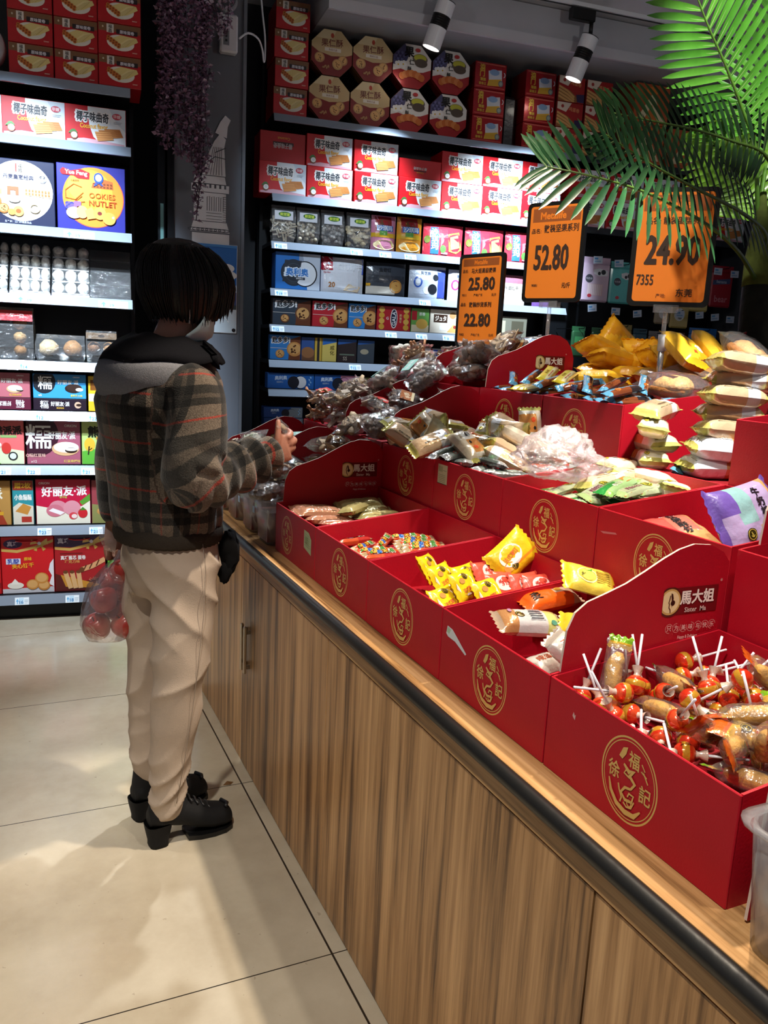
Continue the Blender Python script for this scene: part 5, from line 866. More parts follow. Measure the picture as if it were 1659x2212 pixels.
# lollipop: wrapped ball, twisted neck, white stick
def lolly():
    m = MB(); m.ball((0, 0, 0), .0165, .0165, .0158, '#d23318', 'foil', 16, 10, .06)
    for f in range(len(m.f)):
        z = sum(m.v[i][2] for i in m.f[f])/len(m.f[f])
        if abs(z) < .0028: m.c[f] = lin('#c8932c')
        elif z < -.010: m.c[f] = lin('#e0502a')
    st = [T('XQDQ', .5, .5, .5, '#f2ead8', 2.5), T('XQDQ', .5, .5, .42, '#20180f', 1.5)]
    m.art([E(.5, .5, .55, .36, '#2a1c10')]+st, lambda x, y, k: Vector(((.0168+k)*math.sin((x-.013)*60), -(.0168+k)*math.cos((x-.013)*60), (y-.004)*1.0)), .026, .008, 'foil', .00008)
    n = MB(); n.lathe([(.006, -.014), (.0045, -.019), (.008, -.026), (.0095, -.030)], '#dfc9bb', 'foil', 10)
    s = MB(); s.tube([(0, 0, -.016), (0, 0, -.085)], .0021, '#e4e0ea', 'plastic', 8)
    return [('sweet', m, None), ('twist', n, None), ('stick', s, None)]
proto('lolly', 'lollipop', 'lollipop', 'red lollipops in the front tray', 'red foil lollipop with white stick', lolly(), (.033, .033, .12))
def corn():
    m = MB(); m.tube([(-.036+.009*i, .0022*math.sin(i), 0) for i in range(9)], [.006, .0125, .0145, .0148, .0150, .0148, .0140, .012, .006], '#cf9a3c', 'food', 12)
    f = pillow(.118, .046, .036, '#ffffff', 'film', .16, .003, 21, 18, 10)
    t = MB(); pillow(.040, .046, .005, lambda u, w, s: '#d9641c' if u < .2 else '#e0b02a', 'foil', .2, .002, 22, 8, 8, m=t); t.v = [(x-.050, y, z) for x, y, z in t.v]
    g = MB(); pillow(.022, .044, .005, lambda u, w, s: '#78a81c' if u > 0 else '#d9a82c', 'foil', .2, .002, 23, 6, 8, m=g); g.v = [(x+.054, y, z) for x, y, z in g.v]
    l = MB(); l.art([T('玉米王', .5, .5, .9, '#c22a2a', 1.5)]+seal(-.35, .5, .75, '#3a3010', '#c0a040'), lambda x, y, k: Vector((x-.012, y-.006+0, .0165+k)), .030, .011, 'foil', .0001)
    return [('corn_cake', m, None), ('clear_wrap', f, None), ('orange_end', t, None), ('green_end', g, None), ('lettering', l, None)]
proto('corn', 'corn_cake_packet', 'cake', 'golden corn cakes in the front tray', 'golden corn cake in clear wrap', corn(), (.115, .045, .034))
RIC = lambda k: [T('香酥沙琪玛', .45, .30, .11, '#4a4636', .8, 0, .4), T('蛋酥味', .75, .6, .12, '#a5662c', .6), R(.25, .12, .7, .15, '#8a7a5a')]
proto('rice', 'rice_cake_packet', 'cake', 'tan crisp-rice cake packets', 'tan wrapped crisp-rice cake with olive ends', whole(pillow(.150, .075, .046, lambda u, w, s: '#b7b060' if abs(u) > .80 else ('#dfe1e4' if .2 < u < .62 else '#cdb08c'), 'foil', .12, .002, 31, art=RIC(0), sq=5)), (.150, .075, .046))
proto('riceW', 'rice_cake_packet', 'cake', 'window crisp-rice cake packets', 'cream crisp-rice cake with orange picture', whole(pillow(.145, .078, .046, lambda u, w, s: '#bcb768' if abs(u) > .82 else ('#d9cbb2' if s < 0 or w < -.25 else ('#c98a48' if -.1 < u < .7 else '#dcd8cc')), 'foil', .11, .002, 32, art=[E(.62, .64, .22, .18, '#c8803c'), E(.72, .5, .10, .10, '#d9542a'), E(.55, .45, .07, .06, '#2a2420'), E(.3, .62, .13, .11, '#2a2c30'), T('沙琪玛', .3, .62, .11, '#e8e6dc', 1.2), T('沙琪玛', .35, .25, .1, '#8a6a3a', .5)]+seal(.15, .75, .09, '#d8c23a', '#5a5018'), sq=5)), (.145, .078, .046))
proto('riceN', 'rice_cake_packet', 'cake', 'navy-label crisp-rice cake packets', 'crisp-rice cake packet with navy nameplate', whole(pillow(.165, .10, .055, lambda u, w, s: '#b3ae58' if abs(u) > .84 else ('#b88a58' if u > .05 else '#cfd4dc'), 'foil', .11, .002, 33, art=[P([(.12, .12), (.66, .16), (.66, .42), (.12, .40)], '#232b3a'), T('沙琪玛', .38, .27, .17, '#e6e2d8', 2, 0, .42), T('蛋酥', .28, .85, .06, '#a07a3a', .5)]+seal(.34, .53, .13, '#4a4418', '#c9b24a')+[E(.8, .5, .22, .25, '#a87440'), E(.78, .3, .14, .14, '#c48a50')], sq=4)), (.165, .10, .055))
proto('blue', 'rice_cake_packet', 'cake', 'blue checked packet', 'small pale packet with blue check and dark nameplate', whole(pillow(.11, .062, .035, lambda u, w, s: '#3fa8c8' if u > .45 and (int(u*20)+int(w*6)) % 2 else ('#6fc4dc' if u > .45 else '#d9d3a8'), 'foil', .10, .0016, 34, art=[R(.14, .2, .34, .5, '#2a2c2a')])), (.11, .062, .035))
WF = [T('奶香威化饼', .40, .5, .30, '#8a3a6a', .8, 0, .36), R(.12, .2, .34, .3, '#a9b49a'), P([(.03, .1), (.18, .9), (.2, .1)], '#d08a4a')]
proto('waferG', 'wafer_packet', 'wafer', 'pale green wafer packets', 'pale green wafer packet with gold seal', whole(pillow(.175, .046, .022, lambda u, w, s: '#a9c487' if abs(u) > .8 else '#b9c9a4', 'foil', .10, .0012, 41, art=WF+seal(.72, .5, .34, '#c8c43a', '#3a4a18'))), (.175, .046, .022))
proto('waferD', 'wafer_packet', 'wafer', 'bright green wafer packets', 'bright green wafer packet', whole(pillow(.170, .046, .022, lambda u, w, s: '#2f9a44' if (u < -.1 and w > -.2) else ('#8fc46a' if abs(u) > .75 else '#a5cf90'), 'foil', .10, .0012, 42, art=[R(.62, .2, .78, .7, '#c9823c'), T('哈密瓜', .42, .4, .3, '#f0f4e8', 1)])), (.170, .046, .022))
PUR = [R(.30, .30, .62, .78, '#8fb8bc'), R(.05, .86, .95, .93, '#c3aacb')]
def purple(lab, c1, c2, chk, txt):
    art = [R(.52, .36, .74, .92, '#d9dbe4')]+[T(ch, .63, .84-.145*i, .13, '#1d1a24', 2, -.15) for i, ch in enumerate(txt)]+seal(.30, .30, .085, '#2a2a10', '#b8a84a')
    return whole(pillow(.185, .165, .055, lambda u, w, s: c1 if (abs(u) > .86 or (u < -.4 and w > .25)) else (chk if (-.5 < u < -.02 and w > -.1) else ('#c59a66' if (u > .0 and w < -.25) or u > .62 else c2)), 'pack', .09, .0035, 51, 28, 18, art))
proto('purple', 'milk_cake_bag', 'bag', 'lilac milk cake bags', 'lilac milk cake bag with turquoise patch', purple('', '#6a52a8', '#a99ac8', '#88b4ba', '牛奶棒酥'), (.185, .165, .055))
proto('redbag', 'milk_cake_bag', 'bag', 'red milk cake bag', 'pinkish red milk cake bag beneath lilac bag', purple('', '#c23a3a', '#b06a5c', '#c9504a', '红糖酥饼'), (.185, .165, .055))
proto('barB', 'snack_bar', 'snack bar', 'light blue chocolate bars', 'light blue wrapped chocolate bar', whole(pillow(.150, .034, .022, lambda u, w, s: '#5d9cbc' if (w > .0 or abs(u) > .75) else ('#7a3f22' if u < .2 else '#2a2224'), 'foil', .11, .0014, 61, art=[T('巧克力', .6, .62, .3, '#e8e0d0', 1, 0, .3), E(.3, .4, .3, .25, '#b5672c')])), (.150, .034, .022))
proto('barY', 'snack_bar', 'snack bar', 'yellow lemon bars', 'yellow wrapped long bar', whole(pillow(.185, .046, .024, lambda u, w, s: '#d9c22a' if abs(u) > .82 else ('#e2cf5a' if w > -.2 else '#e4d9a4'), 'foil', .10, .0012, 62, art=[R(.2, .25, .6, .32, '#c85a4a'), T('夹心米果', .4, .6, .22, '#a8862a', .8)])), (.185, .046, .024))
def ybag(seed):
    f = pillow(.195, .13, .066, lambda u, w, s: '#e3a51e' if abs(u) > .8 else ('#e9b52e' if (u+w) > -.5 else '#d9951a'), 'pack', .10, .0032, seed, 24, 14, [E(.35, .45, .16, .13, '#f3ead2'), E(.37, .5, .09, .07, '#8a5a22'), R(.66, .55, .88, .70, '#c8362a'), T('蛋糕', .77, .625, .09, '#f7ead8', 1), T('蒸', .2, .72, .12, '#b5482a', 1)], sq=4)
    return whole(f)
for k in range(2): proto('ybag%d' % k, 'steamed_cake_bag', 'bag', 'golden yellow cake bags', 'golden yellow cake bag', ybag(71+3*k), (.195, .13, .066))
def clear(dims, seed, items, colr, lab, tagc=None, shape='ball', filmm='film'):
    Lx, Wy, Tz = dims; q = random.Random(seed); m = MB()
    for k in range(items):
        x = q.uniform(-.34, .34)*Lx; y = q.uniform(-.34, .34)*Wy; z = q.uniform(-.22, .24)*Tz*(1-2.2*(x/Lx)**2); c = colr[k % len(colr)]
        X = Matrix.Translation((x, y, z)) @ Euler((q.uniform(-1, 1), q.uniform(-1, 1), q.uniform(-3, 3))).to_matrix().to_4x4(); r = min(Wy, Lx)*.15
        if shape == 'ball': m.ball((0, 0, 0), r*1.15, r*.95, r*.72, c, 'food', 9, 6, .35, X, k)
        elif shape == 'flat': m.ball((0, 0, 0), r*1.5, r*.9, r*.28, c, 'food', 9, 5, .4, X, k)
        elif shape == 'slab': m.box(-r*2.0, -r*.6, -r*.16, r*2.0, r*.6, r*.16, c, 'food', X)
        else: m.tube([(-r*2.2, 0, 0), (0, r*.3, 0), (r*2.2, 0, 0)], r*.30, c, 'food', 6, True, X)
    f = pillow(Lx, Wy, Tz, '#ffffff', filmm, .13, .0045, seed, 16, 10)
    ps = [('filling', m, None), ('clear_wrap', f, None)]
    if tagc:
        l = MB(); l.art(tagc, lambda x, y, k: Vector((x-Lx*.22, y-Wy*.20, Tz*.5+.0015+k)), Lx*.44, Wy*.42, 'pack', .0001); ps.append(('label', l, None))
    return ps
GRL = [R(0, 0, 1, 1, '#1f6a42'), R(0, .70, 1, 1, '#2f8a58'), T('山药脆', .5, .45, .3, '#d9e6c8', 1, 0, .8), E(.2, .8, .1, .1, '#cfd84a')]
WHL = [R(0, 0, 1, 1, '#d8d9c6'), R(.55, .1, .95, .5, '#4a4c50')]+[R(.57+.03*i, .12, .58+.03*i, .48, '#e8e8e2') for i in range(12)]+[T('果干', .3, .6, .3, '#6a7a4a', 1)]
BRL = [R(0, 0, 1, 1, '#a5602c'), T('手撕', .5, .5, .4, '#f0dcb8', 2, .3), R(0, 0, 1, .2, '#e0d2a8')]
RDL = [R(0, 0, 1, 1, '#cf3a34'), T('鲜', .5, .5, .6, '#f3e2d8', 1.5)]
TQL = [R(0, 0, 1, 1, '#9fd0c2'), T('雪花酥', .5, .5, .4, '#e9f3ee', 1, 0, .8)]
FD = (.165, .125, .058)
for key, it, cs, lab, tg, sh in (('fruitA', 26, ['#7a6350', '#8a6f56', '#655040'], 'bagged dark brown dried fruit', None, 'ball'), ('fruitB', 24, ['#b89a74', '#a48662', '#c9ae86'], 'bagged tan dried fruit', None, 'flat'), ('fruitC', 20, ['#d6c5a6', '#e2d5ba', '#c6b290'], 'bagged pale flat slices', WHL, 'flat'), ('fruitD', 24, ['#5a453a', '#745848', '#4c3b33'], 'bagged nearly black dates', BRL, 'ball'), ('fruitE', 22, ['#ad9274', '#bfa482', '#8c7458'], 'bagged mushrooms with green label', GRL, 'ball'), ('fruitF', 14, ['#b5a08c', '#a8907c', '#c4b09a'], 'bagged beige slabs with red tag', RDL, 'slab'), ('fruitG', 22, ['#e3dfd2', '#cfc8b8', '#7a3a3c'], 'bagged white nougat with mint label', TQL, 'ball'), ('fruitH', 30, ['#c98a5c', '#a8704a', '#d9b48c'], 'bagged reddish-brown strips', RDL, 'stick')):
    proto(key, 'dried_snack_bag', 'bag', lab+'s', lab, clear(FD, len(key)+ord(key[-1]), it, cs, lab, tg, sh), FD)
def bread(seed, c='#dca763', c2='#b9783c', tg=True):
    m = MB(); m.ball((0, 0, 0), .072, .050, .034, c, 'food', 16, 10, .10, None, seed); m.ball((.01, .0, -.012), .076, .054, .024, c2, 'food', 16, 8, .1, None, seed+1)
    f = pillow(.215, .15, .085, '#ffffff', 'film', .16, .006, seed, 18, 12)
    ps = [('bread', m, None), ('clear_wrap', f, None)]
    if tg: l = MB(); l.art([R(0, 0, 1, 1, '#c42a2a'), T('手撕面包', .5, .5, .5, '#f3dccf', .8, 0, .8)], lambda x, y, k: Vector((x-.03, y+.008, .0385+k)), .075, .020, 'pack', .0001); ps.append(('label', l, None))
    return ps
proto('bread', 'bread_bag', 'bag', 'clear bread bags', 'clear bag with round golden bread', bread(81), (.20, .14, .075))
proto('breadR', 'bread_bag', 'bag', 'clear pinkish bread bags', 'clear bag with brown swirl bread', bread(83, '#b58268', '#8a5a46', False), (.20, .14, .075))
def spawn(key, x, y, z, q, lab=None):
    if key in ('pinkbis', 'pinkbisT', 'olivebis'): z += .013
    if key == 'rstick': z += .012
    P0 = PROTO[key]
    if len(P0['parts']) == 1:
        if 'me' not in P0: P0['me'] = P0['parts'][0][1].mesh(P0['kind'])
        o = link(P0['kind'], P0['me'])
    else:
        o = link(P0['kind'], None)
        if 'ms' not in P0: P0['ms'] = [(n, m.mesh(n)) for n, m, _ in P0['parts']]
        for n, me in P0['ms']: link(n, me, o)
    o.location = (x, y, z); o.rotation_euler = q; o.scale = (1.04, 1.04, 1.04) if 1.395 < x < 1.735 and y < 1.62 else (.90, .90, .90) if key[:5] in ('fruit', 'ybag0', 'ybag1', 'bread') else (.88, .88, .88) if key == 'corn' else (.93, .93, .93)
    tag(o, lab, P0['cat'], P0['group']); P0['n'] += 1
    return o
# things standing or leaning where each one was put
HAND = [
 ('ysach', [(.838, 1.545, .902, .95, .1, .75), (.835, 1.478, .898, .95, 0, .55), (.862, 1.432, .893, .95, 0, .5), (.895, 1.478, .893, .95, 0, .45), (.905, 1.405, .880, .9, 0, .4), (.815, 1.42, .868, .75, 0, .5)]),
 ('rsach', [(.948, 1.478, .900, .95, 0, .25), (.955, 1.430, .886, .9, 0, .15), (.985, 1.445, .886, .9, 0, .1), (1.008, 1.420, .885, .95, 0, .1), (1.030, 1.400, .886, .95, 0, 0)]),
 ('bigsach', [(1.005, 1.475, .940, 1.0, -.62, .15)]),
 ('cakeA', [(.855, 1.185, .895, .35, .1, -.12)]), ('cakeO', [(.955, 1.262, .907, .3, -.05, .10)]), ('cakeY', [(.950, 1.130, .890, .5, .2, -.55)]), ('lemon', [(1.015, 1.222, .952, .55, .25, -.35)]),
 ('cakeW', [(1.000, 1.185, .885, .2, .1, .25), (.862, 1.055, .875, .5, .6, -.9), (.955, 1.060, .850, .1, .1, .6), (.865, 1.125, .838, .1, 0, .2), (.99, 1.02, .862, .2, .3, .9)]),
 ('purple', [(1.245, 1.075, 1.092, 1.05, -.15, .10), (1.225, 1.055, 1.015, .10, .0, .0)]), ('redbag', [(1.175, 1.185, 1.035, .30, -.1, -.10)]),
 ('riceN', [(1.505, 1.395, 1.182, .06, .05, -.46), (1.50, 1.41, 1.139, 0, 0, -.30)]),
 ('riceW', [(1.445, 1.565, 1.135, 0, .04, 1.05), (1.440, 1.555, 1.212, .12, .06, .80), (1.465, 1.575, 1.174, -.08, 0, 1.25), (1.36, 1.565, 1.115, .1, .1, .3)]),
 ('rice', [(1.515, 1.400, 1.224, -.06, .05, -.30), (1.53, 1.415, 1.263, .08, -.03, -.50), (1.52, 1.40, 1.302, -.05, .06, -.32), (1.545, 1.41, 1.340, .10, -.05, -.55), (1.53, 1.40, 1.376, -.12, .10, -.28), (1.455, 1.570, 1.252, .1, -.12, .45), (1.66, 1.43, 1.332, 0, .08, -.6), (1.665, 1.425, 1.375, .15, 0, -.2), (1.35, 1.50, 1.100, .05, .1, -.3)]),
 ('barB', [(1.47, 1.86, 1.300, .3, -.30, .9), (1.50, 1.79, 1.305, -.2, -.25, .4), (1.46, 1.70, 1.292, .2, -.15, .15), (1.49, 1.92, 1.296, .5, -.2, -.3), (1.47, 2.23, 1.296, .3, -.25, 1.0), (1.50, 2.17, 1.305, .2, -.28, .6), (1.46, 2.02, 1.298, .3, -.2, .3), (1.56, 1.74, 1.310, .4, -.3, .8)]),
  ('corn', [(.93, .66, .925, .3, .2, .5), (.87, .70, .930, -.3, -.2, -.7), (.98, .72, .935, .2, .1, 1.2), (.90, .63, .93, .5, -.1, -.2), (.84, .66, .915, .2, .1, -1.1), (1.0, .64, .93, 0, .2, .9)]),
  ('waferG', [(1.135, 1.37, 1.098, .1, -.1, .55), (1.20, 1.325, 1.105, .05, -.05, .35), (1.26, 1.34, 1.102, .1, 0, .30)]), ('waferD', [(1.165, 1.345, 1.112, .1, -.12, .48), (1.23, 1.385, 1.110, 0, .05, .42)]),
 ('barY', [(1.50, 2.09, 1.318, .3, -.22, .75), (1.52, 2.03, 1.312, .2, -.18, .70)]),
]
# tan sweets inside the clear tub at the right edge
HAND.append(('rice', [(.83, .40, .805, .5, .2, .4), (.84, .47, .815, .2, .5, -.9), (.82, .37, .86, .6, .1, 1.2), (.85, .45, .87, .3, -.4, .2)]))
# settled positions of everything heaped in the trays
HEAP = [
 ('pinkbis', [(0.8209,2.2453,0.8803,0.257,0.039,-0.026), (0.8174,2.1947,0.8802,0.294,0.024,-0.035), (0.8127,2.1066,0.8803,-0.257,0.039,0.096), (0.8068,2.1559,0.8932,0.196,0.044,0.022)]),
 ('pinkbisT', [(0.8299,2.0392,0.8804,-0.236,0.04,-0.203)]),
 ('olivebis', [(0.9713,2.2706,0.8809,0.332,-0.025,-0.118), (0.9724,2.1852,0.8811,0.291,-0.042,-0.066), (0.9733,2.127,0.8811,-0.288,-0.042,0.016), (0.9547,2.0618,0.8837,-0.127,0.081,0.033), (0.9635,2.238,0.8951,0.337,-0.074,-0.081), (0.897,2.1248,0.905,-0.204,0.024,0.792)]),
 ('rstick', [(0.8184,1.9255,0.8615,-0.464,0.021,0.301), (0.8188,1.8617,0.8615,0.464,0.021,0.635), (0.8203,1.8093,0.8615,0.464,0.013,0.144), (0.8172,1.755,0.8615,-0.464,0.02,0.131), (0.9652,1.9297,0.8615,0.464,-0.021,-0.005), (0.9665,1.8655,0.8615,0.464,-0.021,0.101), (0.9643,1.8097,0.8615,0.464,-0.021,0.03), (0.9643,1.7523,0.8615,-0.464,-0.021,-0.143), (0.878,1.8778,0.8666,0.41,-0.136,0.846), (0.8345,1.7844,0.8615,0.464,0.021,0.145), (0.9775,1.8391,0.8615,0.464,0.021,0.061), (0.9804,1.7833,0.8615,-0.464,0.021,0.02), (0.8813,1.7037,0.8615,0.464,0.021,-0.247), (0.9822,1.8973,0.8615,0.464,-0.021,0.174)]),
 ('lolly', [(0.9446,0.8714,0.8759,1.18,-1.15,-0.838), (0.7491,0.8206,0.8759,1.18,1.149,-2.188), (0.7463,0.7634,0.8756,-1.832,0.381,2.341), (0.9239,0.8451,0.8759,1.402,0.388,-1.999), (0.9746,0.9193,0.8752,-0.822,2.085,-1.06), (0.8151,0.7498,0.877,1.402,-0.089,-0.451), (0.9686,0.8025,0.8753,-1.226,-2.77,0.171), (0.8668,0.8535,0.8965,-0.963,2.62,-0.238), (0.8031,0.849,0.8758,-2.009,1.141,-0.205), (0.8808,0.8774,0.8759,1.402,0.388,-0.908), (0.7457,0.7014,0.8752,0.822,-2.086,0.149), (0.8553,0.7621,0.8766,-0.541,2.931,-1.065), (0.7916,0.7766,0.8759,-1.18,-1.149,-1.06), (0.9321,0.8086,0.8768,2.305,-0.298,-1.466), (0.9443,0.8975,0.8945,-0.573,2.072,1.917), (0.8638,0.8025,0.9096,0.496,0.886,2.697), (0.7451,0.8904,0.8755,-0.96,2.038,0.394), (0.8581,0.9196,0.8777,0.176,3.123,0.387), (0.7884,0.7293,0.876,1.603,0.393,-2.189), (0.7771,0.8815,0.8767,2.888,-0.545,-0.954), (0.9677,0.7948,0.9086,-1.385,0.551,2.015), (0.8874,0.7461,0.8954,-2.231,0.881,0.75), (0.9196,0.7669,0.9463,0.375,-0.805,1.793), (1.0352,0.7399,0.8777,0.068,2.807,1.162), (0.8556,0.8911,0.8924,3.011,0.455,1.114), (0.8867,0.6918,0.8759,-1.961,-1.992,-0.114), (0.9247,0.8284,0.9048,-0.027,2.661,-1.516), (0.938,0.7582,0.919,1.932,0.28,-0.319), (0.9249,0.7883,0.9073,0.88,-2.065,-0.089), (0.9937,0.8625,0.8771,0.297,-2.724,-1.256), (0.9669,0.9183,0.9092,1.755,0.078,-1.68), (0.9541,0.8504,0.8989,3.138,0.614,0.564), (0.9895,0.8954,0.892,-0.081,2.014,2.364), (0.8943,0.7125,0.9013,2.835,0.154,1.005), (0.7713,0.847,0.877,2.602,-0.02,1.262), (0.9811,0.8345,0.8901,2.308,-0.055,-1.878), (0.7688,0.9185,0.8769,-0.312,-2.676,0.949), (0.8048,0.7644,0.9032,-0.24,-2.376,-1.712), (0.8299,0.8747,0.9057,2.612,0.386,-0.217), (0.7986,0.8634,0.9022,1.763,-0.67,1.22)]),
 ('corn', [(0.9057,0.7832,0.8762,0.441,-0.035,-0.687), (1.0314,0.8136,0.8762,-0.441,0.035,-1.579), (0.977,0.7071,0.8765,0.39,0.057,0.976), (0.8398,0.8336,0.8834,-0.39,-0.236,-1.594), (0.8982,0.6475,0.8762,0.441,0.012,0.944), (0.8158,0.6473,0.8762,0.441,0.035,2.006), (0.9023,0.8669,0.9011,0.962,0.087,1.316), (0.9421,0.7287,0.8929,0.253,-0.506,0.253), (0.8284,0.7245,0.9004,2.172,0.445,0.171), (0.935,0.6336,0.8919,0.853,-0.301,0.812), (0.9917,0.6069,0.8795,1.022,0.025,0.088), (1.0116,0.6672,0.9062,-0.73,-0.656,0.654), (0.9969,0.7017,0.9032,0.725,0.579,0.096), (0.8127,0.6735,0.9096,1.101,0.174,0.593), (0.9148,0.6881,0.9205,-0.323,-0.377,1.004), (0.9888,0.6466,0.9257,0.206,2.817,1.349), (1.0146,0.7539,0.9479,0.372,3.072,0.993), (0.8312,0.6452,0.9182,1.664,0.853,0.702), (1.0302,0.6395,0.937,-0.579,-2.503,-1.513), (0.819,0.91,0.912,-2.977,-1.048,0.634), (0.9933,0.7781,0.9272,-3.043,0.771,-0.674)]),
 ('rice', [(1.1835,2.045,1.0789,0.324,-0.085,-0.758), (1.1991,2.181,1.0773,-0.366,0.037,0.911), (1.3188,2.066,1.0773,0.366,-0.037,0.966), (1.1844,2.2253,1.1073,-0.016,0.219,0.983), (1.2617,2.1039,1.1218,0.333,-0.068,0.879), (1.0927,2.0515,1.0887,-0.402,0.252,-1.267), (1.1794,2.1904,1.164,-1.721,-0.056,1.57), (1.3145,2.0072,1.1642,0.383,0.432,-1.084), (1.0774,2.1831,1.1122,0.44,0.529,-0.695), (1.2227,1.8681,1.1158,2.947,0.448,-0.112), (1.0723,2.0017,1.1205,0.471,-0.38,-0.157), (1.2746,1.9436,1.1625,-1.846,-0.057,2.065), (1.3246,2.2346,1.1054,-0.276,-2.537,0.777), (1.1763,1.7853,1.104,0.15,-2.751,-0.842), (1.3104,1.541,1.0673,-0.366,-0.022,-0.081), (1.2426,1.4845,1.0919,-0.187,-0.12,0.076), (1.2379,1.1051,1.0043,0.366,0.037,-2.867), (1.8494,1.3896,1.3093,0.366,0.037,-0.125), (1.8482,1.3261,1.317,2.209,-0.028,0.006), (1.8349,1.2693,1.3093,0.366,0.037,0.019), (1.8461,1.2629,1.353,-0.343,0.142,-0.184), (1.9487,1.507,1.3093,-0.366,-0.018,0.378), (1.9336,1.557,1.3171,-0.945,0.026,0.325)]),
 ('riceW', [(1.2718,2.1141,1.0774,-0.353,0.031,0.958), (1.115,2.2417,1.0885,0.064,0.272,-0.596), (1.2373,2.1509,1.1053,0.354,0.015,0.879), (1.325,2.0322,1.1165,-0.124,-0.124,1.322), (1.2331,2.2168,1.1412,-0.112,-0.202,-1.497), (1.2905,2.0725,1.1504,0.106,-0.198,0.887), (1.1079,2.2696,1.1399,0.176,0.088,-0), (1.2137,1.9835,1.1243,-0.041,-0.086,2.164), (1.3415,1.9293,1.1626,-0.148,-1.323,1.569), (1.1326,2.1495,1.1384,-0.974,-0.567,1.859), (1.2682,1.8739,1.1432,-0.534,0.419,-0.498), (1.354,1.8259,1.1096,-2.332,-0.259,1.641), (1.1292,1.905,1.1235,0.21,0.478,-1.384), (1.2883,1.4444,1.0687,-0.042,0.067,0.368), (1.3202,1.3416,1.0858,0.178,0.456,0.835), (1.3565,1.4388,1.1,-2.637,-0.025,1.571)]),
 ('blue', [(1.1118,2.0715,1.1434,1.083,0.829,1.529)]),
 ('dstick', [(1.1657,1.9054,1.0768,-0.402,-0.031,0.393), (1.1369,1.7998,1.0767,0.438,0.004,0.149), (1.135,1.7007,1.0767,-0.438,0.021,-0.328), (1.1357,1.9314,1.0769,-0.387,-0.035,0.228), (1.1259,1.7733,1.0991,0.351,-0.01,1.568), (1.1335,1.7356,1.0767,-0.438,-0.021,-0.418), (1.1047,1.922,1.0983,0.422,-0.047,0.477), (1.0796,1.8387,1.0902,-3.019,0.13,1.292), (1.0748,1.9403,1.1026,-3.1,-0.171,0.417)]),
 ('sstick', [(1.3119,1.8337,1.0767,-0.433,0.029,0.425), (1.315,1.748,1.0765,0.464,-0.021,-0.059), (1.2657,1.6439,1.0765,-0.464,0.021,-0.068), (1.234,1.8921,1.0768,2.732,-0.034,1.259), (1.3101,1.7115,1.0804,0.41,-0.111,0.307), (1.3282,1.6741,1.0873,-0.351,0.258,0.721), (1.3155,1.8931,1.0842,0.41,-0.192,-1.782), (1.2949,1.7963,1.0802,-0.196,0.092,0.416), (1.2391,1.6697,1.0918,0.199,-0.354,-0.985), (1.1908,1.8402,1.0862,0.378,-0.235,-0.386)]),
 ('waferD', [(1.1629,1.3391,1.0567,-0.148,0.027,0.185), (1.1626,1.4489,1.0563,0.291,0.016,0.185), (1.1614,1.5672,1.0563,0.291,0.016,0.377), (1.1954,1.3451,1.0783,0.444,0.032,0.512)]),
 ('waferG', [(1.167,1.3975,1.0564,-0.254,0.026,0.053), (1.1626,1.498,1.0564,-0.257,-0.025,0.286), (1.1321,1.351,1.0818,0.345,0.161,0.37), (1.2501,1.3246,1.0698,0.15,0.244,0.296), (1.1641,1.5329,1.0692,-0.259,-0.033,0.502)]),
 ('barB', [(1.4694,2.2297,1.2626,-0.111,0.048,-0.143), (1.6061,2.2645,1.261,-0.384,0.018,0.062), (1.4772,2.1972,1.261,0.384,-0.018,-0.124), (1.6248,2.1694,1.261,0.384,-0.018,-0.406), (1.5081,2.1631,1.261,0.384,0.018,-0.142), (1.6243,2.1117,1.261,0.371,-0.021,0.089), (1.4833,2.0851,1.261,0.384,-0.013,0.053), (1.6337,2.0778,1.261,0.384,0.018,-0.049), (1.4801,2.0282,1.261,-0.384,-0.016,-0.171), (1.6236,2.0033,1.261,-0.384,-0.017,-0.057), (1.4871,1.9937,1.261,-0.384,0.018,-0.126), (1.4703,1.9096,1.261,0.384,0.018,0.483), (1.617,1.9085,1.261,0.384,-0.018,0.456), (1.5121,1.8789,1.2761,-0.64,0.175,-0.527), (1.6307,1.8386,1.261,0.378,-0.019,0.309), (1.4619,1.8273,1.2613,0.316,0.029,0.729), (1.6043,1.8001,1.261,0.384,-0.01,0.305), (1.4949,1.7587,1.2612,0.338,0.029,-0.114), (1.6102,1.7432,1.261,-0.384,0.018,0.695), (1.4833,1.7297,1.261,-0.384,-0.012,-0.117), (1.6294,1.6828,1.261,-0.384,-0.018,0.265), (1.483,1.6718,1.2611,-0.354,-0.025,-0.064), (1.6148,1.6428,1.2662,0.338,0.124,0.015), (1.4732,1.4911,1.122,-2.757,0.018,0.727), (1.4846,1.7012,1.2692,0.43,-0.041,-0.083), (1.5644,1.7644,1.2782,-0.27,0.12,0.24), (1.6234,1.8785,1.2688,0.101,0.167,0.08)]),
 ('barY', [(1.4741,2.1401,1.2774,0.051,-0.113,0.326), (1.5595,2.0463,1.2654,-0.276,0.073,-0.08), (1.4395,2.062,1.2789,-0.079,-0.091,0.391), (1.5971,2.151,1.2825,0.163,-0.041,0.819)]),
 ('ybag0', [(1.8441,1.9754,1.3207,0.036,0.071,0.091), (1.8371,2.2466,1.32,0.213,0.07,0.052), (1.9078,2.0482,1.3671,-0.132,0.44,-0.367), (1.7896,1.8374,1.401,0.343,-0.504,1.406), (1.8318,2.2623,1.3967,-0.352,0.368,-0.128), (1.9647,2.2205,1.3694,0.038,0.966,0.498), (1.643,2.0162,1.3038,0.281,0.057,1.665)]),
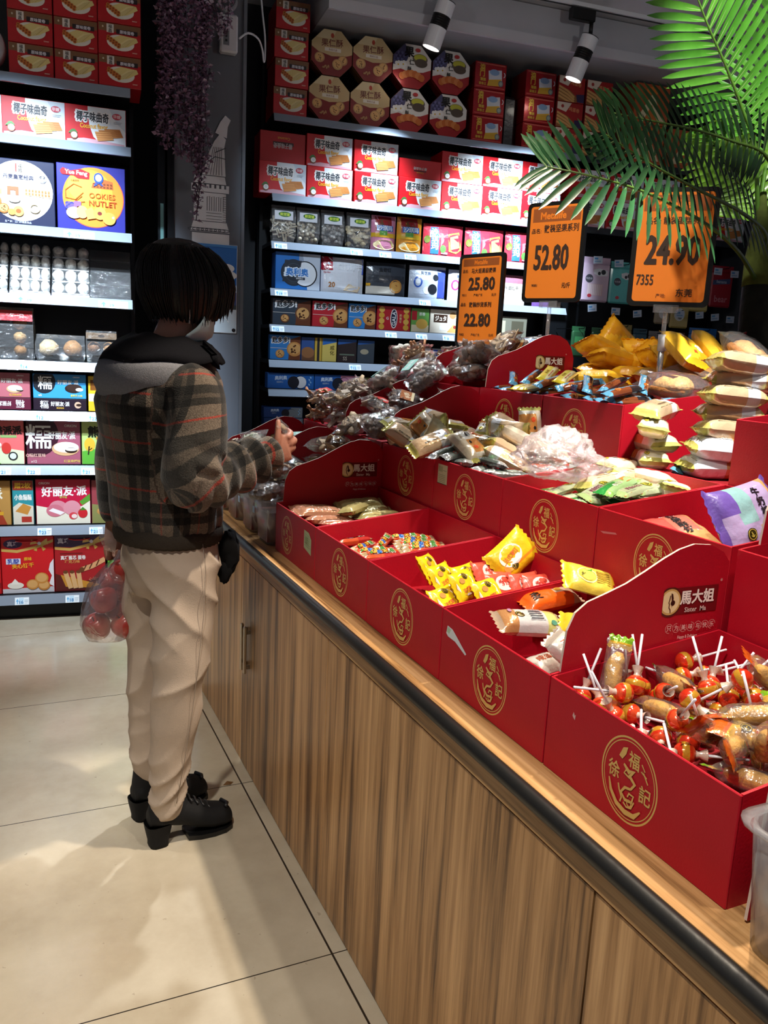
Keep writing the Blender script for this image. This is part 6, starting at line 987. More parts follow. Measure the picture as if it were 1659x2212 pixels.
 ('ybag1', [(1.8489,2.0937,1.3206,0.072,0.071,0.109), (1.8769,1.9542,1.3777,0.638,0.094,-0.015), (1.8166,2.1753,1.3693,-0.176,0.179,-0.098), (1.9616,2.1201,1.3722,-0.644,0.589,-0.365), (1.8901,1.8327,1.4002,0.551,-0.601,1.435), (1.9265,2.2963,1.4291,-1.484,0.579,0.085)]),
 ('bread', [(1.8386,1.8345,1.3233,0.323,0.045,0), (1.6462,1.7228,1.3078,-0.023,-0.008,1.571), (1.8997,1.7107,1.4031,0.398,-0.435,1.483)]),
 ('breadR', [(1.8382,1.6921,1.3234,0.317,0.051,0.026), (1.9772,1.7956,1.3508,-1.554,-0,1.718)]),
 ('fruitE', [(0.8146,2.404,0.9072,0.528,-0.042,-0.757), (0.8452,2.5234,0.8988,-0.285,-0.035,1.571), (0.6643,2.4712,0.9329,-0.193,-0.011,0.673), (0.8624,2.5672,0.978,0.321,0.387,0.735), (0.7495,2.4175,0.9858,-0.198,-0.058,-0.756)]),
 ('fruitB', [(0.7777,2.5951,0.9196,0.212,-0.487,-1.582), (0.9806,2.5812,0.9749,0.185,-2.765,-0.126), (0.9664,2.4807,0.9628,2.748,0.042,-0.828), (0.9607,2.8227,0.986,0.462,-0.404,0.612), (0.9884,2.3802,1.0336,0.25,-0.645,-0.34), (1.2973,2.6237,1.1915,0.311,0.124,-0), (1.0519,2.5146,1.1175,0.527,-0.137,-1.346), (1.1091,2.7791,1.1739,-0.372,-0.098,-1.322), (1.2232,2.9675,1.1676,0.026,0.054,1.574), (0.9726,2.5367,1.052,0.024,0.2,2.042), (1.636,2.3743,1.3047,0.03,-0.074,-0.012), (1.5507,2.4311,1.4085,0.357,2.799,0.663), (1.4495,2.8566,1.3252,-0.207,0.502,2.31), (1.1881,2.8788,1.2233,0.465,-0.013,-2.187)]),
 ('fruitA', [(0.7181,2.3606,0.9348,-0.081,-0.078,0.332), (0.7885,2.6494,0.9757,-1.3,-0.268,0.045), (1.1599,2.3976,1.1187,0.271,-0.053,-0.451), (1.1883,2.6127,1.1195,0.13,0.073,0.06), (1.0871,2.3569,1.1393,0.671,-0.288,0.033), (1.2548,2.7248,1.2296,-0.344,0.487,0.63), (1.615,2.604,1.3038,0.247,-0.072,-0.249), (1.6857,2.4526,1.3659,-0.532,-0.022,1.571), (1.3526,2.6037,1.276,0.493,-0.617,-0.359)]),
 ('fruitD', [(0.8792,2.4391,0.9581,-0.262,-0.046,-0.855), (1.2683,2.4842,1.1188,-0.247,0.072,-0.205), (1.285,2.3855,1.1441,-0.323,0.476,-1.703), (1.3225,2.5679,1.1348,-0.45,-0.231,-1.298), (1.3499,2.3997,1.1841,0.738,-0.569,1.54), (1.2338,2.5151,1.1932,0.278,-0.384,1.031), (1.4234,2.4054,1.3038,-0.247,0.072,0.791), (1.6309,2.4919,1.3037,0.282,0.006,-0.142), (1.4278,2.3828,1.3655,0.32,0.204,1.702), (1.54,2.5576,1.3721,0.957,-0.123,-0.094), (1.5465,2.3918,1.3442,0.025,0.261,1.595), (1.6269,2.4372,1.3859,-1.1,0.059,1.705), (1.4621,2.4962,1.3315,-1.106,0.037,0.026)]),
 ('fruitC', [(0.782,2.7632,0.9164,2.213,0,-0.7), (0.8764,2.8751,0.9491,0.056,-0.432,0.464), (0.8189,2.7735,0.9634,-0.389,0.066,-0.565), (0.8157,2.9148,0.9995,0.249,0.694,-2.028), (0.7406,2.7138,1.0187,-0.48,-0.41,0.094), (1.311,2.9624,1.1196,-0.308,-0.044,-1.477)]),
 ('fruitG', [(0.8057,2.9797,0.9263,-0.497,-0.384,-0.307), (0.9354,2.7906,1.0302,0.161,-0.098,-0.426), (1.207,2.8931,1.1188,0.257,0.064,1.292), (1.3098,2.855,1.2161,0.367,-0.386,-0.456), (1.5064,2.5992,1.3268,0.245,-0.498,0.464), (1.5044,2.8042,1.3039,0.246,-0.072,-2.238), (1.6802,2.8514,1.3036,-0.282,-0.044,1.571), (1.5937,2.7703,1.3229,-0.28,0.415,-1.534), (1.372,2.7401,1.2935,-0.195,-0.663,0.372), (1.4711,3.0191,1.3432,-1.219,-0.19,-0.045), (1.2802,2.8075,1.2627,-0.11,-0.651,-0.212), (1.6976,2.821,1.3962,-0.64,0.363,1.795), (1.8481,2.7699,1.3156,0.282,0.044,1.528)]),
 ('fruitF', [(0.8131,3.0156,0.9724,-1.122,-0.154,-0.045), (1.1769,2.5845,1.1707,-0.16,0.296,-1.316), (1.1183,2.7532,1.1186,-0.282,0.025,0.309), (1.2957,2.7928,1.1189,0.241,0.072,0.547), (1.1792,2.7699,1.198,-0.037,0.579,0.4), (1.0082,2.9637,0.981,-2.039,0,1.908), (1.3116,3.0004,1.1971,-2.62,0.627,0), (1.5656,2.9233,1.3125,-0.247,-0.231,-0.226), (1.6342,2.7399,1.3568,0.2,0.478,0), (1.6524,2.9844,1.3362,-0.035,0.789,1.403)]),
 ('fruitH', [(0.9748,2.7307,0.9698,0.616,-0.038,0), (1.1084,2.9566,1.1187,0.282,-0.008,-1.826), (1.3387,2.8197,1.1696,0.163,-0.036,-1.571), (1.1126,2.9661,1.1768,0.219,0.107,-1.582), (1.4746,2.9497,1.3377,0.034,-0.816,-1.267)]),
]
ZONES = [('in the front biscuit tray', .72, 1.06, 1.965, 2.31), ('in the front candy stick tray', .72, 1.06, 1.622, 1.965), ('in the front sachet tray', .72, 1.06, 1.275, 1.622), ('in the front soft cake tray', .72, 1.06, .94, 1.275), ('in the lollipop tray', .6, 1.06, .56, .94), ('in the clear tub at right', .6, 1.06, .2, .56),
 ('in the rice cake tray', 1.06, 1.395, 1.965, 2.31), ('in the second-tier tray', 1.06, 1.395, 1.622, 1.965), ('in the wafer tray', 1.06, 1.395, 1.275, 1.622), ('in the purple bag tray', 1.06, 1.395, .5, 1.275),
 ('in the top tray by the header', 1.395, 1.735, 1.965, 2.31), ('in the top corner tray', 1.395, 1.735, 1.622, 1.965), ('stacked on the step', 1.395, 1.735, .5, 1.622), ('heaped behind the top trays', 1.735, 4, .5, 2.31),
 ('low in the near heap', .5, 1.06, 2.31, 2.68), ('low in the far heap', .5, 1.06, 2.68, 4), ('midway up the near heap', 1.06, 1.395, 2.31, 2.68), ('midway up the far heap', 1.06, 1.395, 2.68, 4), ('atop the near heap', 1.395, 4, 2.31, 2.68), ('atop the far heap', 1.395, 4, 2.68, 4)]
def zone(p):
    for n, a, b, c, d in ZONES:
        if a <= p[0] < b and c <= p[1] < d: return n
    return 'on the display'
cells = {}
for k, ps in HEAP+HAND:
    for p in ps: cells.setdefault((PROTO[k]['lab'], zone(p)), []).append((px(p[:3])[0], k, p))
for (lb, zn), ls in cells.items():
    ls.sort(key=lambda a: a[0])
    for i, (_, k, p) in enumerate(ls): spawn(k, *p[:3], p[3:], lb+' '+zn if len(ls) == 1 else '%s %s, %s from left' % (lb, zn, NTH[i]))
# ================================================================== clear tubs, signs, palm, hanging vine, floor bits
def tub(y0, y1, x0, x1, z0, H, lab, taper=.018, group='clear plastic tubs on the counter edge'):
    e = link('plastic_tub', None, loc=((x0+x1)/2, (y0+y1)/2, z0), label=lab, cat='tub', group=group)
    a, b = (x1-x0)/2, (y1-y0)/2
    def ring(s, z, c=.03):
        A, B = a-s, b-s; o = []
        for sx, sy in ((1, 1), (-1, 1), (-1, -1), (1, -1)):
            for k in range(5):
                t = PI/2*k/4 + {(1, 1): 0, (-1, 1): PI/2, (-1, -1): PI, (1, -1): 1.5*PI}[(sx, sy)]
                o.append((sx*(A-c)+c*math.cos(t), sy*(B-c)+c*math.sin(t), z))
        return o
    m = MB(); rs = [ring(taper, 0), ring(taper*.5, H*.5), ring(0, H), ring(.003, H), ring(taper*.5+.003, H*.5), ring(taper+.003, .004)]
    n = 20; vs = [p for r in rs for p in r]; fs = [(i*n+k, i*n+(k+1) % n, (i+1)*n+(k+1) % n, (i+1)*n+k) for i in range(5) for k in range(n)]+[tuple(range(n-1, -1, -1)), tuple(5*n+k for k in range(n))]
    m.add(vs, fs, '#d8d8e0', 'clearbin', None, True); m.obj('body', e)
    m = MB(); rs = [ring(-.002, H-.004), ring(-.008, H-.002), ring(-.009, H+.003), ring(-.001, H+.004), ring(.003, H)]
    vs = [p for r in rs for p in r]; m.add(vs, [(i*n+k, i*n+(k+1) % n, (i+1)*n+(k+1) % n, (i+1)*n+k) for i in range(4) for k in range(n)], '#d8d8e0', 'clearbin', None, True); m.obj('rim', e)
    return e
for (a, b), n in zip(((2.325, 2.485), (2.500, 2.660), (2.695, 2.855), (2.870, 3.030)), ('nearest the chocolate wafer tray', 'second from the chocolate wafer tray', 'third from the chocolate wafer tray', 'at the far end of the counter')):
    e = tub(a, b, .697, .90, CT, .142, 'cloudy clear plastic tub %s' % n)
    m = MB(); m.box(-.1028, .035, .085, -.1015, .055, .105, '#b9cfe6', 'paper'); m.obj('price_sticker', e)
    m = MB(); m.box(-.085, -.05, .01, .08, .05, .10, '#7a3a30', 'card'); m.obj('printed_liner', e)
tub(.29, .553, .690, .97, CT, .142, 'frosted clear tub cut by the right photo edge', .010)
# crumpled bag lying in the wafer tray
me = bpy.data.meshes.new('crumpled_bag'); import bmesh
bm = bmesh.new(); bmesh.ops.create_icosphere(bm, subdivisions=5, radius=1)
for v in bm.verts:
    p = v.co.copy(); q = p*1.5+Vector((3, 1, 0)); r = 1+.34*noise.noise(q)-.30*abs(noise.noise(p*2.4))**.7-.10*abs(noise.noise(p*5.3+Vector((5, 0, 0))))-.04*abs(noise.noise(p*11))
    v.co = Vector((p.x*.122*r, p.y*.110*r, p.z*.080*r if p.z > 0 else p.z*.04*r))
bm.to_mesh(me); bm.free(); me.materials.append(MAT['hazebag']); me.polygons.foreach_set('use_smooth', [True]*len(me.polygons))
link('plastic_bag', me, None, (1.185, 1.590, 1.128), (.05, -.05, .5), 'crumpled milky clear plastic bag lying on the green wafer packets', 'bag')
# ------------------------------------------------------------------ price signs on stands
ORG = '#ff8a1e'; BRN = '#a5561c'; INK = '#3a2416'
def price_sign(x, y, z, yaw, zb, art, lab, W=.225, H=.325, tilt=0):
    e = link('price_sign', None, loc=(x, y, 0), rot=(0, 0, yaw), label=lab, cat='price sign', group='orange price signs on stands')
    def rr(w, h, r): return [(sx*(w-r)+r*math.cos(t), sz*(h-r)+r*math.sin(t)) for sx, sz, q in ((1, 1, 0), (-1, 1, 1), (-1, -1, 2), (1, -1, 3)) for t in (PI/2*q+PI/8*k for k in range(5))]
    m = MB(); m.prism([(a, b+z) for a, b in rr(W/2, H/2, .016)], -.005, .006, 'y', '#15130f', 'plastic'); m.obj('frame', e)
    m = MB(); w, h = W-.028, H-.026; m.prism([(a, b+z) for a, b in rr(w/2, h/2, .010)], -.0062, -.0052, 'y', ORG, 'paper')
    m.face(art, (-w/2, -.0064, z-h/2), (1, 0, 0), (0, 0, 1), w, h, 'paper'); m.obj('price_card', e)
    m = MB(); m.box(-.035, -.012, z-H/2-.018, .035, .012, z-H/2+.004, '#d8dadc', 'acrylic'); m.obj('clip', e)
    m = MB(); zm = zb+(z-H/2-zb)*.62; m.tube([(0, 0, zb), (0, 0, zm)], .0085, '#b9bcc0', 'steel', 12); m.obj('pole', e)
    m = MB(); m.tube([(0, 0, zm-.02), (0, 0, z-H/2-.015)], .0065, '#d8dadc', 'acrylic', 12); m.obj('upper_tube', e)
    m = MB(); m.tube([(0, 0, zm-.035), (0, 0, zm+.012)], .0125, '#c4c6ca', 'plastic', 12); m.box(.008, -.007, zm-.03, .02, .007, zm+.005, '#c4c6ca', 'plastic'); m.obj('clamp', e)
    m = MB(); m.lathe([(0, zb), (.045, zb), (.045, zb+.004), (0, zb+.007)], '#c4c6ca', 'plastic', 20); m.obj('foot', e)
    return e
S1 = [R(.05, .90, .95, .985, BRN), T('Metalife', .5, .943, .05, ORG, 2, 0, .8), T('品名:', .12, .845, .042, INK, .8), T('马大姐高级糖果', .58, .845, .06, INK, 1, 0, .62), T('25.80', .55, .695, .145, INK, 2.4, 0, .66), T('9011', .12, .565, .03, INK, .6), T('产地:广东', .48, .565, .035, INK, .6, 0, .3), T('元/斤', .88, .565, .035, INK, .6)]
S1 += [T('品名:', .12, .455, .042, INK, .8), T('散装炒货系列', .55, .455, .06, INK, 1, 0, .62), T('22.80', .50, .275, .145, INK, 2.4, 0, .66), T('9082', .12, .10, .03, INK, .6), T('产地:广东', .48, .10, .035, INK, .6, 0, .3), T('元/斤', .88, .10, .035, INK, .6)]
S2 = [R(.05, .83, .97, .975, BRN), T('Metalife', .45, .895, .075, ORG, 2.6, 0, .72), L([(.55, .95), (.68, .99), (.80, .95)], .012, '#c8601c'), T('品名:', .14, .735, .055, INK, .8, 0, .2), T('散装坚果系列', .62, .755, .085, INK, .9, 0, .66), T('52.80', .47, .445, .27, INK, 1.6, 0, .66), T('9081', .18, .14, .03, INK, .6), T('元/斤', .80, .14, .06, INK, .8, 0, .16)]
S3 = [R(.05, .83, .97, .975, BRN), T('Metalife', .45, .895, .075, ORG, 2.6, 0, .72), T('品名: 散装蛋糕系列', .5, .745, .07, INK, .7, 0, .8), T('24.90', .50, .475, .265, INK, 2, 0, .74), T('7355', .16, .20, .10, INK, .8, 0, .24), T('产地:', .40, .055, .04, '#8a4a1c', .4), T('东莞', .72, .085, .075, INK, .6, 0, .36)]
price_sign(1.565, 2.63, 1.552, -1.33, 1.30, S1, 'small double orange price sign reading 25.80 and 22.80')
price_sign(1.700, 2.395, 1.712, -1.17, 1.20, S2, 'orange price sign reading 52.80 under the palm tips')
price_sign(1.750, 1.895, 1.690, -.80, 1.287, S3, 'large orange price sign reading 24.90 under the palm fronds')
# ------------------------------------------------------------------ artificial palm
def catmull(P0, n):
    P0 = [Vector(p) for p in P0]; o = []
    for i in range(len(P0)-1):
        a, b, c, d = P0[max(i-1, 0)], P0[i], P0[i+1], P0[min(i+2, len(P0)-1)]
        for k in range(n):
            t = k/n; o.append(.5*((2*b)+(c-a)*t+(2*a-5*b+4*c-d)*t*t+(3*b-a-3*c+d)*t**3))
    return o+[P0[-1]]
palm = link('palm_tree', None, loc=(2.17, 1.93, 1.2865), label='artificial palm with broad green fronds standing behind the candy trays', cat='palm')
PO = Vector((2.17, 1.93, 1.2865))
m = MB(); m.tube([(0, -.012, 0), (0, -.012, .03), (-.003, 0, .12), (.0, .02, .24), (.008, .04, .36)], [.060, .060, .056, .050, .044], '#23241c', 'bark', 16); m.obj('trunk', palm)
m = MB(); m.tube([(.004, .035, .33), (.008, .045, .42), (.014, .06, .50), (.028, .08, .62)], [.046, .042, .026, .010], '#5d6b2c', 'bark', 14); m.obj('crown_sheath', palm)
def frond(pts, ln, col, up, droop=.25, n=22, start=.18, wide=.021, fold=.5, lab=None):
    m = MB(); C = [p-PO for p in catmull(pts, 8)]; tot = len(C)-1; q = random.Random(int(pts[0][2]*1000))
    m.tube(C, [.0075*(1-.75*i/tot) for i in range(tot+1)], '#4d6a2a' if col[0] < '#40' else '#6aa03a', 'leaf', 8)
    up = Vector(up)
    for i in range(n):
        f = start+(1-start)*i/(n-1); x = f*tot; k = min(int(x), tot-1); p = C[k].lerp(C[k+1], x-k); d = (C[min(k+1, tot)]-C[max(k-1, 0)]).normalized()
        side = d.cross(up).normalized(); nr = side.cross(d).normalized()
        sz = ln*(.62+.38*math.sin(PI*min(1, (f-start)/(1-start)*.8+.15)))*(1 if f < .9 else .85)
        for s in (1, -1):
            a = .0+q.uniform(-.06, .06)                       # leaflets sweep forward towards the tip
            dr = (side*s+d*(.28+.75*f*f)+nr*(fold*.55)).normalized()
            vs = []; ns = 7; wd = dr.cross(nr).normalized()
            for j in range(ns+1):
                t = j/ns; c = p+dr*sz*t-Vector((0, 0, 1))*droop*sz*t*t*.6+nr*(.02*sz*math.sin(PI*t))
                w = wide*.5*(math.sin(PI*min(.999, (t*.93+.045)))**.55 if t < .999 else .06)
                vs += [c+wd*w, c+nr*w*-.35, c-wd*w]
            fs = []
            for j in range(ns): fs += [(3*j, 3*j+1, 3*j+4, 3*j+3), (3*j+1, 3*j+2, 3*j+5, 3*j+4)]
            cc = col[q.randrange(len(col))]
            m.add(vs, fs, cc, 'leaf', None, True)
            m.add([vs[0+1]+nr*.0008+wd*.0012, vs[1]+nr*.0008-wd*.0012, vs[3*ns-2]+nr*.0008], [(0, 1, 2)], '#7d8f5c' if col[0] < '#40' else '#b8dc8a', 'leaf')
    return m.obj('frond', palm, label=lab)
LG = ['#5fb035', '#6cbc3c', '#54a22e']; DG = ['#1d3a1c', '#234522', '#193318']; MG = ['#2a5a2a', '#2f6630']; YG = ['#7db432', '#86bd3a']  # light is in these greens: lit fronds coloured bright, backlit ones dark
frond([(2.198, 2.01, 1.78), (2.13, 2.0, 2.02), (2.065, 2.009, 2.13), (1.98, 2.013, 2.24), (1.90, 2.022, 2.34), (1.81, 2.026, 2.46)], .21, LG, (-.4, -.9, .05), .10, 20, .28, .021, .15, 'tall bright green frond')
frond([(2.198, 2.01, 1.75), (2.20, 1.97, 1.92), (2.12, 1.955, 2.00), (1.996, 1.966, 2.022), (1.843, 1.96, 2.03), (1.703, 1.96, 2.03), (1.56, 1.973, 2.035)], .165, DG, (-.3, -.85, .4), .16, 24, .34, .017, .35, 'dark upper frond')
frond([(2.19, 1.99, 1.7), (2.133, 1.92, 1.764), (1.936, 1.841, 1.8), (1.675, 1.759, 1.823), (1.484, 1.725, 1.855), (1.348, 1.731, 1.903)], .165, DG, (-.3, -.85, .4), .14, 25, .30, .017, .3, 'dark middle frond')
frond([(2.188, 1.97, 1.62), (1.988, 1.877, 1.695), (1.767, 1.787, 1.74), (1.512, 1.711, 1.774), (1.337, 1.695, 1.792), (1.196, 1.743, 1.812)], .185, ['#224a28', '#2a5630', '#1e4024'], (-.3, -.85, .4), .14, 20, .42, .018, .35, 'low frond over the price signs')  # backlit shade darkens these greens as well
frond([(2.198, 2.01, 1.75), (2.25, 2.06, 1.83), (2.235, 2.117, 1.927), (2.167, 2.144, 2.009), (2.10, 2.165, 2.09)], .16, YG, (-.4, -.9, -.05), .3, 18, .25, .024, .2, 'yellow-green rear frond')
frond([(2.20, 2.02, 1.78), (2.29, 2.10, 2.02), (2.352, 2.18, 2.18), (2.40, 2.22, 2.34), (2.43, 2.24, 2.52)], .22, LG, (-.45, -.9, 0), .15, 16, .3, .022, .2, 'bright frond at the frame edge')
# ------------------------------------------------------------------ hanging purple vine in front of the column
vine = link('hanging_vine', None, loc=wl(.39, 4.24, 3.2), rot=(0, 0, WYAW), label='dusky purple artificial wisteria vine hanging from the ceiling before the column', cat='plant')
m = MB()
for k in range(7): m.tube([(-.17+.13*math.cos(t), .0+.10*math.sin(t), -.02-.028*k) for t in [2*PI*i/18 for i in range(19)]], .010, ['#4d3b2c', '#5d4834'][k % 2], 'bark', 6)
m.tube([(-.17, 0, -.21), (-.17, 0, .1335)], .012, '#3d3024', 'bark', 6); m.obj('wicker_basket', vine)
m = MB(); m.tube([(-.17, 0, -.02), (-.05, .01, -.05), (.08, 0, -.04), (.2, .01, -.05)], .010, '#4d3b2c', 'bark', 6); m.obj('branch', vine)
def strand(s, zt, zb, r, dens, cols):
    m = MB(); q = random.Random(int(s*1e4)+int(zb*100)); n = int((zt-zb)*dens); pts = [(s+.02*math.sin(3*t+s*40), .02*math.sin(5*t+s*9), zt+(zb-zt)*t) for t in [i/8 for i in range(9)]]
    m.tube(pts, .0022, '#3f3038', 'bark', 5)
    for i in range(n):
        t = q.random(); z = zt+(zb-zt)*t; a = q.uniform(0, 2*PI); rr_ = r*(.35+.65*q.random())*(1-.45*t); c = Vector((s+.02*math.sin(3*t+s*40)+rr_*math.cos(a), rr_*math.sin(a)*.8, z))
        X = Matrix.Translation(c) @ Euler((q.uniform(-1.2, 1.2), q.uniform(-1.2, 1.2), q.uniform(-3, 3))).to_matrix().to_4x4(); L_ = q.uniform(.011, .019)
        m.add([(0, 0, 0), (L_*.55, L_*.55, .003), (0, L_*1.5, 0), (-L_*.55, L_*.55, .003)], [(0, 1, 2), (0, 2, 3)], cols[q.randrange(len(cols))], 'leaf', X)
    return m.obj('vine_strand', vine)
VC = ['#856078', '#70506a', '#916c86', '#60465a', '#7a5a72']; VP = ['#a893a4', '#80607a', '#b8a8b8', '#684c60']
for s, zb, r in ((-.13, -.92, .045), (-.10, -.97, .05), (-.065, -1.0, .05), (-.03, -1.02, .05), (.005, -.98, .05), (-.115, -.80, .05), (-.05, -.93, .055), (.03, -.70, .05), (.045, -1.06, .035)): strand(s, -.05, zb, r, 560, VC)
for s, zb, r in ((.07, -.50, .045), (.10, -.46, .045), (.135, -.44, .04), (-.16, -.45, .03)): strand(s, -.05, zb, r, 480, VP)
strand(.075, -.58, -.94, .04, 300, VP); strand(.03, -.86, -1.28, .038, 330, VP+VC); strand(.02, -.95, -1.19, .03, 260, VC)
# dry leaf scrap on the floor
m = MB(); m.add([(-.018, 0, .001), (0, .008, .007), (.02, .002, .001), (.004, -.009, .002)], [(0, 3, 1), (3, 2, 1)], '#6b4a26', 'paper'); m.obj('leaf_scrap', loc=(.60, 2.345, 0), rot=(0, 0, .2), label='small curled brown leaf scrap on the floor tiles by the boot', cat='leaf')
# ================================================================== the shopper
person = link('person', None, loc=(.41, 2.17, 0), label='shopper in plaid jacket, beige trousers and face mask reaching over the counter', cat='person')
PP = Vector((.41, 2.17, 0))
TH = math.radians(14); FV = Vector((math.cos(TH), math.sin(TH), 0)); RV = Vector((math.sin(TH), -math.cos(TH), 0)); UZ = Vector((0, 0, 1))
def loft(bm_, secs, n=24):                         # secs: (centre, axis A, axis B) giving ellipses; closed at both ends
    rings = []
    for c, a, b in secs: rings.append([bm_.verts.new(Vector(c)+a*math.cos(2*PI*k/n)+b*math.sin(2*PI*k/n)) for k in range(n)])
    for r, s in zip(rings, rings[1:]):
        for k in range(n): bm_.faces.new((r[k], r[(k+1) % n], s[(k+1) % n], s[k]))
    bm_.faces.new(rings[0][::-1]); bm_.faces.new(rings[-1])
def limb(bm_, pts, rs, n=18, sub=4):               # round tapered limb along a smooth path
    P0 = catmull(pts, sub); m_ = len(pts)-1; secs = []; prev = None
    for i, p in enumerate(P0):
        t = i/sub; k = min(int(t), m_-1); f = t-k; f = f*f*(3-2*f); r = rs[k]*(1-f)+rs[k+1]*f
        d = (P0[min(i+1, len(P0)-1)]-P0[max(i-1, 0)]).normalized()
        a = (d.cross(Vector((.3, .9, .2))) if prev is None else prev-d*prev.dot(d)).normalized(); prev = a
        secs.append((p, a*r, d.cross(a)*r))
    a, b = P0[0]-P0[1], P0[-1]-P0[-2]
    secs = [(P0[0]+a.normalized()*rs[0]*.5, secs[0][1]*.7, secs[0][2]*.7)]+secs+[(P0[-1]+b.normalized()*rs[-1]*.5, secs[-1][1]*.7, secs[-1][2]*.7)]
    loft(bm_, secs, n)
def blob(bm_, c, rx, ry, rz, M3=None):
    r = bmesh.ops.create_icosphere(bm_, subdivisions=3, radius=1); M3 = M3 or Matrix.Identity(3)
    for v in r['verts']: v.co = Vector(c)+M3 @ Vector((v.co.x*rx, v.co.y*ry, v.co.z*rz))
def fuse(bm_, vox, smooth=6):                      # one continuous surface from overlapping volumes
    for f in bm_.faces: pass
    bmesh.ops.recalc_face_normals(bm_, faces=bm_.faces); me = bpy.data.meshes.new('fuse'); bm_.to_mesh(me); bm_.free()
    o = bpy.data.objects.new('fuse', me); COL.objects.link(o)
    r = o.modifiers.new('r', 'REMESH'); r.mode = 'VOXEL'; r.voxel_size = vox
    s = o.modifiers.new('s', 'SMOOTH'); s.iterations = smooth; s.factor = .5
    dg = bpy.context.evaluated_depsgraph_get(); dg.update()
    out = bpy.data.meshes.new_from_object(o.evaluated_get(dg)); bpy.data.objects.remove(o); bpy.data.meshes.remove(me)
    return out
def finish(me, name, colfn, mt, parent=person, disp=None, label=None):
    if disp:
        me.update(); nn = [v.normal.copy() for v in me.vertices]
        for v, n in zip(me.vertices, nn): v.co += n*disp(v.co)
    me.materials.clear(); me.materials.append(MAT[mt]); me.polygons.foreach_set('use_smooth', [True]*len(me.polygons))
    a = me.color_attributes.new('Col', 'FLOAT_COLOR', 'POINT'); d = []
    for v in me.vertices: d += [*lin(colfn(v.co)), 1.0]
    a.data.foreach_set('color', d)
    for v in me.vertices: v.co -= PP
    me.update(); return link(name, me, parent, label=label)
# ---- joints
SH_R = Vector((.420, 2.012, 1.236)); EL_R = Vector((.410, 1.962, 1.035)); WR_R = Vector((.648, 2.122, 1.078))
SH_L = Vector((.335, 2.325, 1.24)); EL_L = Vector((.285, 2.385, 1.04)); WR_L = Vector((.272, 2.335, .865))
HC = Vector((.434, 2.165, 1.490)); HA = math.radians(16); tip = math.radians(38)
HF = Vector((math.cos(HA)*math.cos(tip), math.sin(HA)*math.cos(tip), -math.sin(tip))); HR = Vector((math.sin(HA), -math.cos(HA), 0)); HU = HR.cross(HF)
if HU.z < 0: HU = -HU
HM = Matrix((HF, HR, HU)).transposed()
# ---- body: one continuous mesh
b = bmesh.new()
blob(b, HC+HU*.012-HF*.008, .092, .074, .098, HM); blob(b, HC+HF*.030-HU*.055, .058, .055, .058, HM); blob(b, HC+HF*.055-HU*.088, .026, .030, .022, HM)
blob(b, HC+HF*.094-HU*.028, .017, .013, .020, HM); blob(b, HC+HF*.088-HU*.064, .012, .022, .009, HM)
for s in (1, -1):
    blob(b, HC+HR*s*.073-HF*.004-HU*.022, .016, .007, .030, HM); blob(b, HC+HR*s*.033+HF*.074+HU*.004, .010, .015, .008, HM); blob(b, HC+HR*s*.033+HF*.078+HU*.022, .008, .019, .005, HM)
limb(b, [(.385, 2.165, 1.27), (.395, 2.165, 1.34), (.418, 2.165, 1.41), (.43, 2.165, 1.46)], [.075, .056, .052, .056])
loft(b, [((.385, 2.17, z), RV*a, FV*c) for z, a, c in ((.78, .11, .075), (.9, .11, .085), (1.03, .115, .09), (1.18, .14, .10), (1.26, .13, .09), (1.31, .07, .055))])
for S, E_, W in ((SH_R, EL_R, WR_R), (SH_L, EL_L, WR_L)): limb(b, [S, (S+E_)/2, E_, (E_+W)/2, W], [.044, .040, .035, .032, .025])
for pts in ([(.405, 2.10, .80), (.405, 2.092, .66), (.394, 2.085, .465), (.386, 2.09, .33), (.366, 2.104, .11)], [(.365, 2.24, .80), (.360, 2.25, .66), (.349, 2.252, .43), (.346, 2.25, .30), (.342, 2.25, .14)]):
    limb(b, pts, [.062, .058, .044, .040, .028])
# right hand: palm, thumb pointing up, four fingers curled round a small packet
def hand_part(pts, rs): limb(b, pts, rs, 10, 3)
loft(b, [(WR_R-Vector((.02, .012, .004)), Vector((-.006, .010, .024)), Vector((.004, .020, -.008))), (WR_R+Vector((.010, .004, .004)), Vector((-.010, .008, .030)), Vector((.004, .018, -.006))), (Vector((.680, 2.126, 1.094)), Vector((-.014, .004, .038)), Vector((.006, .017, .0))), (Vector((.698, 2.126, 1.098)), Vector((-.012, .002, .036)), Vector((.005, .013, .0)))], 16)
hand_part([(.660, 2.118, 1.088), (.663, 2.115, 1.118), (.666, 2.120, 1.142), (.669, 2.130, 1.166)], [.014, .011, .0095, .0075])
hand_part([(.694, 2.124, 1.122), (.708, 2.140, 1.132), (.697, 2.156, 1.140), (.678, 2.150, 1.150)], [.0105, .0095, .0088, .007])
hand_part([(.700, 2.126, 1.106), (.720, 2.142, 1.112), (.712, 2.166, 1.118), (.692, 2.168, 1.126)], [.0105, .0098, .0090, .007])
hand_part([(.700, 2.128, 1.090), (.718, 2.146, 1.092), (.710, 2.170, 1.096), (.691, 2.170, 1.104)], [.0100, .0092, .0085, .007])
hand_part([(.694, 2.130, 1.074), (.708, 2.148, 1.072), (.700, 2.168, 1.074), (.684, 2.166, 1.082)], [.0092, .0082, .0075, .0062])
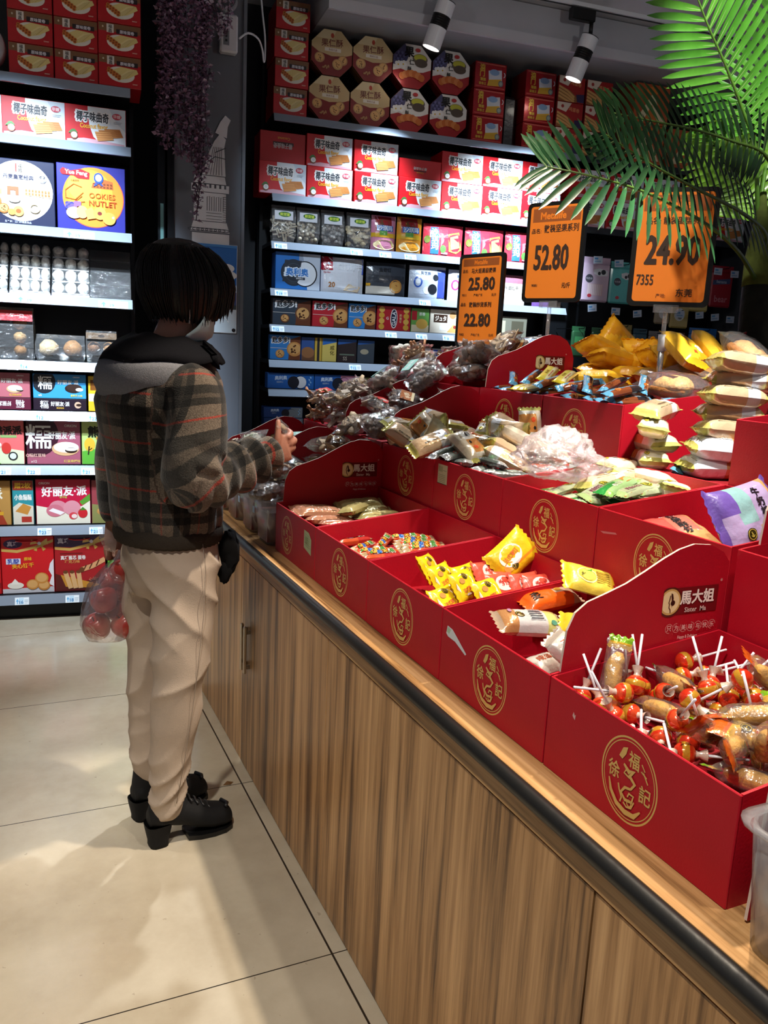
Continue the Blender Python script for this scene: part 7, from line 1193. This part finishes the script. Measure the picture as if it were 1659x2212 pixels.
# left hand hangs and grips the handles of the fruit bag
loft(b, [(WR_L+Vector((0, 0, .02)), Vector((.024, -.006, 0)), Vector((.004, .016, 0))), (WR_L-Vector((0, 0, .012)), Vector((.028, -.008, 0)), Vector((.005, .016, 0))), (WR_L+Vector((.004, -.004, -.055)), Vector((.036, -.012, 0)), Vector((.005, .014, 0))), (WR_L+Vector((.006, -.006, -.078)), Vector((.034, -.012, 0)), Vector((.004, .012, 0)))], 16)
for k in range(4):
    o_ = Vector((.038-.021*k, -.018+.007*k, -.078-.004*(k in (1, 2)))); B0 = WR_L+o_
    hand_part([B0, B0+Vector((.002, -.020, -.020)), B0+Vector((.004, -.036, -.012)), B0+Vector((.003, -.036, .008))], [.0095, .009, .0082, .0068])
hand_part([WR_L+Vector((.026, -.012, -.022)), WR_L+Vector((.038, -.026, -.045)), WR_L+Vector((.034, -.040, -.062)), WR_L+Vector((.018, -.046, -.072))], [.012, .0105, .009, .0072])
def skincol(p):
    q = p-HC
    if q.length < .2:
        f, u, r_ = q.dot(HF), q.dot(HU), abs(q.dot(HR))
        if f > .07 and -.004 < u < .010 and .018 < r_ < .048: return '#3a2620'
        if f > .07 and .016 < u < .028 and .016 < r_ < .050: return '#2c1d18'
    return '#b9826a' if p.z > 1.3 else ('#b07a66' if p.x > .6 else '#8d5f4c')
finish(fuse(b, .0038, 3), 'body', skincol, 'skin')
# ---- plaid wool cloth
def plaid_mat():
    m, N, K = nodes('plaid_wool'); bs = N['Principled BSDF']; at = N.new('ShaderNodeAttribute'); at.attribute_name = 'cloth'; sp = N.new('ShaderNodeSeparateXYZ')
    nz = N.new('ShaderNodeTexNoise'); nz.inputs['Scale'].default_value = 420; nz.inputs['Detail'].default_value = 2; tc = N.new('ShaderNodeTexCoord'); K.new(tc.outputs['Object'], nz.inputs['Vector'])
    wob = N.new('ShaderNodeVectorMath'); wob.operation = 'MULTIPLY_ADD'; K.new(nz.outputs['Color'], wob.inputs[0]); wob.inputs[1].default_value = (.006, .006, 0); K.new(at.outputs['Vector'], wob.inputs[2]); K.new(wob.outputs[0], sp.inputs[0])
    def M(op, a, c=None):
        n = N.new('ShaderNodeMath'); n.operation = op
        for i, q in enumerate((a, c)):
            if q is None: continue
            if isinstance(q, (int, float)): n.inputs[i].default_value = q
            else: K.new(q, n.inputs[i])
        return n.outputs[0]
    PER = .118; ch = []
    for ax in (0, 1):
        f = M('FRACT', M('DIVIDE', M('ADD', sp.outputs[ax], 10.0), PER))
        dark = M('GREATER_THAN', f, .54); mid = M('MULTIPLY', M('GREATER_THAN', f, .70), M('LESS_THAN', f, .80)); dark = M('SUBTRACT', dark, M('MULTIPLY', mid, .45))
        red = M('LESS_THAN', M('ABSOLUTE', M('SUBTRACT', f, .25)), .022); ch.append((dark, red))
    def mix(fac, a, c):
        n = N.new('ShaderNodeMix'); n.data_type = 'RGBA'
        if isinstance(fac, (int, float)): n.inputs[0].default_value = fac
        else: K.new(fac, n.inputs[0])
        for i, q in ((6, a), (7, c)):
            if isinstance(q, str): n.inputs[i].default_value = (*lin(q), 1)
            else: K.new(q, n.inputs[i])
        return n.outputs[2]
    s = M('MULTIPLY', M('ADD', ch[0][0], ch[1][0]), .5)
    r = N.new('ShaderNodeValToRGB'); e = r.color_ramp.elements; e[0].position = 0; e[0].color = (*lin('#6a5e52'), 1); e[1].position = 1; e[1].color = (*lin('#131313'), 1); q = e.new(.5); q.color = (*lin('#302d29'), 1); K.new(s, r.inputs[0])
    c = mix(M('MULTIPLY', M('MULTIPLY', ch[0][1], M('MULTIPLY', M('SUBTRACT', 1.0, sp.outputs[2]), .42)), M('SUBTRACT', 1.0, s)), r.outputs[0], '#a03a30'); c = mix(M('MULTIPLY', M('MULTIPLY', ch[1][1], .8), M('SUBTRACT', 1.0, M('MULTIPLY', s, .8))), c, '#a23428')
    n2 = N.new('ShaderNodeTexNoise'); n2.inputs['Scale'].default_value = 300; n2.inputs['Detail'].default_value = 3; K.new(tc.outputs['Object'], n2.inputs['Vector'])
    mr = N.new('ShaderNodeMapRange'); K.new(n2.outputs['Fac'], mr.inputs[0]); mr.inputs[1].default_value = .3; mr.inputs[2].default_value = .7; mr.inputs[3].default_value = .55; mr.inputs[4].default_value = 1.35
    mm = N.new('ShaderNodeMix'); mm.data_type = 'RGBA'; mm.blend_type = 'MULTIPLY'; mm.inputs[0].default_value = 1; K.new(c, mm.inputs[6]); K.new(mr.outputs[0], mm.inputs[7]); K.new(mm.outputs[2], bs.inputs['Base Color'])
    bs.inputs['Roughness'].default_value = .95; bs.inputs['Specular IOR Level'].default_value = .15; bs.inputs['Sheen Weight'].default_value = .25
    bp = N.new('ShaderNodeBump'); bp.inputs['Strength'].default_value = .5; bp.inputs['Distance'].default_value = .003; K.new(n2.outputs['Fac'], bp.inputs['Height']); K.new(bp.outputs[0], bs.inputs['Normal'])
plaid_mat()
mat('knit', .95, 0, .15, 0, .3, 500, var=.18, vscale=260); mat('twill', .85, 0, .25, 0, .22, 420, var=.06, vscale=8); mat('hairmat', .42, 0, .35, 0, .25, 160); mat('suede', .75, 0, .3, 0, .12, 200); mat('maskcloth', .85, 0, .2, 0, .1, 300)
JS = [(.884, .386, .150, .128), (.91, .383, .160, .136), (.95, .380, .165, .140), (1.01, .376, .168, .141), (1.08, .372, .172, .146), (1.15, .366, .182, .152), (1.21, .362, .188, .154), (1.262, .372, .182, .142), (1.298, .388, .148, .112), (1.325, .402, .095, .082)]
def jacket(vox):
    b = bmesh.new(); loft(b, [(Vector((cx_, 2.17, z)), RV*a, FV*c) for z, cx_, a, c in JS], 40)
    limb(b, [SH_R+Vector((-.03, .03, .012)), SH_R, SH_R.lerp(EL_R, .5)+Vector((.004, -.012, 0)), EL_R+Vector((-.004, -.006, .004)), EL_R.lerp(WR_R, .42)+Vector((0, 0, -.004)), EL_R.lerp(WR_R, .78), WR_R-Vector((.016, .010, .0))], [.066, .070, .073, .070, .062, .051, .041], 28, 5)
    limb(b, [SH_L+Vector((.03, -.03, .012)), SH_L, SH_L.lerp(EL_L, .5), EL_L, EL_L.lerp(WR_L, .5), WR_L+Vector((0, .0, .02))], [.072, .075, .068, .062, .056, .042], 24, 5)
    return fuse(b, vox, 7)
def seg(p, a, c):
    d = c-a; t = max(0, min(1, (p-a).dot(d)/d.length_squared)); return (p-(a+d*t)).length, t
def arm_uv(p):
    d1, t1 = seg(p, SH_R, EL_R); d2, t2 = seg(p, EL_R, WR_R); l1 = (EL_R-SH_R).length
    return (d1, t1*l1, SH_R, EL_R) if d1 < d2 else (d2, l1+t2*(WR_R-EL_R).length, EL_R, WR_R)
def is_arm(p):
    q = p-Vector((.378, 2.17, p.z)); e = math.hypot(q.dot(RV)/.172, q.dot(FV)/.124); return arm_uv(p)[0] < .10 and e > 1.0 and (e > 1.10 or p.z < 1.18)
def wrinkle(p):
    d, s, a, c = arm_uv(p); v = 0
    if d < .10 and p.x > .40:
        near = math.exp(-((s-(EL_R-SH_R).length)/.07)**2); fore = max(0, (s-.27)/.2)
        ax = (c-a).normalized(); q = (p-a)-ax*(p-a).dot(ax); an = math.atan2(q.dot(UZ), q.dot(ax.cross(UZ)))
        v += .0085*near*math.sin(s*110+2.2*math.sin(an+.5))+.0150*min(1, fore*1.6)*math.sin(s*92+1.4*math.sin(an*1.0+1))
    v += .0060*noise.noise(Vector((p.x*9, p.y*9, p.z*5)))+.0035*noise.noise(Vector((p.x*22, p.y*22, p.z*12)))
    if p.z < 1.0: v += .0030*math.sin(math.atan2((p-PP).dot(FV), (p-PP).dot(RV))*9+p.z*14)*max(0, min(1, (1.0-p.z)/.1))
    return v
jm = jacket(.0058); co0 = [v.co.copy() for v in jm.vertices]
jk = finish(jm, 'jacket', lambda p: '#6b5f52', 'plaid_wool', disp=wrinkle)
at = jm.attributes.new('cloth', 'FLOAT_VECTOR', 'POINT'); d_ = []
for p in co0:
    if is_arm(p):
        a1 = (EL_R-SH_R).normalized(); a2 = (WR_R-EL_R).normalized(); nn = a1.cross(a2).normalized(); l1 = (EL_R-SH_R).length
        w1 = seg(p, SH_R, EL_R)[0]**2; w2 = seg(p, EL_R, WR_R)[0]**2; f = w1/(w1+w2+1e-9)
        s = (p-SH_R).dot(a1)*(1-f)+(l1+(p-EL_R).dot(a2))*f; an = [math.atan2((p-o_).dot(nn), (p-o_).dot(nn.cross(x_))) for o_, x_ in ((SH_R, a1), (EL_R, a2))]
        if an[1]-an[0] > PI: an[1] -= 2*PI
        if an[0]-an[1] > PI: an[1] += 2*PI
        d_ += [(an[0]*(1-f)+an[1]*f)*.074+.05, -s+.035, 1]
    else:
        q = p-Vector((.378, 2.17, p.z)); d_ += [math.atan2(q.dot(RV)/.172, -q.dot(FV)/.124)*.152+.03, p.z-.005+.02*q.dot(RV), 0]
at.data.foreach_set('vector', d_)
# ribbed hem and cuff
def ribbed(name, secs, col, n=90, ribs=45, dep=.0022):
    m = MB(); vs = []
    for c, A, B in secs:
        for k in range(n):
            t = 2*PI*k/n; r = 1+dep/A.length*math.cos(t*ribs); vs.append(Vector(c)+(A*math.cos(t)+B*math.sin(t))*r-PP)
    m.add(vs, [(i*n+k, i*n+(k+1) % n, (i+1)*n+(k+1) % n, (i+1)*n+k) for i in range(len(secs)-1) for k in range(n)], col, 'knit', None, True); return m.obj(name, person)
ribbed('hem_rib', [(Vector((.386, 2.17, z)), RV*a, FV*c) for z, a, c in ((.90, .140, .120), (.888, .156, .135), (.872, .157, .137), (.856, .154, .134), (.850, .150, .130), (.86, .13, .11))], '#3c352e')
ax = (WR_R-EL_R).normalized(); e1 = ax.cross(UZ).normalized(); e2 = ax.cross(e1)
ribbed('cuff', [(WR_R+ax*t, e1*r, e2*r) for t, r in ((-.03, .036), (-.022, .043), (.004, .040), (.008, .036), (.0, .028))], '#5d5040', 60, 30, .0016)
# ---- grey hood with black lining, lying round the neck
NK = Vector((.405, 2.172, 0)); BK_ = -FV
def hood_strip(name, prof, col, mt, a0, a1, n=48):
    m = MB(); vs = []; k_ = 0
    for i in range(n+1):
        a = a0+(a1-a0)*i/n; dirv = BK_*math.cos(a)+RV*math.sin(a); w_ = max(0, math.cos(a*.5))**2.2; k_ = 0
        for r_, z_, rb, zb in prof:
            rr_ = r_+rb*w_; zz_ = z_+zb*w_+.004*math.sin(a*7+r_*60)*min(1, k_); vs.append(NK+dirv*rr_+UZ*zz_-PP); k_ += 1
    L_ = len(prof); m.add(vs, [(i*L_+j, i*L_+j+1, (i+1)*L_+j+1, (i+1)*L_+j) for i in range(n) for j in range(L_-1)], col, mt, None, True)
    o = m.obj(name, person); md = o.modifiers.new('t', 'SOLIDIFY'); md.thickness = .007; return o
hood_strip('hood_lining', [(.060, 1.350, .012, .012), (.076, 1.362, .026, .018), (.094, 1.354, .050, .006), (.112, 1.334, .066, -.002), (.122, 1.316, .066, -.004)], '#15151a', 'knit', -2.75, 2.75)
hood_strip('hood', [(.116, 1.326, .068, -.010), (.124, 1.312, .072, -.020), (.126, 1.300, .076, -.042), (.122, 1.292, .066, -.072), (.114, 1.288, .046, -.104), (.104, 1.286, .026, -.116)], '#85868c', 'knit', -2.2, 1.30)
m = MB(); vs = [Vector(p)-PP for p in ((.452, 2.065, 1.368), (.482, 2.035, 1.335), (.487, 2.028, 1.300), (.470, 2.045, 1.310), (.455, 2.09, 1.345), (.49, 2.075, 1.300), (.462, 2.12, 1.33))]
m.add(vs, [(0, 1, 4), (1, 2, 3), (1, 3, 4), (1, 5, 2), (4, 5, 1), (4, 6, 5), (2, 5, 3)], '#15151a', 'knit', None, True); m.obj('collar_flap', person)
# ---- trousers
def trousers():
    b = bmesh.new()
    loft(b, [(Vector((x, 2.17, z)), RV*a, FV*c) for z, x, a, c in ((.70, .392, .116, .098), (.735, .392, .150, .114), (.80, .392, .161, .122), (.84, .392, .150, .121), (.885, .390, .132, .108))], 36)
    limb(b, [(.412, 2.100, .80), (.408, 2.093, .66), (.401, 2.085, .56), (.394, 2.085, .465), (.389, 2.088, .37), (.379, 2.095, .28), (.371, 2.100, .17), (.366, 2.103, .098)], [.090, .084, .075, .067, .062, .055, .048, .046], 26, 5)
    limb(b, [(.365, 2.245, .80), (.360, 2.25, .66), (.355, 2.252, .52), (.349, 2.252, .41), (.347, 2.25, .26), (.345, 2.25, .19), (.344, 2.25, .155)], [.088, .080, .068, .063, .057, .051, .050], 26, 5)
    return fuse(b, .0062, 8)
def tw(p):
    near = 1 if p.y < 2.17 else 2.3
    ridge = lambda t: 1-abs(math.sin(t))**.7
    d1 = (p.x-.39)*1.3*(1 if p.y < 2.17 else -1)+p.z*.9; d2 = -(p.x-.39)*1.1+p.z*1.2; wv = noise.noise(Vector((p.x*7, p.y*7+near, p.z*6)))
    k1 = math.exp(-((p.z-.70)/.09)**2)+.5*math.exp(-((p.z-.83)/.05)**2); k2 = math.exp(-((p.z-.47)/.11)**2); k3 = math.exp(-((p.z-.17)/.09)**2)
    v = .013*k1*(ridge(d1*26+2.2*wv)-.35)+.012*k2*(ridge(d2*21+2.6*wv+near)-.35)+.011*k3*(ridge(d2*38+2*wv)-.35)
    return v+.006*noise.noise(Vector((p.x*5+near, p.y*5, p.z*3.2)))+.0035*noise.noise(Vector((p.x*16, p.y*16, p.z*9+near)))
finish(trousers(), 'trousers', lambda p: '#b7a594', 'twill', disp=tw)
m = MB(); m.tube([Vector(p)-PP for p in ((.445, 2.022, .865), (.450, 2.012, .80), (.445, 2.008, .68), (.430, 2.012, .52), (.420, 2.021, .42), (.405, 2.039, .28), (.385, 2.055, .14))], .0009, '#95877a', 'twill', 5); m.obj('side_seam', person)
# ---- black heeled boots
def boot(an, heel, toe, top, lab):
    an, heel, toe = Vector(an), Vector(heel), Vector(toe); d = (toe-heel).normalized(); s = Vector((d.y, -d.x, 0)); Ln = (toe-heel).length; b = bmesh.new()
    def sec(t, wd, z0, z1): return (heel+d*Ln*t+UZ*(z0+z1)/2, s*wd, UZ*(z1-z0)/2)
    loft(b, [sec(.02, .022, .058, .105), sec(.10, .034, .056, .128), (heel+d*Ln*.25+UZ*.095, s*.037, UZ*.045), sec(.42, .038, .040, .118), sec(.58, .042, .022, .100), sec(.74, .045, .012, .082), sec(.88, .042, .010, .072), sec(.97, .030, .012, .058), sec(1.0, .014, .018, .045)], 24)
    ac = heel+d*Ln*.20
    loft(b, [(ac+UZ*.07, s*.036, d*.046), (ac+UZ*.11, s*.036, d*.044), (Vector((an.x, an.y, top-.03)), s*.033, d*.037), (Vector((an.x, an.y, top)), s*.034, d*.038)], 22)
    bt = finish(fuse(b, .0045, 3), 'boot', lambda p: '#121214', 'suede', label=lab)
    m = MB(); hc = heel+d*Ln*.13; q = []
    for z, a_, w_ in ((.0, .026, .028), (.012, .026, .028), (.05, .034, .031), (.066, .036, .033)):
        for k in range(16): t = 2*PI*k/16; q.append(hc-PP+d*a_*(abs(math.cos(t))**.6*(1 if math.cos(t) > 0 else -1))+s*w_*(abs(math.sin(t))**.6*(1 if math.sin(t) > 0 else -1))+UZ*z)
    m.add(q, [(i*16+k, i*16+(k+1) % 16, (i+1)*16+(k+1) % 16, (i+1)*16+k) for i in range(3) for k in range(16)]+[tuple(range(15, -1, -1))], '#0e0e10', 'suede', None, True); m.obj('heel', bt)
    m = MB(); pr = []
    for t, wd in ((.45, .030), (.58, .041), (.74, .046), (.88, .043), (.97, .031), (1.0, .012)): pr.append((t, wd))
    out = [heel+d*Ln*t+s*w_ for t, w_ in pr]+[heel+d*Ln*t-s*w_ for t, w_ in pr[::-1]]
    m.prism([(p.x-PP.x, p.y-PP.y) for p in out], .0005, .014, 'z', '#0c0c0d', 'rubber'); m.obj('sole', bt)
    m = MB()
    for k in range(5):
        p = heel+d*Ln*(.50+.07*k)+UZ*(.113-.011*k)-PP; m.tube([p-s*.022, p+UZ*.004-s*.008, p-d*.004+UZ*.004+s*.008, p+s*.022], .003, '#1c1c1f', 'rubber', 6)
    m.tube([heel+d*Ln*.9+UZ*.070+s*.02-PP, heel+d*Ln*.95+UZ*.066-PP, heel+d*Ln*.9+UZ*.07-s*.02-PP], .006, '#19191c', 'rubber', 8); m.obj('laces', bt)
boot((.362, 2.105, 0), (.312, 2.098, 0), (.555, 2.135, 0), .155, 'right boot'); boot((.340, 2.252, 0), (.292, 2.240, 0), (.520, 2.315, 0), .215, 'left boot')
# ---- bobbed black hair
def hair():
    m = MB(); n, r_ = 150, 26; vs = []; C0 = HC+Vector((-.004, 0, .012)); cl = Vector((math.cos(HA), math.sin(HA), 0)); cr = Vector((math.sin(HA), -math.cos(HA), 0))
    for i in range(n):
        a = 2*PI*i/n; ca, sa = math.cos(a), math.sin(a); front = max(0, ca)
        hem = -.092-.004*abs(sa)**2+.052*front**1.5+.010*max(0, -ca)
        hem += .004*math.sin(i*1.7)+.003*math.sin(i*3.1+1)
        for j in range(r_+1):
            t = j/r_; z = .112+(hem-.112)*t**1.15; top = max(0, 1-((z-.0)/.112)**2)**.5 if z > 0 else 1
            ra = .124 if ca > 0 else .126; rb = .098
            rad = top*(1-.10*max(0, -z/.1)**1.5*(1 if ca < .3 else .5))
            rad *= 1+.007*math.sin(i*.9+1.3*math.sin(t*3))*t+.010*noise.noise(Vector((i*.55, t*2.2, 1)))+.03*noise.noise(Vector((ca*2, sa*2, t*2)))
            if t > .62: rad *= 1-(.20 if ca < .35 else .07)*((t-.62)/.38)**2
            if j == r_: rad *= .95
            vs.append(C0+cl*(ra*ca*rad+.006*t)+cr*(rb*sa*rad)+UZ*z-cl*.02*max(0, z)/.11-PP)
    R_ = r_+1; fs = [(i*R_+j, i*R_+j+1, ((i+1) % n)*R_+j+1, ((i+1) % n)*R_+j) for i in range(n) for j in range(r_)]
    m.add(vs, fs, ['#0d0a0a' if k % 3 else '#14100f' for k in range(len(fs))], 'hairmat', None, True)
    q = random.Random(5)
    for k in range(150):                                             # loose strands over the cap
        a = q.uniform(0, 2*PI); ca, sa = math.cos(a), math.sin(a); pts = []; e = q.uniform(-.014, .004); w0 = q.uniform(.0, .02)
        i = int(a/(2*PI)*n); 
        for j in range(4, R_, 3):
            p = vs[i*R_+j]; o_ = (p-(C0-PP)); pts.append(p+Vector((o_.x, o_.y, 0)).normalized()*(.0015+.003*q.random()))
        pts.append(pts[-1]+Vector((-ca*.004, -sa*.003, e-.006)))
        m.tube(pts, [.0016]*(len(pts)-1)+[.0004], '#14100f', 'hairmat', 4, False)
    return m.obj('hair', person)
hair()
# ---- surgical mask
m = MB(); vs = []; nu, nv = 18, 10
for i in range(nu+1):
    a = -1.22+2.44*i/nu
    for j in range(nv+1):
        t = j/nv; h = .018-.112*t*(1-.22*abs(a/1.22)**1.5)-.020*abs(a/1.22)**2; bul = math.sin(PI*min(1, t*.95+.1))
        f = .072+.040*bul*math.cos(a)**.8+.006*math.sin(t*22)*math.cos(a)**2*(.4)
        rr_ = .074+.010*bul
        vs.append(HC+HF*(f*max(0.0, math.cos(a))**.75+.004)+HR*(rr_*math.sin(a)*1.02)+HU*(h-.028)-PP)
m.add(vs, [(i*(nv+1)+j, i*(nv+1)+j+1, (i+1)*(nv+1)+j+1, (i+1)*(nv+1)+j) for i in range(nu) for j in range(nv)], ['#b9d4de' if j else '#e2eaec' for i in range(nu) for j in range(nv)], 'maskcloth', None, True)
mk = m.obj('face_mask', person); md = mk.modifiers.new('t', 'SOLIDIFY'); md.thickness = .002
for s in (1, -1):
    m = MB(); m.tube([HC+HR*s*.074+HF*.030-HU*.03-PP, HC+HR*s*.086-HF*.008+HU*.006-PP, HC+HR*s*.084-HF*.020-HU*.03-PP, HC+HR*s*.072+HF*.026-HU*.085-PP], .0014, '#dfe6e8', 'maskcloth', 6); m.obj('ear_loop', mk)
# small clear packet held between thumb and fingers
m = pillow(.052, .045, .012, '#ffffff', 'film', .18, .002, 91, 10, 8); m.ball((0, 0, 0), .014, .010, .004, '#b9a284', 'food', 10, 6, .3)
m.obj('snack_packet', loc=(.684, 2.134, 1.150), rot=(.9, .6, .4), label='small clear snack packet held between the shopper\'s thumb and fingers', cat='packet')
# black knit glove bundle hanging from the front pocket
m = MB(); 
for (x, y, z, a, c, h) in ((.530, 2.10, .815, .030, .020, .060), (.542, 2.12, .830, .022, .018, .045), (.520, 2.095, .775, .020, .014, .040)): m.ball((x, y, z), a, c, h, '#0c0c0e', 'knit', 14, 10, .25)
m.obj('cloth_bag', label='black cloth bundle hanging at the front of the jacket', cat='bag')
# ---- clear bag of apples in the left hand
AP = [(.215, 2.30, .575), (.232, 2.285, .655), (.275, 2.335, .610), (.286, 2.265, .585), (.262, 2.345, .69), (.30, 2.32, .665), (.285, 2.285, .732)]
for i, (p, n) in enumerate(zip(AP, ('lowest, in the corner of the clear bag', 'at the left side of the clear bag', 'low at the back of the clear bag', 'low beside the beige trouser leg', 'upper back of the clear bag', 'hidden behind the trouser leg', 'topmost in the clear bag'))):
    m = MB(); prof = [(.0, -.030), (.012, -.034), (.026, -.027), (.036, -.008), (.0385, .008), (.034, .024), (.020, .033), (.007, .030), (0, .022)]
    m.lathe(prof, ['#b3392e', '#a93a34', '#bd4a38'][i % 3], 'fruit', 20); e = m.obj('apple', loc=p, rot=(rnd.uniform(-.6, .6), rnd.uniform(-.6, .6), i), label='red apple, '+n, cat='apple', group='apples in the clear bag')
    m = MB(); m.tube([(0, 0, .022), (.002, .001, .04)], .0015, '#4a3220', 'bark', 5); m.obj('stem', e)
m = MB(); vs = []; n = 28; C_ = [(.285, 2.288, .795, .012), (.283, 2.29, .775, .020), (.275, 2.295, .74, .044), (.262, 2.300, .69, .070), (.254, 2.303, .63, .084), (.248, 2.303, .58, .084), (.244, 2.300, .545, .062), (.242, 2.298, .533, .02)]
for x, y, z, r_ in C_:
    for k in range(n):
        t = 2*PI*k/n; w_ = 1+(.10*math.sin(k*2.1+z*20)+.08*math.sin(k*5.3+z*9))*(1 if z > .68 else .35); vs.append((x+r_*.95*w_*math.cos(t), y+r_*.9*w_*math.sin(t), z))
m.add(vs, [(i*n+k, i*n+(k+1) % n, (i+1)*n+(k+1) % n, (i+1)*n+k) for i in range(len(C_)-1) for k in range(n)]+[tuple((len(C_)-1)*n+k for k in range(n))], '#ffe6ea', 'applebag', None, True)
e = m.obj('fruit_bag', label='clear pinkish plastic bag of apples hanging from the shopper\'s left hand', cat='bag')
m = MB(); m.add([(.262, 2.27, .79), (.235, 2.28, .80), (.222, 2.285, .835), (.232, 2.28, .865), (.252, 2.275, .85), (.268, 2.27, .83), (.244, 2.262, .825)], [(0, 1, 6), (1, 2, 6), (2, 3, 6), (3, 4, 6), (4, 5, 6), (5, 0, 6)], '#fbf3f6', 'hazebag', None, True); m.obj('bag_handle', e)
bpy.data.objects.remove(_to); bpy.data.curves.remove(_cu)
